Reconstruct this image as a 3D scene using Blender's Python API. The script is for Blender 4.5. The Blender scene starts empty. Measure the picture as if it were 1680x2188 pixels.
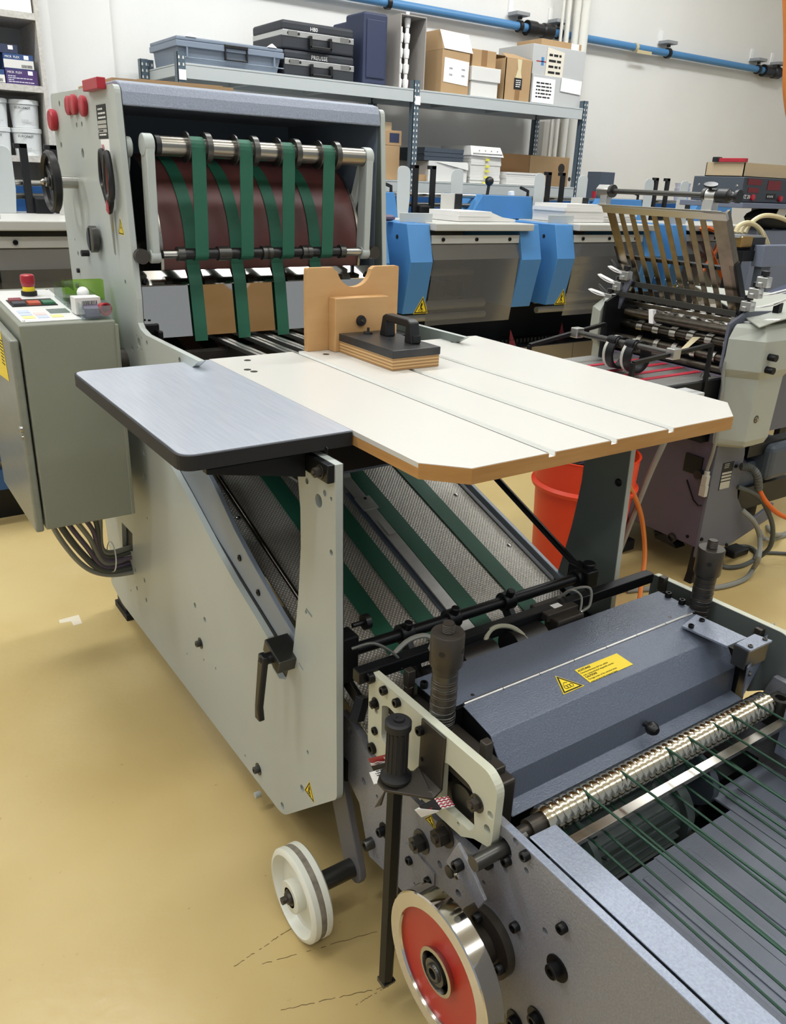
import bpy, bmesh, math, random
from mathutils import Vector as V, Matrix
random.seed(7)
sc = bpy.context.scene
col = sc.collection
# ------------------------------------------------------------------ camera, light, exposure
cam = bpy.data.objects.new('camera', bpy.data.cameras.new('camera'))
col.objects.link(cam)
cx, cy, cz = V((0.8281, -0.5593, 0.0379)), V((0.1839, 0.3349, 0.9241)), V((-0.5295, -0.7583, 0.3801))
cam.matrix_world = Matrix(((cx.x, cy.x, cz.x, 0), (cx.y, cy.y, cz.y, 0), (cx.z, cy.z, cz.z, 1.5), (0, 0, 0, 1)))
cam.data.sensor_fit = 'HORIZONTAL'
cam.data.sensor_width = 36
cam.data.lens = 36 * 1725.24 / 1680
cam.data.clip_start = .02
sc.camera = cam
world = bpy.data.worlds.new('world')
sc.world = world
world.use_nodes = True
world.node_tree.nodes['Background'].inputs[0].default_value = (.86, .93, 1, 1)
world.node_tree.nodes['Background'].inputs[1].default_value = .42
LAMPS = [(x, y) for x in (-2.4, .2, 2.8, 5.4) for y in (-1.6, .9, 3.4)]
for lx, ly in LAMPS:
    ld = bpy.data.lights.new('ceiling_tube_light', 'AREA')
    ld.shape = 'RECTANGLE'
    ld.size, ld.size_y = 1.6, .35
    ld.energy = 57 if ly > 2 else 17
    ld.color = (.95, .98, 1)
    lo = bpy.data.objects.new('ceiling_tube_light', ld)
    lo.location = (lx, ly, 4.25)
    col.objects.link(lo)
    # the open tubes throw light up onto the ceiling as well
    lu = bpy.data.objects.new('ceiling_tube_light', ld.copy())
    lu.data.energy = 19
    lu.location = (lx, ly, 4.27)
    lu.rotation_euler = (math.pi, 0, 0)
    col.objects.link(lu)
sc.view_settings.view_transform = 'Standard'
sc.view_settings.look = 'None'
sc.view_settings.gamma = 1
sc.view_settings.use_curve_mapping = False
sc.view_settings.exposure = 0

# ------------------------------------------------------------------ materials
def lin(h):
    c = [int(h[i:i + 2], 16) / 255 for i in (0, 2, 4)]
    return tuple(x / 12.92 if x <= .04045 else ((x + .055) / 1.055) ** 2.4 for x in c) + (1,)

def mat(name, hexc, rough=.5, metal=0., noise=None, bump=None, coat=0., second=None, spec=.5, emit=0, stretch=None, rnoise=None):
    """noise=(scale, amount): colour varies towards `second`; bump=(scale, strength)."""
    m = bpy.data.materials.new(name)
    m.use_nodes = True
    nt = m.node_tree
    b = nt.nodes['Principled BSDF']
    I = b.inputs
    I['Base Color'].default_value = lin(hexc)
    I['Roughness'].default_value = rough
    I['Metallic'].default_value = metal
    I['Coat Weight'].default_value = coat
    I['Specular IOR Level'].default_value = spec
    if emit:
        I['Emission Color'].default_value = lin(hexc)
        I['Emission Strength'].default_value = emit
    if noise or bump or rnoise:
        tc = nt.nodes.new('ShaderNodeTexCoord').outputs['Object']
        if stretch:
            mp = nt.nodes.new('ShaderNodeMapping')
            mp.inputs['Scale'].default_value = stretch
            nt.links.new(tc, mp.inputs['Vector'])
            tc = mp.outputs['Vector']
    def nz(scale, detail=4):
        n = nt.nodes.new('ShaderNodeTexNoise')
        n.inputs['Scale'].default_value = scale
        n.inputs['Detail'].default_value = detail
        nt.links.new(tc, n.inputs['Vector'])
        return n.outputs['Fac']
    if noise:
        r = nt.nodes.new('ShaderNodeMapRange')
        r.inputs['From Min'].default_value, r.inputs['From Max'].default_value = .32, .68
        r.inputs['To Max'].default_value = noise[1]
        nt.links.new(nz(noise[0]), r.inputs['Value'])
        x = nt.nodes.new('ShaderNodeMix')
        x.data_type = 'RGBA'
        x.inputs['A'].default_value = lin(hexc)
        x.inputs['B'].default_value = lin(second or '000000')
        nt.links.new(r.outputs[0], x.inputs['Factor'])
        nt.links.new(x.outputs['Result'], I['Base Color'])
    if rnoise:
        r = nt.nodes.new('ShaderNodeMapRange')
        r.inputs['From Min'].default_value, r.inputs['From Max'].default_value = .3, .7
        r.inputs['To Min'].default_value, r.inputs['To Max'].default_value = rnoise[1], rnoise[2]
        nt.links.new(nz(rnoise[0]), r.inputs['Value'])
        nt.links.new(r.outputs[0], I['Roughness'])
    if bump:
        bn = nt.nodes.new('ShaderNodeBump')
        bn.inputs['Strength'].default_value = bump[1]
        bn.inputs['Distance'].default_value = .002
        nt.links.new(nz(bump[0], 2), bn.inputs['Height'])
        nt.links.new(bn.outputs[0], I['Normal'])
    return m

def sheet_glass(name, hexc, fac, dust=0):
    m = bpy.data.materials.new(name)
    m.use_nodes = True
    nt = m.node_tree
    out = nt.nodes['Material Output']
    nt.nodes.remove(nt.nodes['Principled BSDF'])
    t = nt.nodes.new('ShaderNodeBsdfTransparent')
    t.inputs[0].default_value = lin(hexc)
    g = nt.nodes.new('ShaderNodeBsdfGlossy')
    g.inputs['Roughness'].default_value = .12
    x = nt.nodes.new('ShaderNodeMixShader')
    x.inputs[0].default_value = fac
    first = t.outputs[0]
    if dust:      # scuffed, dusty acrylic scatters a part of the light
        d = nt.nodes.new('ShaderNodeBsdfDiffuse')
        d.inputs[0].default_value = lin('a8a6a3')
        y = nt.nodes.new('ShaderNodeMixShader')
        y.inputs[0].default_value = dust
        nt.links.new(t.outputs[0], y.inputs[1])
        nt.links.new(d.outputs[0], y.inputs[2])
        first = y.outputs[0]
    nt.links.new(first, x.inputs[1])
    nt.links.new(g.outputs[0], x.inputs[2])
    nt.links.new(x.outputs[0], out.inputs[0])
    return m

def wave_mat(name, c1, c2, scale, direction, rough=.5, distort=2., metal=0, bump=0, profile='SIN', second_dir=None, detail=2):
    m = mat(name, c1, rough, metal)
    nt = m.node_tree
    b = nt.nodes['Principled BSDF']
    tc = nt.nodes.new('ShaderNodeTexCoord').outputs['Object']
    def w(d):
        n = nt.nodes.new('ShaderNodeTexWave')
        n.wave_profile = profile
        n.inputs['Scale'].default_value = scale
        n.inputs['Distortion'].default_value = distort
        n.inputs['Detail'].default_value = detail
        if len(d) == 1:
            n.bands_direction = d
            nt.links.new(tc, n.inputs['Vector'])
        else:
            n.bands_direction = 'X'
            mp = nt.nodes.new('ShaderNodeMapping')
            mp.inputs['Rotation'].default_value = (0, 0, math.radians(float(d)))
            nt.links.new(tc, mp.inputs['Vector'])
            nt.links.new(mp.outputs[0], n.inputs['Vector'])
        return n.outputs['Fac']
    f = w(direction)
    if second_dir:
        mx = nt.nodes.new('ShaderNodeMath')
        mx.operation = 'MULTIPLY'
        nt.links.new(f, mx.inputs[0])
        nt.links.new(w(second_dir), mx.inputs[1])
        f = mx.outputs[0]
    x = nt.nodes.new('ShaderNodeMix')
    x.data_type = 'RGBA'
    x.inputs['A'].default_value = lin(c1)
    x.inputs['B'].default_value = lin(c2)
    nt.links.new(f, x.inputs['Factor'])
    nt.links.new(x.outputs['Result'], b.inputs['Base Color'])
    if bump:
        bn = nt.nodes.new('ShaderNodeBump')
        bn.inputs['Strength'].default_value = bump
        bn.inputs['Distance'].default_value = .002
        nt.links.new(f, bn.inputs['Height'])
        nt.links.new(bn.outputs[0], b.inputs['Normal'])
    return m

# ------------------------------------------------------------------ geometry builder
BASE = {}
class G:
    def __init__(s, m=None):
        s.v, s.f, s.mi, s.sm, s.mats, s.cur = [], [], [], [], [], 0
        if m: s.use(m)
    def use(s, m):
        if m not in s.mats: s.mats.append(m)
        s.cur = s.mats.index(m)
        return s
    def add(s, vs, fs, smooth=False):
        k = len(s.v)
        s.v += [V(p) for p in vs]
        for f in fs:
            s.f.append([i + k for i in f]); s.mi.append(s.cur); s.sm.append(smooth)
        return s
    def box(s, a, b):
        (x0, y0, z0), (x1, y1, z1) = a, b
        return s.obox((min(x0, x1), min(y0, y1), min(z0, z1)), (abs(x1 - x0), 0, 0), (0, abs(y1 - y0), 0), (0, 0, abs(z1 - z0)))
    def obox(s, o, u, v, w):
        o, u, v, w = V(o), V(u), V(v), V(w)
        p = [o, o + u, o + u + v, o + v]
        p += [q + w for q in p]
        fs = [(0, 3, 2, 1), (4, 5, 6, 7), (0, 1, 5, 4), (1, 2, 6, 5), (2, 3, 7, 6), (3, 0, 4, 7)]
        if u.cross(v).dot(w) < 0: fs = [f[::-1] for f in fs]
        return s.add(p, fs)
    def bar(s, p0, p1, a, b, up=(0, 0, 1)):
        """a square bar from p0 to p1, a wide (sideways), b high"""
        p0, p1 = V(p0), V(p1)
        d = p1 - p0
        w = d.cross(V(up)).normalized()
        h = w.cross(d).normalized()
        return s.obox(p0 - w * a / 2 - h * b / 2, d, w * a, h * b)
    def cyl(s, p0, p1, r0, r1=None, n=20, cap=True):
        p0, p1 = V(p0), V(p1)
        r1 = r0 if r1 is None else r1
        L = (p1 - p0).length
        return s.lathe(p0, p1 - p0, ([(0, 0)] if cap else []) + [(0, r0), (L, r1)] + ([(L, 0)] if cap else []), n)
    def lathe(s, p0, axis, prof, n=28):
        p0, a = V(p0), V(axis).normalized()
        u = a.orthogonal().normalized()
        w = a.cross(u)
        vs, fs, rows = [], [], []
        for t, r in prof:
            if r < 1e-6:
                rows.append([len(vs)]); vs.append(p0 + a * t)
            else:
                rows.append(list(range(len(vs), len(vs) + n)))
                vs += [p0 + a * t + (u * math.cos(k * math.tau / n) + w * math.sin(k * math.tau / n)) * r for k in range(n)]
        for q, z in zip(rows, rows[1:]):
            for k in range(n):
                j = (k + 1) % n
                if len(q) == 1 and len(z) == 1: continue
                if len(q) == 1: fs.append((q[0], z[j], z[k]))
                elif len(z) == 1: fs.append((q[k], q[j], z[0]))
                else: fs.append((q[k], q[j], z[j], z[k]))
        return s.add(vs, fs, True)
    def tube(s, pts, r, n=8, closed=False, caps=True):
        pts = [V(p) for p in pts]
        N = len(pts)
        rad = r if isinstance(r, (list, tuple)) else [r] * N
        t0 = (pts[1] - pts[0]).normalized()
        u = t0.orthogonal().normalized()
        vs, fs = [], []
        for i, p in enumerate(pts):
            if closed: t = pts[(i + 1) % N] - pts[i - 1]
            else: t = pts[min(i + 1, N - 1)] - pts[max(i - 1, 0)]
            t.normalize()
            u = (u - t * u.dot(t)).normalized()
            w = t.cross(u)
            vs += [p + (u * math.cos(k * math.tau / n) + w * math.sin(k * math.tau / n)) * rad[i] for k in range(n)]
        for i in range(N if closed else N - 1):
            a, b = i * n, ((i + 1) % N) * n
            fs += [(a + k, a + (k + 1) % n, b + (k + 1) % n, b + k) for k in range(n)]
        s.add(vs, fs, True)
        if caps and not closed:
            s.add([vs[k] for k in range(n)], [tuple(range(n))[::-1]])
            s.add([vs[(N - 1) * n + k] for k in range(n)], [tuple(range(n))])
        return s
    def prism(s, pts, vec):
        pts, vec = [V(p) for p in pts], V(vec)
        n = len(pts)
        nr = V((0, 0, 0))
        for i in range(n): nr += pts[i].cross(pts[(i + 1) % n])
        a, b = tuple(range(n)), tuple(range(n, 2 * n))
        fs = [a[::-1], b] + [(i, (i + 1) % n, n + (i + 1) % n, n + i) for i in range(n)]
        if nr.dot(vec) < 0: fs = [f[::-1] for f in fs]
        return s.add(pts + [p + vec for p in pts], fs)
    def ribbon(s, path, wdir, width, thick, side):
        """a flat band: path of points, wdir the direction of its width, side the outward direction per point (or one)"""
        wd = V(wdir).normalized() * width / 2
        vs, fs = [], []
        n = len(path)
        for i, p in enumerate(path):
            p = V(p)
            sd = V(side[i] if isinstance(side, list) else side).normalized() * thick
            vs += [p - wd, p + wd, p + wd + sd, p - wd + sd]
        for i in range(n - 1):
            a = i * 4
            for k in range(4):
                j = (k + 1) % 4
                fs.append((a + k, a + 4 + k, a + 4 + j, a + j))
        fs += [(0, 1, 2, 3), tuple((n - 1) * 4 + k for k in (3, 2, 1, 0))]
        return s.add(vs, fs)
    def ball(s, c, r, n=14, sx=1, sy=1, sz=1):
        k = len(s.v)
        m = n // 2
        s.lathe((0, 0, -r), (0, 0, 1), [(r - r * math.cos(math.pi * i / m), r * math.sin(math.pi * i / m)) for i in range(m + 1)], n)
        for i in range(k, len(s.v)):
            q = s.v[i]
            s.v[i] = V((q.x * sx, q.y * sy, q.z * sz)) + V(c)
        return s
    def turn(s, k0, c, axis, deg):
        """turn what was added since vertex k0 about c"""
        M = Matrix.Translation(V(c)) @ Matrix.Rotation(math.radians(deg), 4, V(axis)) @ Matrix.Translation(-V(c))
        for i in range(k0, len(s.v)): s.v[i] = M @ s.v[i]
        return s
    def mesh(s, name, off):
        me = bpy.data.meshes.new(name)
        me.from_pydata([p - off for p in s.v], [], s.f)
        me.polygons.foreach_set('material_index', s.mi)
        me.polygons.foreach_set('use_smooth', s.sm)
        for m in s.mats: me.materials.append(m)
        if any(s.sm): me.set_sharp_from_angle(angle=math.radians(38))
        me.update()
        return me
    def out(s, name, parent=None, bevel=0, seg=2, label=None, fix=False, **kw):
        if parent is not None: off = BASE[parent.name]
        else:
            lo = [min(p[i] for p in s.v) for i in range(3)]
            hi = [max(p[i] for p in s.v) for i in range(3)]
            off = V(((lo[0] + hi[0]) / 2, (lo[1] + hi[1]) / 2, lo[2]))
        me = s.mesh(name, off)
        if fix: normals(me)
        return link(name, me, parent, off, bevel, seg, label, **kw)

def normals(me):
    b = bmesh.new(); b.from_mesh(me)
    bmesh.ops.recalc_face_normals(b, faces=b.faces)
    b.to_mesh(me); b.free()

def link(name, me, parent, off, bevel=0, seg=2, label=None, cat=None, group=None, kind=None):
    o = bpy.data.objects.new(name, me)
    col.objects.link(o)
    if parent is not None: o.parent = parent
    else: o.location = off
    BASE[o.name] = off
    if bevel:
        md = o.modifiers.new('bevel', 'BEVEL')
        md.width, md.segments, md.limit_method, md.angle_limit = bevel, seg, 'ANGLE', math.radians(40)
        md.harden_normals = False
    for k, v in (('label', label), ('category', cat), ('group', group), ('kind', kind)):
        if v: o[k] = v
    return o

def thing(name, loc, label, cat, group=None):
    o = bpy.data.objects.new(name, None)
    o.empty_display_size = .05
    o.location = loc
    col.objects.link(o)
    o['label'], o['category'] = label, cat
    if group: o['group'] = group
    BASE[o.name] = V(loc)
    return o

def rnd(poly, r, n=4):
    """round the corners of a 2-D polygon; r a number or a list"""
    o = []
    N = len(poly)
    for i, p in enumerate(poly):
        ri = r[i] if isinstance(r, (list, tuple)) else r
        p, a, b = V(p).to_2d(), V(poly[i - 1]).to_2d(), V(poly[(i + 1) % N]).to_2d()
        if ri <= 0:
            o.append(tuple(p)); continue
        da, db = a - p, b - p
        k = min(ri, da.length * .49, db.length * .49)
        p0, p1 = p + da.normalized() * k, p + db.normalized() * k
        for j in range(n + 1):
            t = j / n
            o.append(tuple(p0 * (1 - t) ** 2 + p * 2 * t * (1 - t) + p1 * t * t))
    return o

def circ(a, b, r, n=16):
    return [(a + r * math.cos(k * math.tau / n), b + r * math.sin(k * math.tau / n)) for k in range(n)]

def plate(name, parent, m, axis, t0, t1, outer, holes=(), bevel=0, **kw):
    """flat plate with real holes, lying across `axis` from t0 to t1; outlines are 2-D"""
    cu = bpy.data.curves.new('outline', 'CURVE')
    cu.dimensions, cu.fill_mode, cu.extrude = '2D', 'BOTH', abs(t1 - t0) / 2
    for poly in [outer] + [circ(*h) if isinstance(h[0], (int, float)) else h for h in holes]:
        sp = cu.splines.new('POLY')
        sp.points.add(len(poly) - 1)
        for q, p in zip(sp.points, poly): q.co = (p[0], p[1], 0, 1)
        sp.use_cyclic_u = True
    ob = bpy.data.objects.new('outline', cu)
    col.objects.link(ob)
    dg = bpy.context.evaluated_depsgraph_get()
    me = bpy.data.meshes.new_from_object(ob.evaluated_get(dg))
    bpy.data.objects.remove(ob); bpy.data.curves.remove(cu)
    c = (t0 + t1) / 2
    pts = []
    for vt in me.vertices:
        u, v, w = vt.co
        pts.append(V((w + c, u, v)) if axis == 'x' else V((u, w + c, v)) if axis == 'y' else V((u, v, w + c)))
    if parent is not None: off = BASE[parent.name]
    else:
        lo = [min(p[i] for p in pts) for i in range(3)]; hi = [max(p[i] for p in pts) for i in range(3)]
        off = V(((lo[0] + hi[0]) / 2, (lo[1] + hi[1]) / 2, lo[2]))
    for vt, p in zip(me.vertices, pts): vt.co = p - off
    b = bmesh.new(); b.from_mesh(me)
    bmesh.ops.remove_doubles(b, verts=b.verts, dist=1e-6)
    bmesh.ops.recalc_face_normals(b, faces=b.faces)
    b.to_mesh(me); b.free()
    me.name = name
    me.materials.clear(); me.materials.append(m)
    for p in me.polygons: p.material_index = 0; p.use_smooth = False
    return link(name, me, parent, off, bevel, **kw)

_txt = {}
def text(s, size, origin, u, v, m, parent, name='lettering', center=False, thick=.0004, bold=0):
    """flat lettering in the plane u (reading direction), v (up), standing on its ground"""
    cu = bpy.data.curves.new('letters', 'FONT')
    cu.body, cu.size, cu.extrude, cu.resolution_u, cu.offset = s, size, thick, 2, bold
    if center: cu.align_x = 'CENTER'
    ob = bpy.data.objects.new('letters', cu)
    col.objects.link(ob)
    me = bpy.data.meshes.new_from_object(ob.evaluated_get(bpy.context.evaluated_depsgraph_get()))
    bpy.data.objects.remove(ob); bpy.data.curves.remove(cu)
    U, W = V(u).normalized(), V(v).normalized()
    N = U.cross(W)
    off = BASE[parent.name]
    for vt in me.vertices:
        a, b, c = vt.co
        vt.co = V(origin) + U * a + W * b + N * (c + thick) - off
    me.materials.clear(); me.materials.append(m)
    return link(name, me, parent, off)

_bolts = {}
def bolt(parent, pos, d, r=.006, h=None, style='socket', name='bolt', m=None):
    """a screw head standing on a surface at pos, facing d; all alike heads share one mesh"""
    m = m or M['black_bolt']
    key = (style, m.name, round((h or r * 1.1) / r, 2))
    if key not in _bolts:
        g = G(m)
        hh = (h or r * 1.1) / r
        if style == 'socket':
            g.lathe((0, 0, 0), (0, 0, 1), [(0, 1), (hh * .88, 1), (hh, .88), (hh, .5), (hh * .45, .48), (hh * .45, 0)], 12)
        elif style == 'hex':
            g.lathe((0, 0, 0), (0, 0, 1), [(0, 1.45), (.14, 1.45), (.14, 1)], 16)
            g.lathe((0, 0, .1), (0, 0, 1), [(0, 1), (hh, 1), (hh, 0)], 6)
            g.cyl((0, 0, hh), (0, 0, hh * 1.35), .5, .46, 10)
        elif style == 'washer':
            g.lathe((0, 0, 0), (0, 0, 1), [(0, 1.75), (.2, 1.75), (.2, .9)], 18)
            g.lathe((0, 0, .2), (0, 0, 1), [(0, 1), (hh * .9, 1), (hh, .88), (hh, .5), (hh * .5, .48), (hh * .5, 0)], 12)
        else:
            g.lathe((0, 0, 0), (0, 0, 1), [(0, 1), (hh * .6, .9), (hh, .55), (hh, 0)], 12)
        _bolts[key] = g.mesh(name, V((0, 0, 0)))
    o = bpy.data.objects.new(name, _bolts[key])
    col.objects.link(o)
    o.parent = parent
    o.location = V(pos) - BASE[parent.name]
    o.rotation_euler = V(d).to_track_quat('Z', 'Y').to_euler()
    o.scale = (r, r, r)
    return o

def arc(c, r, a0, a1, n, plane='yz', k=0):
    """points on an arc about c=(p,q) in a plane, the third coordinate k"""
    o = []
    for i in range(n + 1):
        a = math.radians(a0 + (a1 - a0) * i / n)
        p, q = c[0] + r * math.cos(a), c[1] + r * math.sin(a)
        o.append((k, p, q) if plane == 'yz' else (p, k, q) if plane == 'xz' else (p, q, k))
    return o

def smooth(pts, n=6):
    """Catmull-Rom through the points"""
    P = [V(p) for p in pts]
    P = [P[0] * 2 - P[1]] + P + [P[-1] * 2 - P[-2]]
    o = []
    for i in range(1, len(P) - 2):
        for j in range(n):
            t = j / n
            a, b, c, d = P[i - 1], P[i], P[i + 1], P[i + 2]
            o.append(.5 * ((2 * b) + (c - a) * t + (2 * a - 5 * b + 4 * c - d) * t * t + (3 * b - a - 3 * c + d) * t ** 3))
    return o + [P[-2]]

def copy_thing(o, loc, label=None):
    c = o.copy(); col.objects.link(c); c.location = loc
    if label: c['label'] = label
    for ch in o.children:
        d = ch.copy(); col.objects.link(d); d.parent = c
        for e in ch.children:
            f = e.copy(); col.objects.link(f); f.parent = d
    return c

M = {}
for a in [('black_bolt', '1d1d1e', .35, .6), ('black_metal', '1b1c1e', .4, .5), ('black_plastic', '141416', .38), ('black_rubber', '17171a', .6),
          ('dark_iron', '48433d', .42, .6), ('dark_steel', '565552', .35, .85), ('steel', 'b4b2ac', .25, 1.), ('alu', 'c4c4c2', .38, 1.),
          ('red_plastic', 'a82734', .35), ('red_paint', 'b0271a', .35), ('orange_bin', 'e8401c', .42), ('yellow', 'f0d326', .5), ('white', 'e9e8e4', .5),
          ('paper', 'f1f0ee', .7), ('black_ink', '161616', .6), ('green_belt', '1c5c46', .62), ('cord_green', '14402c', .5), ('purple', '5c5266', .5),
          ('cable_grey', '86867e', .5), ('cable_dark', '4e504c', .5), ('hose_orange', 'cf7a35', .45), ('hose_cream', 'c9bb93', .45), ('orange', 'd5641f', .5),
          ('dark_inside', '55616f', .6), ('tower_inside', '7f8b99', .55), ('fringe', '9c9a86', .7), ('navy', '2d3550', .55), ('nylon', 'dcdccf', .35), ('label_silver', 'b8b8b0', .4, .3),
          ('blue_pipe', '4c82b2', .42), ('pipe_white', 'dcdad2', .45), ('tape', 'd8cba6', .4), ('screen_red', '6a1014', .3), ('pvc_grey', '8f9296', .5)]:
    M[a[0]] = mat(*a)
M['machine_grey'] = mat('machine_grey', 'b0b6b2', .42, 0, (6, .2), None, second='a7aaa0')
M['shelf_grey'] = mat('shelf_grey', 'b7bcbb', .4)
M['rail_grey'] = mat('rail_grey', '7f8892', .4)
M['hammer_grey'] = mat('hammer_grey', '757d8f', .36, .15, (420, .5), (330, .5), second='555c6c')
M['hammer_light'] = mat('hammer_light', '959dac', .36, .15, (260, .5), (260, .45), second='767d90')
M['hammer_brown'] = mat('hammer_brown', '898a90', .4, .1, (240, .45), (240, .5), second='727176')
M['plate_cream'] = mat('plate_cream', 'bfc0ae', .42, 0, (9, .2), second='aaa88f')
M['chipped'] = mat('chipped', 'c3c8c2', .45, 0, (55, .6), second='8c8f8c')
M['drum'] = mat('drum', '673c37', .42, 0, (14, .5), None, second='43262a', stretch=(1, .3, .3))
M['polished'] = mat('polished', 'c9c6c0', .07, 1.)
M['brushed'] = mat('brushed', 'a9a59c', .26, 1., (60, .35), None, second='6f6a62', stretch=(.06, 1, 1))
M['ruler'] = mat('ruler', 'bdbbb5', .32, .45, (30, .35), second='8f8d88')
M['dark_brushed'] = mat('dark_brushed', '5e5850', .3, 1., (40, .4), second='37322d', stretch=(.1, 1, 1))
M['slat_steel'] = mat('slat_steel', '8b8171', .28, 1., (30, .4), second='5d5346')
M['scratched'] = mat('scratched', 'd4d9e4', .3, .5, (240, .35), None, second='b0b7c6', stretch=(1, .04, 1))
M['laminate'] = mat('laminate', 'c9c7c1', .28, 0, (3, .12), second='bcbab4')
M['laminate_groove'] = mat('laminate_groove', 'e6e6e2', .35)
M['beech'] = mat('beech', 'b98a52', .5, 0, (60, .6), second='a07036', stretch=(.12, .12, 1.5))
M['plywood'] = mat('plywood', 'c69c69', .5, 0, (7, .7), second='b0854f', stretch=(.5, .5, 2.2))
M['ply_edge'] = wave_mat('ply_edge', 'd0ab76', '936a3e', 42, 'Z', .55, .4)
M['ply_side'] = wave_mat('ply_side', 'd2a468', 'a97b45', 52, 'Y', .55, .4)
M['cardboard'] = mat('cardboard', 'b0926c', .75, 0, (5, .3), second='9c7749')
M['cardboard_dark'] = mat('cardboard_dark', '8f6c45', .75, 0, (5, .3), second='7b5a38')
M['kraft'] = mat('kraft', 'b9a586', .75)
M['box_white'] = mat('box_white', 'd9d7d2', .6)
M['box_grey'] = mat('box_grey', 'b9bab9', .65)
M['crate'] = mat('crate', '7b8695', .5)
M['case_black'] = mat('case_black', '2a2d33', .55, bump=(400, .3))
M['blue_paint'] = mat('blue_paint', '4880b6', .38)
M['blue_dark'] = mat('blue_dark', '1f4f86', .45)
M['station_beige'] = mat('station_beige', 'b9b8b2', .4)
M['station_steel'] = mat('station_steel', 'a09684', .3, .75, (5, .3), second='857a67')
M['cover_grey'] = mat('cover_grey', 'a4a89f', .4, 0, (5, .3), second='9fa196')
M['purple_dark'] = mat('purple_dark', '565460', .5, 0, (5, .2), second='4a4853')
M['slate'] = mat('slate', '454d57', .5)
M['plexi'] = sheet_glass('plexi', 'a9a9aa', .16, .26)
M['clear'] = sheet_glass('clear', 'f2f6f6', .12)
M['clear_green'] = sheet_glass('clear_green', 'd2f090', .1)
M['plaster'] = mat('plaster', 'e6e5e1', .8, 0, (2.2, .25), (38, .35), second='d8d6d1')
M['ceiling_white'] = mat('ceiling_white', 'ecebe8', .8)
M['chipboard'] = mat('chipboard', 'c9c6bf', .6, 0, (70, .7), second='a8a29a')
M['bed_plate'] = wave_mat('bed_plate', 'a5a198', 'e2dfd6', 46, '45', .42, 0, .5, .8, second_dir='-45', detail=0)

# ------------------------------------------------------------------ the hall
def floor_material():
    m = mat('resin_floor', 'bba169', .3, 0, (1.4, .8), (34, .4), second='cdb985')
    nt = m.node_tree
    b = nt.nodes['Principled BSDF']
    src = b.inputs['Base Color'].links[0].from_socket
    tc = nt.nodes.new('ShaderNodeTexCoord').outputs['Object']
    # fine dark specks and scuffs worn into the resin
    n = nt.nodes.new('ShaderNodeTexNoise')
    n.inputs['Scale'].default_value = 48
    n.inputs['Detail'].default_value = 6
    nt.links.new(tc, n.inputs['Vector'])
    r = nt.nodes.new('ShaderNodeMapRange')
    r.inputs['From Min'].default_value, r.inputs['From Max'].default_value = .70, .80
    r.inputs['To Max'].default_value = .5
    nt.links.new(n.outputs['Fac'], r.inputs['Value'])
    x = nt.nodes.new('ShaderNodeMix')
    x.data_type = 'RGBA'
    x.inputs['B'].default_value = lin('6a5733')
    nt.links.new(src, x.inputs['A'])
    nt.links.new(r.outputs[0], x.inputs['Factor'])
    nt.links.new(x.outputs['Result'], b.inputs['Base Color'])
    return m
WY = 5.35
FLOOR = G(floor_material()).box((-6, -4, -.1), (13, WY, 0)).out('floor', kind='structure')
wall = G(M['plaster']).box((-6, WY, 0), (13, WY + .2, 4.5)).out('wall_back', kind='structure')
G(M['ceiling_white']).box((-6, -4, 4.5), (13, WY, 4.6)).out('ceiling', kind='structure')
G(M['plaster']).box((-6, WY - .05, 0), ((1.6117, 5.3, 2.1908)[0], WY, 4.5)).out('trim_1', kind='structure')
# cracks in the resin
ck = mat('crack_dark', '6b5a36', .8)
g = G(ck)
def crack(a, b, w, seed):
    rr = random.Random(seed)
    a, b = V(a), V(b)
    n = 26
    d = (b - a) / n
    s = V((-d.y, d.x, 0)).normalized()
    p = a
    for i in range(n):
        q = a + d * (i + 1) + s * rr.uniform(-.0014, .0014)
        if rr.random() > .35:
            g.obox(p - s * w / 2, q - p, s * w * rr.uniform(.5, 1), (0, 0, .0006))
        p = q
crack((0.4343, 1.1238, 0), (0.5905, 1.1449, 0), .0016, 1)
crack((0.4849, 1.0981, 0), (0.7473, 1.0322, 0), .0014, 2)
crack((0.4725, 0.9886, 0), (0.6767, 0.9173, 0), .0016, 3)
crack((0.5954, 0.9195, 0), (0.6665, 0.919, 0), .0012, 4)
g.out('crack', FLOOR)
rr = random.Random(9)
G(mat('scrap', 'd6ccb6', .7)).prism([(0.4682, 2.7282, 0), (0.5369, 2.7309, 0), (0.5326, 2.6639, 0), (0.5033, 2.6622, 0), (0.5023, 2.6968, 0), (0.4655, 2.7031, 0)], (0, 0, .0006)).out('paper_scrap', label='torn white paper scrap stuck on the yellow floor at left', cat='paper')

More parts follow.
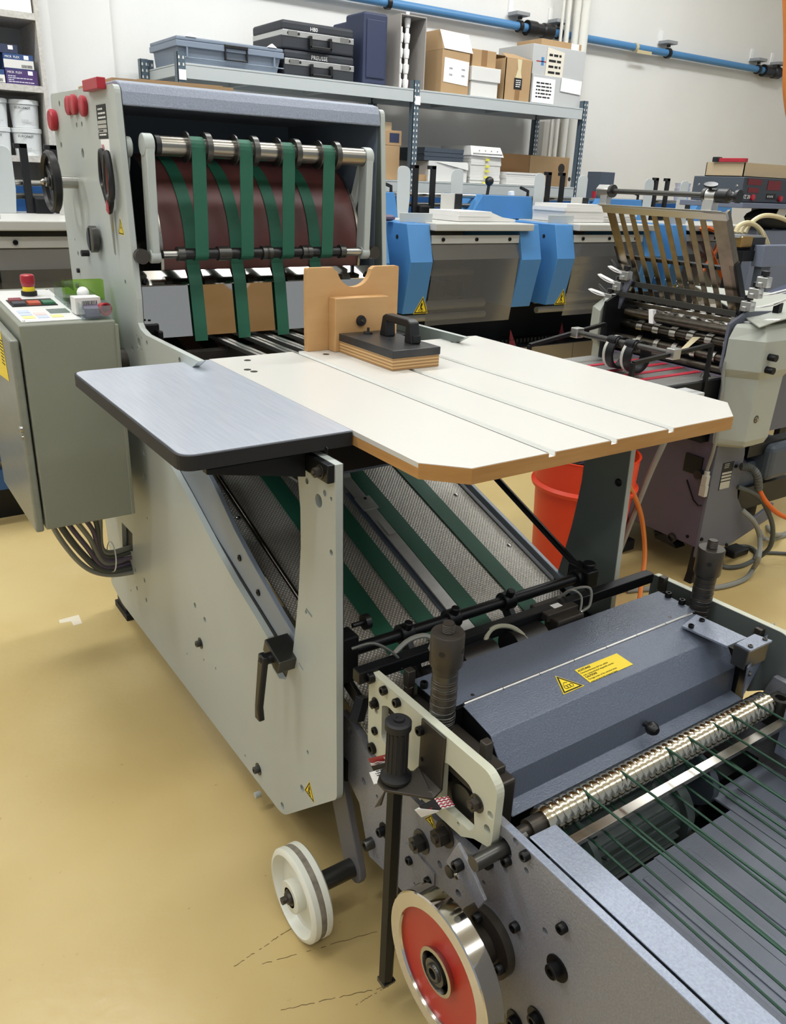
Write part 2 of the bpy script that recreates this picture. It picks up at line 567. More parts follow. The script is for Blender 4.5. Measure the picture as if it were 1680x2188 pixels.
# ------------------------------------------------------------------ the sheet feeder
def print_lines(o, u, v, w, h, n, m, parent, seed=3, name='lettering'):
    """print too small to read: n lines of short word-like dashes in a field w wide, h high, o its upper left corner"""
    rr = random.Random(seed)
    U, W = V(u).normalized(), V(v).normalized()
    N = U.cross(W)
    g = G(m)
    lh = h / n
    for k in range(n):
        t = 0
        while t < w * .96:
            l = min(rr.uniform(1.2, 4) * lh * .5, w - t)
            if l > lh * .2: g.obox(V(o) + U * t - W * (lh * k + lh * .62), U * l, W * lh * .42, N * .0003)
            t += l + lh * .3
            if rr.random() < .08: break
    return g.out(name, parent)
F = thing('sheet_feeder', (1.06, 1.9, 0), 'tall grey sheet feeder with brown drum, green belts and sloping conveyor', 'machine')
XL, XR, TZ = .665, 1.437, 1.083
TH = .015
outer = [(1.1093, 0.3357), (1.13, 1.045), (1.86, 1.045), (1.7423, 1.1047), (1.9399, 1.1031), (2.108, 1.1022), (2.1512, 1.1109), (2.1671, 1.1243), (2.1629, 1.1853),
         (2.205, 1.69), (2.85, 1.70), (2.80, .75), (2.7119, 0.229), (2.738, 0.095), (2.6109, 0.068), (1.3558, 0.0976)]
outer = [outer[0], outer[1], outer[2]] + outer[3:9] + outer[9:]
rad = [.012, 0, 0, 0, 0, 0, 0, 0, 0, .02, .02, 0, .01, .02, .01, .03]
outer = rnd(outer, rad)
window = [(1.296, 0.5823), (1.2823, 0.6509), (1.2712, 0.7157), (1.2645, 0.771), (1.2579, 0.8406), (1.2588, 0.9182), (1.2691, 0.9873), (1.275, 1.02), (2.10, 1.02),
          (2.12, .86), (2.0958, 0.8287), (1.874, 0.7365), (1.692, 0.6539), (1.5932, 0.6143), (1.4852, 0.5783), (1.4168, 0.5541), (1.394, 0.4879), (1.3622, 0.4781), (1.3304, 0.4942)]
holesL = [window]
holesL += [(1.1885, 0.959) + (.013,), (1.1666, 0.981) + (.006,), (1.2326, 0.9825) + (.006,), (1.1415, 0.8746) + (.006,), (1.1433, 0.9783) + (.004,)]
holesL += [(2.547, 1.5355) + (.014,), (2.7498, 1.6692) + (.009,), (2.7802, 1.5591) + (.009,), (2.5812, 1.6089) + (.007,), (2.5266, 1.6098) + (.007,),
           (2.5992, 1.2643) + (.008,) if False else (2.7161, 1.2513) + (.008,), (2.738, 1.291) + (.004,), (2.2486, 1.2193) + (.007,)]
holesL += [(2.1729, 1.0714) + (.013,), (2.1884, 1.0875) + (.004,), (2.1453, 1.0886) + (.004,), (2.1889, 1.0548) + (.004,), (2.1537, 1.0549) + (.004,), (2.1054, 1.082) + (.007,), (2.2362, 1.0437) + (.007,), (1.8669, 1.0827) + (.008,)]
holesL += [(2.2089, 0.75) + (.009,), (2.2273, 0.6744) + (.010,), (1.238, 0.7053) + (.004,)]
holesL += [p + (r * 1.3,) for p, r in [((2.4102, 0.2907), .006), ((2.3156, 0.2936), .006), ((2.4087, 0.2225), .006), ((2.3142, 0.2235), .006), ((1.8668, 0.4179), .007), ((1.7989, 0.407), .007), ((1.8237, 0.2703), .003), ((1.958, 0.2164), .003), ((1.74, 0.2907), .003), ((1.2582, 0.2516), .007), ((1.5674, 0.1255), .003), ((1.2319, 0.3679), .004), ((1.5145, 0.0372), .006), ((2.4848, 0.1788), .003), ((2.7046, 0.1272), .003), ((2.5635, 0.2476), .003), ((2.2301, 0.54), .003), ((1.3573, 0.126), .007), ((1.5203, 0.1191), .003)]]
def rect_hole(a, b): return [a, (b[0], a[1]), b, (a[0], b[1])]
holesL += [[(2.5183, 0.4183), (2.404, 0.422), (2.4186, 0.3498), (2.5363, 0.3223)]]
def slit(a, b, w):
    a, b = V(a), V(b)
    d = (b - a).normalized()
    s = V((-d.y, d.x)) * w / 2
    return [tuple(a - s), tuple(b - s), tuple(b + s), tuple(a + s)]
holesL += [slit((1.2379, 0.7127), (1.2131, 0.707), .006), slit((1.2692, 0.5698), (1.251, 0.5631), .006)]
plate('side_plate', F, M['machine_grey'], 'x', XL, XL + TH, outer, holesL, bevel=.0025)
plate('side_plate', F, M['machine_grey'], 'x', XR, XR + TH, outer, [window], bevel=.0025)
# skins inside the plates; the black one is added so the holes look dark
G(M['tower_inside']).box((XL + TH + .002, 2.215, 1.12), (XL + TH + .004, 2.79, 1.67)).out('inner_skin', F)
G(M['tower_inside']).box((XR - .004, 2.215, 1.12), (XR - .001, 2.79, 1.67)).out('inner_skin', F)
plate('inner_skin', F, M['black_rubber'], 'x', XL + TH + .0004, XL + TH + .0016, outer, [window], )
# hood
hp = [(2.80, 1.655), (2.80, 1.70), (2.245, 1.702), (2.215, 1.695), (2.205, 1.675), (2.200, 1.645), (2.206, 1.643), (2.225, 1.66)]
G(M['hammer_light']).prism([(XL + TH + .001, y, z) for y, z in hp], (XR - XL - TH - .002, 0, 0)).out('hood', F, bevel=.003)
G(M['tower_inside']).box((XL + TH + .004, 2.785, 1.0), (XR - .004, 2.80, 1.655)).out('back_panel', F)
# drum
DC = (2.475, 1.29)
DR = .252
g = G(M['drum']).cyl((.765, *DC), (1.378, *DC), DR, n=64)
dr = g.out('drum', F)
for x in (.757, 1.378):
    G(M['brushed']).lathe((x, *DC), (1, 0, 0), [(0, .03), (0, DR + .004), (.008, DR + .004), (.008, .03)], 64).out('end_disc', dr)
G(M['dark_iron']).cyl((XL + TH, *DC), (XR, *DC), .025).out('shaft', dr)
# upper roller with arms, collars
RY, RZ, RR_ = 2.165, 1.557, .0235
ux0, ux1 = (0.7528, 2.165, 1.555)[0], (1.3516, 2.165, 1.5583)[0]
ro = G(M['brushed']).cyl((ux0, RY, RZ), (ux1, RY, RZ), RR_, n=32).out('upper_roller', F)
G(M['black_plastic']).cyl((ux0 - .013, RY, RZ), (ux0, RY, RZ), RR_ + .001, n=28).cyl((ux1, RY, RZ), (ux1 + .006, RY, RZ), RR_ + .001, n=28).out('end_cap', ro)
BX = [.846, .977, 1.102, 1.228]
BW = .037
for i, bx in enumerate(BX):
    for s in (-1, 1):
        x = bx + s * (BW / 2 + .004)
        wd = .004 if s < 0 else .015
        G(M['dark_steel']).lathe((x if s > 0 else x - wd, RY, RZ), (1, 0, 0), [(0, RR_), (0, .037), (wd, .037), (wd, RR_)], 32).out('collar', ro)
LY, LZ = 2.165, 1.297
lo_ = G(M['steel']).cyl(((0.7434, 2.165, 1.2918)[0], LY, LZ), ((1.3555, 2.165, 1.293)[0], LY, LZ), .0115, n=24).out('lower_rod', F)
xs0, xs1 = (0.7943, 2.165, 1.2945)[0], (1.2899, 2.165, 1.2939)[0]
for bx in BX:
    G(M['black_plastic']).cyl((bx - .045, LY, LZ), (bx + .05, LY, LZ), .0145, n=24).out('sleeve', lo_)
    for dx in (-.055, .058):
        G(M['dark_steel']).cyl((bx + dx - .009, LY, LZ), (bx + dx + .009, LY, LZ), .019, n=24).out('ring', lo_)
# arms
for sgn, xa in ((-1, ux0 - .032), (1, ux1 + .012)):
    g = G(M['machine_grey'])
    g.cyl((xa - .012, RY, RZ), (xa + .014, RY, RZ), .027, n=24)
    yb, zb = LY, LZ - .004
    g.obox((xa - .010, RY - .026, RZ), (.022, 0, 0), (0, .044, 0), (0, yb - RY + .010, zb - RZ))
    k = len(g.v)
    g.cyl((xa - .012, yb, zb), (xa + .014, yb, zb), .018, n=20)
    g.out('arm', F, bevel=.003)
    g = G(M['machine_grey'])
    xo = xa + sgn * .03
    g.cyl((xo - .009, RY + .06, RZ - .005), (xo + .009, RY + .06, RZ - .005), .024, n=20)
    g.obox((xo - .007, RY + .045, RZ), (.014, 0, 0), (0, .03, 0), (0, .10, -.24))
    g.out('brace_arm', F, bevel=.003)
    G(M['black_metal']).cyl((xo - .012, RY + .06, RZ - .005), (xo + sgn * .022, RY + .06, RZ - .005), .014, n=16).out('pivot_pin', F)
    G(M['dark_iron']).cyl((xa + sgn * .034, yb - .012, zb), (xa + sgn * .034, yb + .012, zb), .019, n=20).bar((xa + sgn * .03, yb + .004, zb), (xa + sgn * .042, yb + .15, zb + .07), .008, .014).out('stop_knob', F)
# belts
def belt_path(pts):
    out = []
    for i in range(len(pts)):
        out.append(pts[i])
    return out
for i, bx in enumerate(BX):
    yo = RY - RR_ - .001
    pts = [(bx, p, q) for _, p, q in arc((RY, RZ), RR_ + .001, 20, 180, 8)]
    sd = [(0, math.cos(math.radians(a)), math.sin(math.radians(a))) for a in [20 + 160 * k / 8 for k in range(9)]]
    pts += [(bx, p, q) for _, p, q in arc((LY, LZ), .0155, 180, 300, 6)]
    sd += [(0, math.cos(math.radians(a)), math.sin(math.radians(a))) for a in [180 + 120 * k / 6 for k in range(7)]]
    G(M['green_belt']).ribbon(pts, (1, 0, 0), BW, .002, sd).out('belt', F)
    a0, a1 = 75, 186
    pts = arc(DC, DR + .001, a0, a1, 24, 'yz', bx)
    sd = [(0, math.cos(math.radians(a0 + (a1 - a0) * k / 24)), math.sin(math.radians(a0 + (a1 - a0) * k / 24))) for k in range(25)]
    if i < 4:
        pts += [(bx, 2.206, 1.212), (bx, 2.190, 1.10), (bx, 2.186, 1.062)]
        sd += [(0, -1, -.2)] * 3
    G(M['green_belt']).ribbon(pts, (1, 0, 0), BW, .002, sd).out('belt', F)
# polished deflector sheet below the drum
x0, x1 = XL + TH + .002, XR - .006
dpl = G(M['polished']).prism([(x0, 2.214, 1.217), (x0, 2.217, 1.217), (x0, 2.197, 1.075), (x0, 2.194, 1.075)], (x1 - x0, 0, 0)).out('deflector_sheet', F)
xs = [x0] + [v for bx in BX[:3] for v in (bx - .024, bx + .022)] + [x1]
for a, b in zip(xs[::2], xs[1::2]):
    G(M['polished']).obox((a, 2.196, 1.213), (b - a, 0, 0), (0, -.001, .003), (0, .026, .034)).out('flange', dpl)
for p in [(0.6792, 2.2, 1.2281), (0.7016, 2.2, 1.2274), (1.3962, 2.2, 1.2282)]:
    bolt(F, p, (0, -1, 0), .0065)
# frame under the belts: cross beams and four aluminium rails
for y, z in ((2.16, 1.03), (2.02, 1.02), (1.90, 1.02)):
    G(M['dark_iron']).box((XL + TH, y - .02, z - .05), (XR, y + .02, z + .01)).out('cross_beam', F)
G(M['dark_inside']).box((XL + TH, 1.30, .955), (XR, 2.6, .96)).out('dark_tray', F)
for a in [(0.9133, 2.4552, 1.062), (0.9999, 2.4221, 1.062), (1.0566, 2.4004, 1.062), (1.1303, 2.3722, 1.062), (1.2052, 2.3436, 1.062)]:
    G(M['alu']).box((a[0] - .014, 1.86, 1.052), (a[0] - .003, 2.30, 1.064)).box((a[0] - .003, 1.86, 1.052), (a[0] + .003, 2.30, 1.057)).box((a[0] + .003, 1.86, 1.052), (a[0] + .014, 2.30, 1.064)).out('rail', F, bevel=.0008, seg=1)
G(M['black_metal']).box((XL + TH + .002, 2.19, 1.03), (XL + TH + .05, 2.21, 1.115)).box((XL + TH + .035, 2.16, 1.02), (XL + TH + .05, 2.2, 1.10)).out('bracket', F, bevel=.004)
G(M['black_metal']).box((1.34, 1.99, 1.045), (1.43, 2.06, 1.075)).out('bracket', F, bevel=.003)
bolt(F, (XL + TH + .02, 2.18, 1.125), (0, 0, 1), .004)
# on the tower's side
W_ = (-1, 0, 0)
for p, r, t in [((0.665, 2.8101, 1.6276), .030, .02), ((0.665, 2.6255, 1.6591), .025, .012), ((0.665, 2.5649, 1.6589), .026, .014), ((0.665, 2.472, 1.6515), .026, .014)]:
    p = V(p)
    G(M['red_plastic']).lathe(p, W_, [(0, r * .9), (t * .3, r), (t * .8, r), (t, r * .85), (t, 0)], 24).out('red_cap', F)
a, b = V((0.665, 2.383, 1.7073)), V((0.665, 2.2598, 1.6791))
G(M['red_plastic']).box((XL - .022, b.y + .01, b.z + .002), (XL, a.y + .02, a.z)).box((XL - .014, a.y + .02, b.z + .004), (XL, a.y + .045, a.z - .006)).out('red_block', F, bevel=.002)
# data plate with lettering
a, b = V((0.665, 2.3696, 1.6495)), V((0.665, 2.2878, 1.57))
dp = G(M['black_ink']).box((XL - .0012, b.y, b.z), (XL, a.y, a.z)).out('data_plate', F)
g = G(M['label_silver'])
H_ = a.z - b.z
for k in range(3):
    zt = a.z - H_ * (.46 + k * .13)
    g.box((XL - .0016, b.y + .003, zt - H_ * .10), (XL - .001, a.y - .003, zt))
g.out('blank_field', dp)
print_lines((XL - .0013, a.y - .012, a.z - .006), (0, -1, 0), (0, 0, 1), a.y - b.y - .018, .030, 3, M['white'], dp)
print_lines((XL - .0013, a.y - .010, b.z + .022), (0, -1, 0), (0, 0, 1), a.y - b.y - .02, .018, 2, M['white'], dp)
a, b = V((0.665, 2.3553, 1.5687)), V((0.665, 2.2815, 1.5394))
st = G(M['paper']).box((XL - .001, b.y, b.z), (XL, a.y, a.z)).out('sticker', F, label='small white sticker with red print')
for k in range(3): text(')', .018, (XL - .0011, a.y - .006 - k * .008, b.z + .004), (0, -1, 0), (0, 0, 1), M['red_plastic'], st, bold=.0006)
def warning(parent, p0, p1, p2, n, fig=0):
    """yellow triangle with black border and a black figure"""
    p0, p1, p2, n = V(p0), V(p1), V(p2), V(n).normalized()
    c = (p0 + p1 + p2) / 3
    g = G(M['yellow']).prism([p0, p1, p2], n * .0006)
    g.use(M['black_ink'])
    T = [c + (p - c) * .9 for p in (p0, p1, p2)]
    S = [c + (p - c) * .72 for p in (p0, p1, p2)]
    for i in range(3):
        j = (i + 1) % 3
        g.prism([T[i] + n * .0006, T[j] + n * .0006, S[j] + n * .0006, S[i] + n * .0006], n * .0004)
    up = (p0 - (p1 + p2) / 2)
    rt = (p2 - p1)
    o = c + n * .0006
    def q(a, b): return o + rt * a + up * b
    if fig == 0:      # hand caught in rollers
        g.prism([q(-.02, .34), q(.06, .2), q(.0, .02), q(.1, -.05), q(.02, -.12), q(-.08, -.02), q(-.09, .16)], n * .0004)
        for (ca, cb) in ((-.1, -.14), (.08, -.16)):
            ring = [q(ca + .075 * math.cos(k * math.tau / 10), cb + .085 * math.sin(k * math.tau / 10)) for k in range(10)]
            ri = [q(ca + .045 * math.cos(k * math.tau / 10), cb + .055 * math.sin(k * math.tau / 10)) for k in range(10)]
            for k in range(10):
                g.prism([ring[k], ring[(k + 1) % 10], ri[(k + 1) % 10], ri[k]], n * .0003)
    elif fig == 1:    # lightning flash
        g.prism([q(.03, .38), q(-.08, .02), q(.0, .04), q(-.05, -.26), q(.1, .1), q(.02, .08)], n * .0004)
    g.out('warning_sticker', parent, fix=True)
warning(F, (0.665, 2.245, 1.3836), (0.665, 2.2702, 1.3403), (0.665, 2.2219, 1.3402), W_, 1)
warning(F, (0.665, 1.2238, 0.2977), (0.665, 1.2474, 0.2572), (0.665, 1.2009, 0.254), W_, 0)
# handwheel
hc = V((0.6, 2.642, 1.4569))
hw = thing('handwheel', hc, 'black spoked handwheel on the side of the tall machine tower', 'handwheel')
g = G(M['black_plastic'])
R0 = .083
g.lathe(hc + V((-.010, 0, 0)), (1, 0, 0), [(0, R0 - .014), (-.008, R0 - .006), (-.004, R0), (.012, R0), (.016, R0 - .006), (.010, R0 - .014), (0, R0 - .014)], 40)
g.out('rim', hw)
g = G(M['black_plastic'])
for k in range(3):
    a = math.radians(35 + 120 * k)
    d = V((0, math.cos(a), math.sin(a)))
    g.bar(hc, hc + d * (R0 - .01), .02, .012, up=(1, 0, 0))
g.cyl(hc - V((.012, 0, 0)), hc + V((.02, 0, 0)), .022)
g.out('spoke', hw, bevel=.003)
G(M['steel']).lathe(hc - V((.014, 0, 0)), (-1, 0, 0), [(0, .013), (.008, .013), (.01, .009), (.016, .009), (.022, .004), (.022, 0)], 14).out('nut', hw)
G(M['steel']).cyl(hc + V((.02, 0, 0)), (XL, hc.y, hc.z), .016, n=18).out('shaft', hw)
# flat round knob and a bumper stud
p = V((0.665, 2.4634, 1.3129))
G(M['dark_steel']).lathe(p, W_, [(0, .014), (.008, .014), (.008, .036), (.024, .036), (.026, .033), (.026, 0)], 28).bar(p + V((-.027, 0, -.03)), p + V((-.027, 0, .03)), .004, .004, up=(1, 0, 0)).out('adjusting_knob', F)
p = V((0.665, 2.5891, 1.2638))
G(M['black_rubber']).cyl(p, p - V((.022, 0, 0)), .009, n=16).out('stud', F)
for p in [(0.665, 2.7207, 1.2004), (0.665, 2.7524, 1.1511)]:
    p = V(p); G(M['black_rubber']).cyl(p, p - V((.008, 0, 0)), .007, n=12).out('stud', F)
# spindle with bearing half hidden behind the cabinet
p = V((0.665, 2.3144, 0.9895))
G(M['dark_iron']).lathe(p, W_, [(0, .042), (.02, .042), (.024, .036), (.024, .016), (.06, .014), (.06, 0)], 28).out('bearing', F)
for p in [(0.665, 2.3688, 1.0731), (0.665, 2.5217, 0.5754)]:
    p = V(p); G(M['dark_iron']).cyl(p, p - V((.05, 0, 0)), .014, n=16).out('spacer_stud', F)
for p in [(0.665, 1.8412, 0.3143), (0.665, 1.4863, 0.142)]:
    bolt(F, p, W_, .009, .012, 'washer', m=M['dark_steel'])
# foot pad
a = V((0.69, 2.7157, -0.0087))
G(M['black_rubber']).box((.672, 2.60, 0), (.735, 2.74, .022)).box((.678, 2.62, .02), (.73, 2.72, .085)).out('foot', F)
G(M['black_rubber']).box((1.375, 2.60, 0), (1.435, 2.74, .022)).box((1.38, 2.62, .02), (1.43, 2.72, .085)).out('foot', F)
# ---------------------------- sloping conveyor bed
BS = .334
def bedz(y): return .588 + BS * (y - 1.39)
def bp(x, y, dz=0): return (x, y, bedz(y) + dz)
bx0, bx1 = .722, 1.412
by0, by1 = .99, 2.62
bed = G(M['bed_plate']).obox(bp(bx0, by0, -.004), (bx1 - bx0, 0, 0), (0, by1 - by0, BS * (by1 - by0)), (0, 0, .004)).out('conveyor_bed', F)

bw2 = .05
for bxc in (.895, 1.008, 1.138, 1.291):
    G(M['green_belt']).ribbon([bp(bxc, by0 - .02, .001), bp(bxc, by1, .001)], (1, 0, 0), bw2, .0025, (0, -BS, 1)).out('belt', F)
# worn steel ruler lying along the bed, held down at its upper end
g = G(M['ruler'])
ry0, ry1 = 1.23, 1.80
g.obox(bp(1.072, ry0, .006), (.034, 0, 0), (0, ry1 - ry0, BS * (ry1 - ry0)), (0, -.001, .004))
g.obox(bp(1.078, ry1, .006), (.03, 0, 0), (0, .03, .045), (0, -.004, .002))
g.obox(bp(1.066, 1.66, .009), (.046, 0, 0), (0, .05, BS * .05), (0, -.001, .005))
rl = g.out('guide_ruler', F, bevel=.001)
G(M['label_silver']).obox(bp(1.080, 1.56, .0115), (.018, 0, 0), (0, .055, BS * .055), (0, -.0003, .001)).out('scale_window', rl)
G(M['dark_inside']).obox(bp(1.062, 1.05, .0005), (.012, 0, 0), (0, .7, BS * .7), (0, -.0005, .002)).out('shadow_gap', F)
bolt(F, bp(1.094, 1.70, .012), (0, -BS, 1), .005, style='dome')
# edge rails of the bed
def rail(x0, x1, y0, y1, dz, m, name, b=.002, th=.012):
    return G(m).obox(bp(x0, y0, dz), (x1 - x0, 0, 0), (0, y1 - y0, BS * (y1 - y0)), (0, 0, th)).out(name, F, bevel=b)
er = [(1.8931, 0.8872), (1.7048, 0.7889), (1.6199, 0.7338), (1.5429, 0.6947), (1.4553, 0.6557), (1.3833, 0.6249), (1.3189, 0.6002), (1.3238, 0.5631), (1.4132, 0.5533), (1.5445, 0.6002), (1.6557, 0.6427), (1.7869, 0.6915), (2.0829, 0.7953)]
G(M['rail_grey']).prism([(.6818, y, z) for y, z in er], (.012, 0, 0)).out('edge_rail', F, bevel=.0015)
rail(XR - .014, XR - .001, 1.20, 2.5, .005, M['rail_grey'], 'edge_rail', th=.02)
for p in [(0.6818, 1.5916, 0.6719), (0.6818, 1.4935, 0.6262)]:
    p = V(p); bolt(F, (.6818, p.y, p.z), W_, .008, .004)
# black stringers carrying the bed
G(M['black_metal']).obox(bp(XL + TH, 1.24, -.06), (.036, 0, 0), (0, 1.36, BS * 1.36), (0, 0, .03)).out('stringer', F)
G(M['black_metal']).obox(bp(XR - .03, 1.15, -.05), (.028, 0, 0), (0, 1.45, BS * 1.45), (0, 0, .045)).out('stringer', F)
for y in (1.45, 1.62, 1.95):
    G(M['station_beige']).box((XL + TH, y, bedz(y) - .075), (.76, y + .06, bedz(y) - .045)).out('cleat', F)
# round guide rods above both edges of the bed
def rod(p0, p1, r, m, name): return G(m).cyl(p0, p1, r, n=14).out(name, F)
p0, p1 = (0.7364, 1.9474, 0.7742), (0.7521, 1.4311, 0.6017)
rod(bp(.752, 2.08, .02), bp(.752, 1.40, .02), .0065, M['dark_brushed'], 'guide_rod')
for x, y in ((1.375, 1.66), (1.39, 1.44), (.745, 1.74)):
    bolt(F, bp(x, y, 0), (0, -BS, 1), .007, .004, 'dome', m=M['steel'])
# clamp block with its lever on the near plate
q = V((0.665, 1.3532, 0.543))
cb = G(M['dark_steel']).bar((0.652, 1.3525, 0.5825), (0.652, 1.284, 0.5602), .055, .034)
cbo = cb.out('clamp_block', F, bevel=.003)
lv = V((0.625, 1.2978, 0.5863))
g = G(M['black_plastic'])
h0 = V((0.612, 1.3154, 0.5718))
g.cyl(h0 + V((.035, 0, 0)), h0 - V((.012, 0, 0)), .0125, n=20)
h1 = V((0.603, 1.3264, 0.435))
g.prism([h0 + V((-.012, .012, .012)), h0 + V((-.012, -.014, .012)), h1 + V((-.012, -.012, .02)), h1 + V((-.012, -.016, -.012)), h1 + V((-.012, .008, -.014)), h1 + V((-.012, .006, .02))], (.014, 0, 0))
g.out('clamp_lever', cbo, bevel=.003)
bolt(F, h0 - V((.012, 0, 0)), W_, .006, .003, m=M['dark_steel'])
# bracket under the little steel board at the column head
pA, pB = V((0.665, 1.2199, 1.0457)), V((0.665, 1.1342, 1.0111))
g = G(M['black_metal']).box((XL - .014, pB.y - .002, pB.z), (XL, pA.y, 1.045))
g.prism([(XL - .014, pA.y - .01, 1.045), (XL - .014, pA.y - .01, 1.0), (XL - .20, pA.y - .01, 1.035), (XL - .20, pA.y - .01, 1.045)], (0, .02, 0))
g.out('bracket', F, bevel=.002)
bolt(F, (0.651, 1.1588, 1.0263), W_, .009, .012, 'hex', m=M['dark_iron'])
for p in [(0.651, 1.1365, 1.072), (0.651, 1.136, 1.0318)]: bolt(F, p, W_, .006, .001)
for y in (1.3, 1.75): G(M['black_metal']).box((XL - .20, y - .012, 1.040), (XR, y + .012, 1.0555)).out('table_bearer', F)
# nylon castor with its arm, and its twin on the far side
def castor(px_, x_):
    s = 1 if x_ < 1 else -1
    wc = V((x_, 1.135, .1))
    g = G(M['nylon'])
    R = .100
    k = len(g.v)
    g.lathe(wc + V((-.024 * s, 0, 0)), (s, 0, 0), [(.018, .034), (.020, .078), (.0, .088), (.001, .095), (.006, R), (.018, R), (.019, R - .0015), (.031, R - .0015), (.032, R), (.044, R), (.048, .095), (.048, .085), (.030, .078), (.030, .03)], 48)
    g.lathe(wc + V((-.026 * s, 0, 0)), (s, 0, 0), [(.024, .034), (.0, .036), (-.002, .034), (-.002, .018), (.05, .018)], 32)
    g.use(M['worn_band']).lathe(wc + V((-.024 * s, 0, 0)), (s, 0, 0), [(.0185, R - .001), (.0315, R - .001)], 48)
    w = g.out('wheel', F, label='white nylon wheel with a dirty worn tread')
    G(M['dark_iron']).lathe(wc + V((-.020 * s, 0, 0)), (-s, 0, 0), [(0, .026), (.006, .026), (.008, .022), (.008, .014), (.014, .013), (.016, .008), (.026, .008), (.026, 0)], 20).out('axle_nut', w)
    G(M['dark_steel']).cyl(wc, wc + V((.125 * s, 0, 0)), .021, n=24).out('axle', w)
    ax = wc + V((.125 * s, 0, 0))
    top = V((ax.x, 1.235, .34))
    d = (top - ax).normalized()
    n_ = V((0, d.z, -d.y))
    poly = [ax - n_ * .036, top - n_ * .036, top + n_ * .036, ax + n_ * .036]
    poly += [ax + (n_ * math.cos(t) - d * math.sin(t)) * .036 for t in [math.radians(q) for q in (30, 60, 90, 120, 150)]]
    G(M['purple_grey']).prism(poly, (.016 * s, 0, 0)).out('castor_arm', F, bevel=.002)
M['worn_band'] = mat('worn_band', '8d8577', .7, 0, (60, .6), second='4d463c')
M['purple_grey'] = mat('purple_grey', '6f6d70', .45)
castor(0, .596)
castor(0, 1.53)
G(M['black_metal']).box((.71, 1.15, .33), (1.42, 1.19, .38)).out('castor_beam', F)
# sheets of board lying on the hood
g = thing('cardboard_sheet', (.86, 2.5, 1.703), 'brown cardboard sheet lying lowest on top of the grey feeder tower', 'cardboard', 'boards on the tower')
G(M['cardboard']).prism([(.69, 2.30, 1.7035), (1.0, 2.26, 1.7035), (1.02, 2.62, 1.7035), (.70, 2.66, 1.7035)], (0, 0, .008)).out('sheet', g)
g = thing('cardboard_sheet', (.86, 2.5, 1.7115), 'brown cardboard sheet lying uppermost on top of the grey feeder tower', 'cardboard', 'boards on the tower')
G(M['cardboard']).prism([(.78, 2.36, 1.712), (1.0, 2.33, 1.712), (1.01, 2.66, 1.712), (.78, 2.70, 1.712)], (0, 0, .008)).out('sheet', g)
# scissors hanging on the tower's side
S = thing('scissors', V((0.655, 2.2799, 1.3862)), 'black handled scissors hanging point down on the side of the feeder tower', 'scissors')
def loop(c, top, a, b):
    """an egg-shaped finger loop in the plane x = c.x"""
    return [c + V((0, -a * math.cos(t) * (1 - .25 * math.sin(t)), b * math.sin(t))) for t in [k * math.tau / 22 for k in range(22)]]
c1, c2 = V((0.656, 2.3311, 1.4965)), V((0.648, 2.2582, 1.4806))
G(M['black_plastic']).tube(loop(c1, 0, .017, .045), .0075, 8, closed=True).out('finger_loop', S)
G(M['black_plastic']).tube(loop(c2, 0, .020, .055), .0085, 8, closed=True).out('finger_loop', S)
M['grip_brown'] = mat('grip_brown', '7a4032', .45)
G(M['grip_brown']).tube(loop(c2 - V((.001, 0, 0)), 0, .0125, .045), .0028, 6, closed=True).out('grip_lining', S)
pv, tip = V((0.655, 2.295, 1.3912)), V((0.657, 2.2935, 1.285))
e1, e2 = c1 + V((0, 0, -.045)), c2 + V((0, 0, -.055))
G(M['black_plastic']).tube(smooth([e1, e1.lerp(pv, .5) + V((0, .003, 0)), pv], 6), [.009 - .0004 * k for k in range(13)], 8).out('shank', S)
G(M['black_plastic']).tube(smooth([e2, e2.lerp(pv, .5) + V((0, -.004, 0)), pv - V((.002, .004, 0))], 6), [.010 - .0004 * k for k in range(13)], 8).out('shank', S)
G(M['red_plastic']).prism([(0.6425, 2.2832, 1.4225), (0.6425, 2.2643, 1.4165), (0.6425, 2.2692, 1.3889), (0.6425, 2.2875, 1.3972)], (.002, 0, 0)).out('grip_mark', S, fix=True)
G(M['steel']).prism([pv + V((.002, .008, .01)), pv + V((.002, -.008, .01)), tip], (.003, 0, 0)).out('blade', S, fix=True)
G(M['steel']).prism([pv + V((-.002, .006, .01)), pv + V((-.002, -.010, .01)), tip + V((-.002, -.002, .004))], (.003, 0, 0)).out('blade', S, fix=True)

# ------------------------------------------------------------------ boards of the feed table
T = thing('feed_table', (1.14, 1.4, 1.05), 'white laminate feed table with three grooves and beech edges', 'table')
TX0, TX1 = .7325, 1.545
tz0 = 1.0555
groove_x = [(1.0287, 1.8187, 1.083)[0], (1.1272, 1.5354, 1.083)[0], (1.272, 1.6302, 1.083)[0]]
poly = [(0.7214, 1.8291), (0.7125, 1.1556), (0.7268, 0.9838), (0.7925, 0.9262), (1.4763, 0.918), (1.5655, 0.9975), (1.5187, 1.8307)]
xl, yb = .7325, 1.851
y0a, y0b = (0.7268, 0.9838)[1], (0.7925, 0.9262)[1]
gx = [(0.9685, 0.9171, 1.083)[0], (1.1229, 0.918, 1.083)[0], (1.2816, 0.9199, 1.083)[0]]
gw = .0165
top_t = .0015
def front_y(x):      # the outline's near side
    x1, x2, x3 = (0.7268, 0.9838)[0], (0.7925, 0.9262)[0], (1.4763, 0.918)[0]
    if x < x1: return y0a
    return y0b
edges = [xl] + [v for q in gx for v in (q - gw / 2, q + gw / 2)]
P1, P2, P3, P4 = (0.7268, 0.9838), (0.7925, 0.9262), (1.4763, 0.918), (1.5655, 0.9975)
yf = (P2[1] + P3[1]) / 2
xr = P4[0]
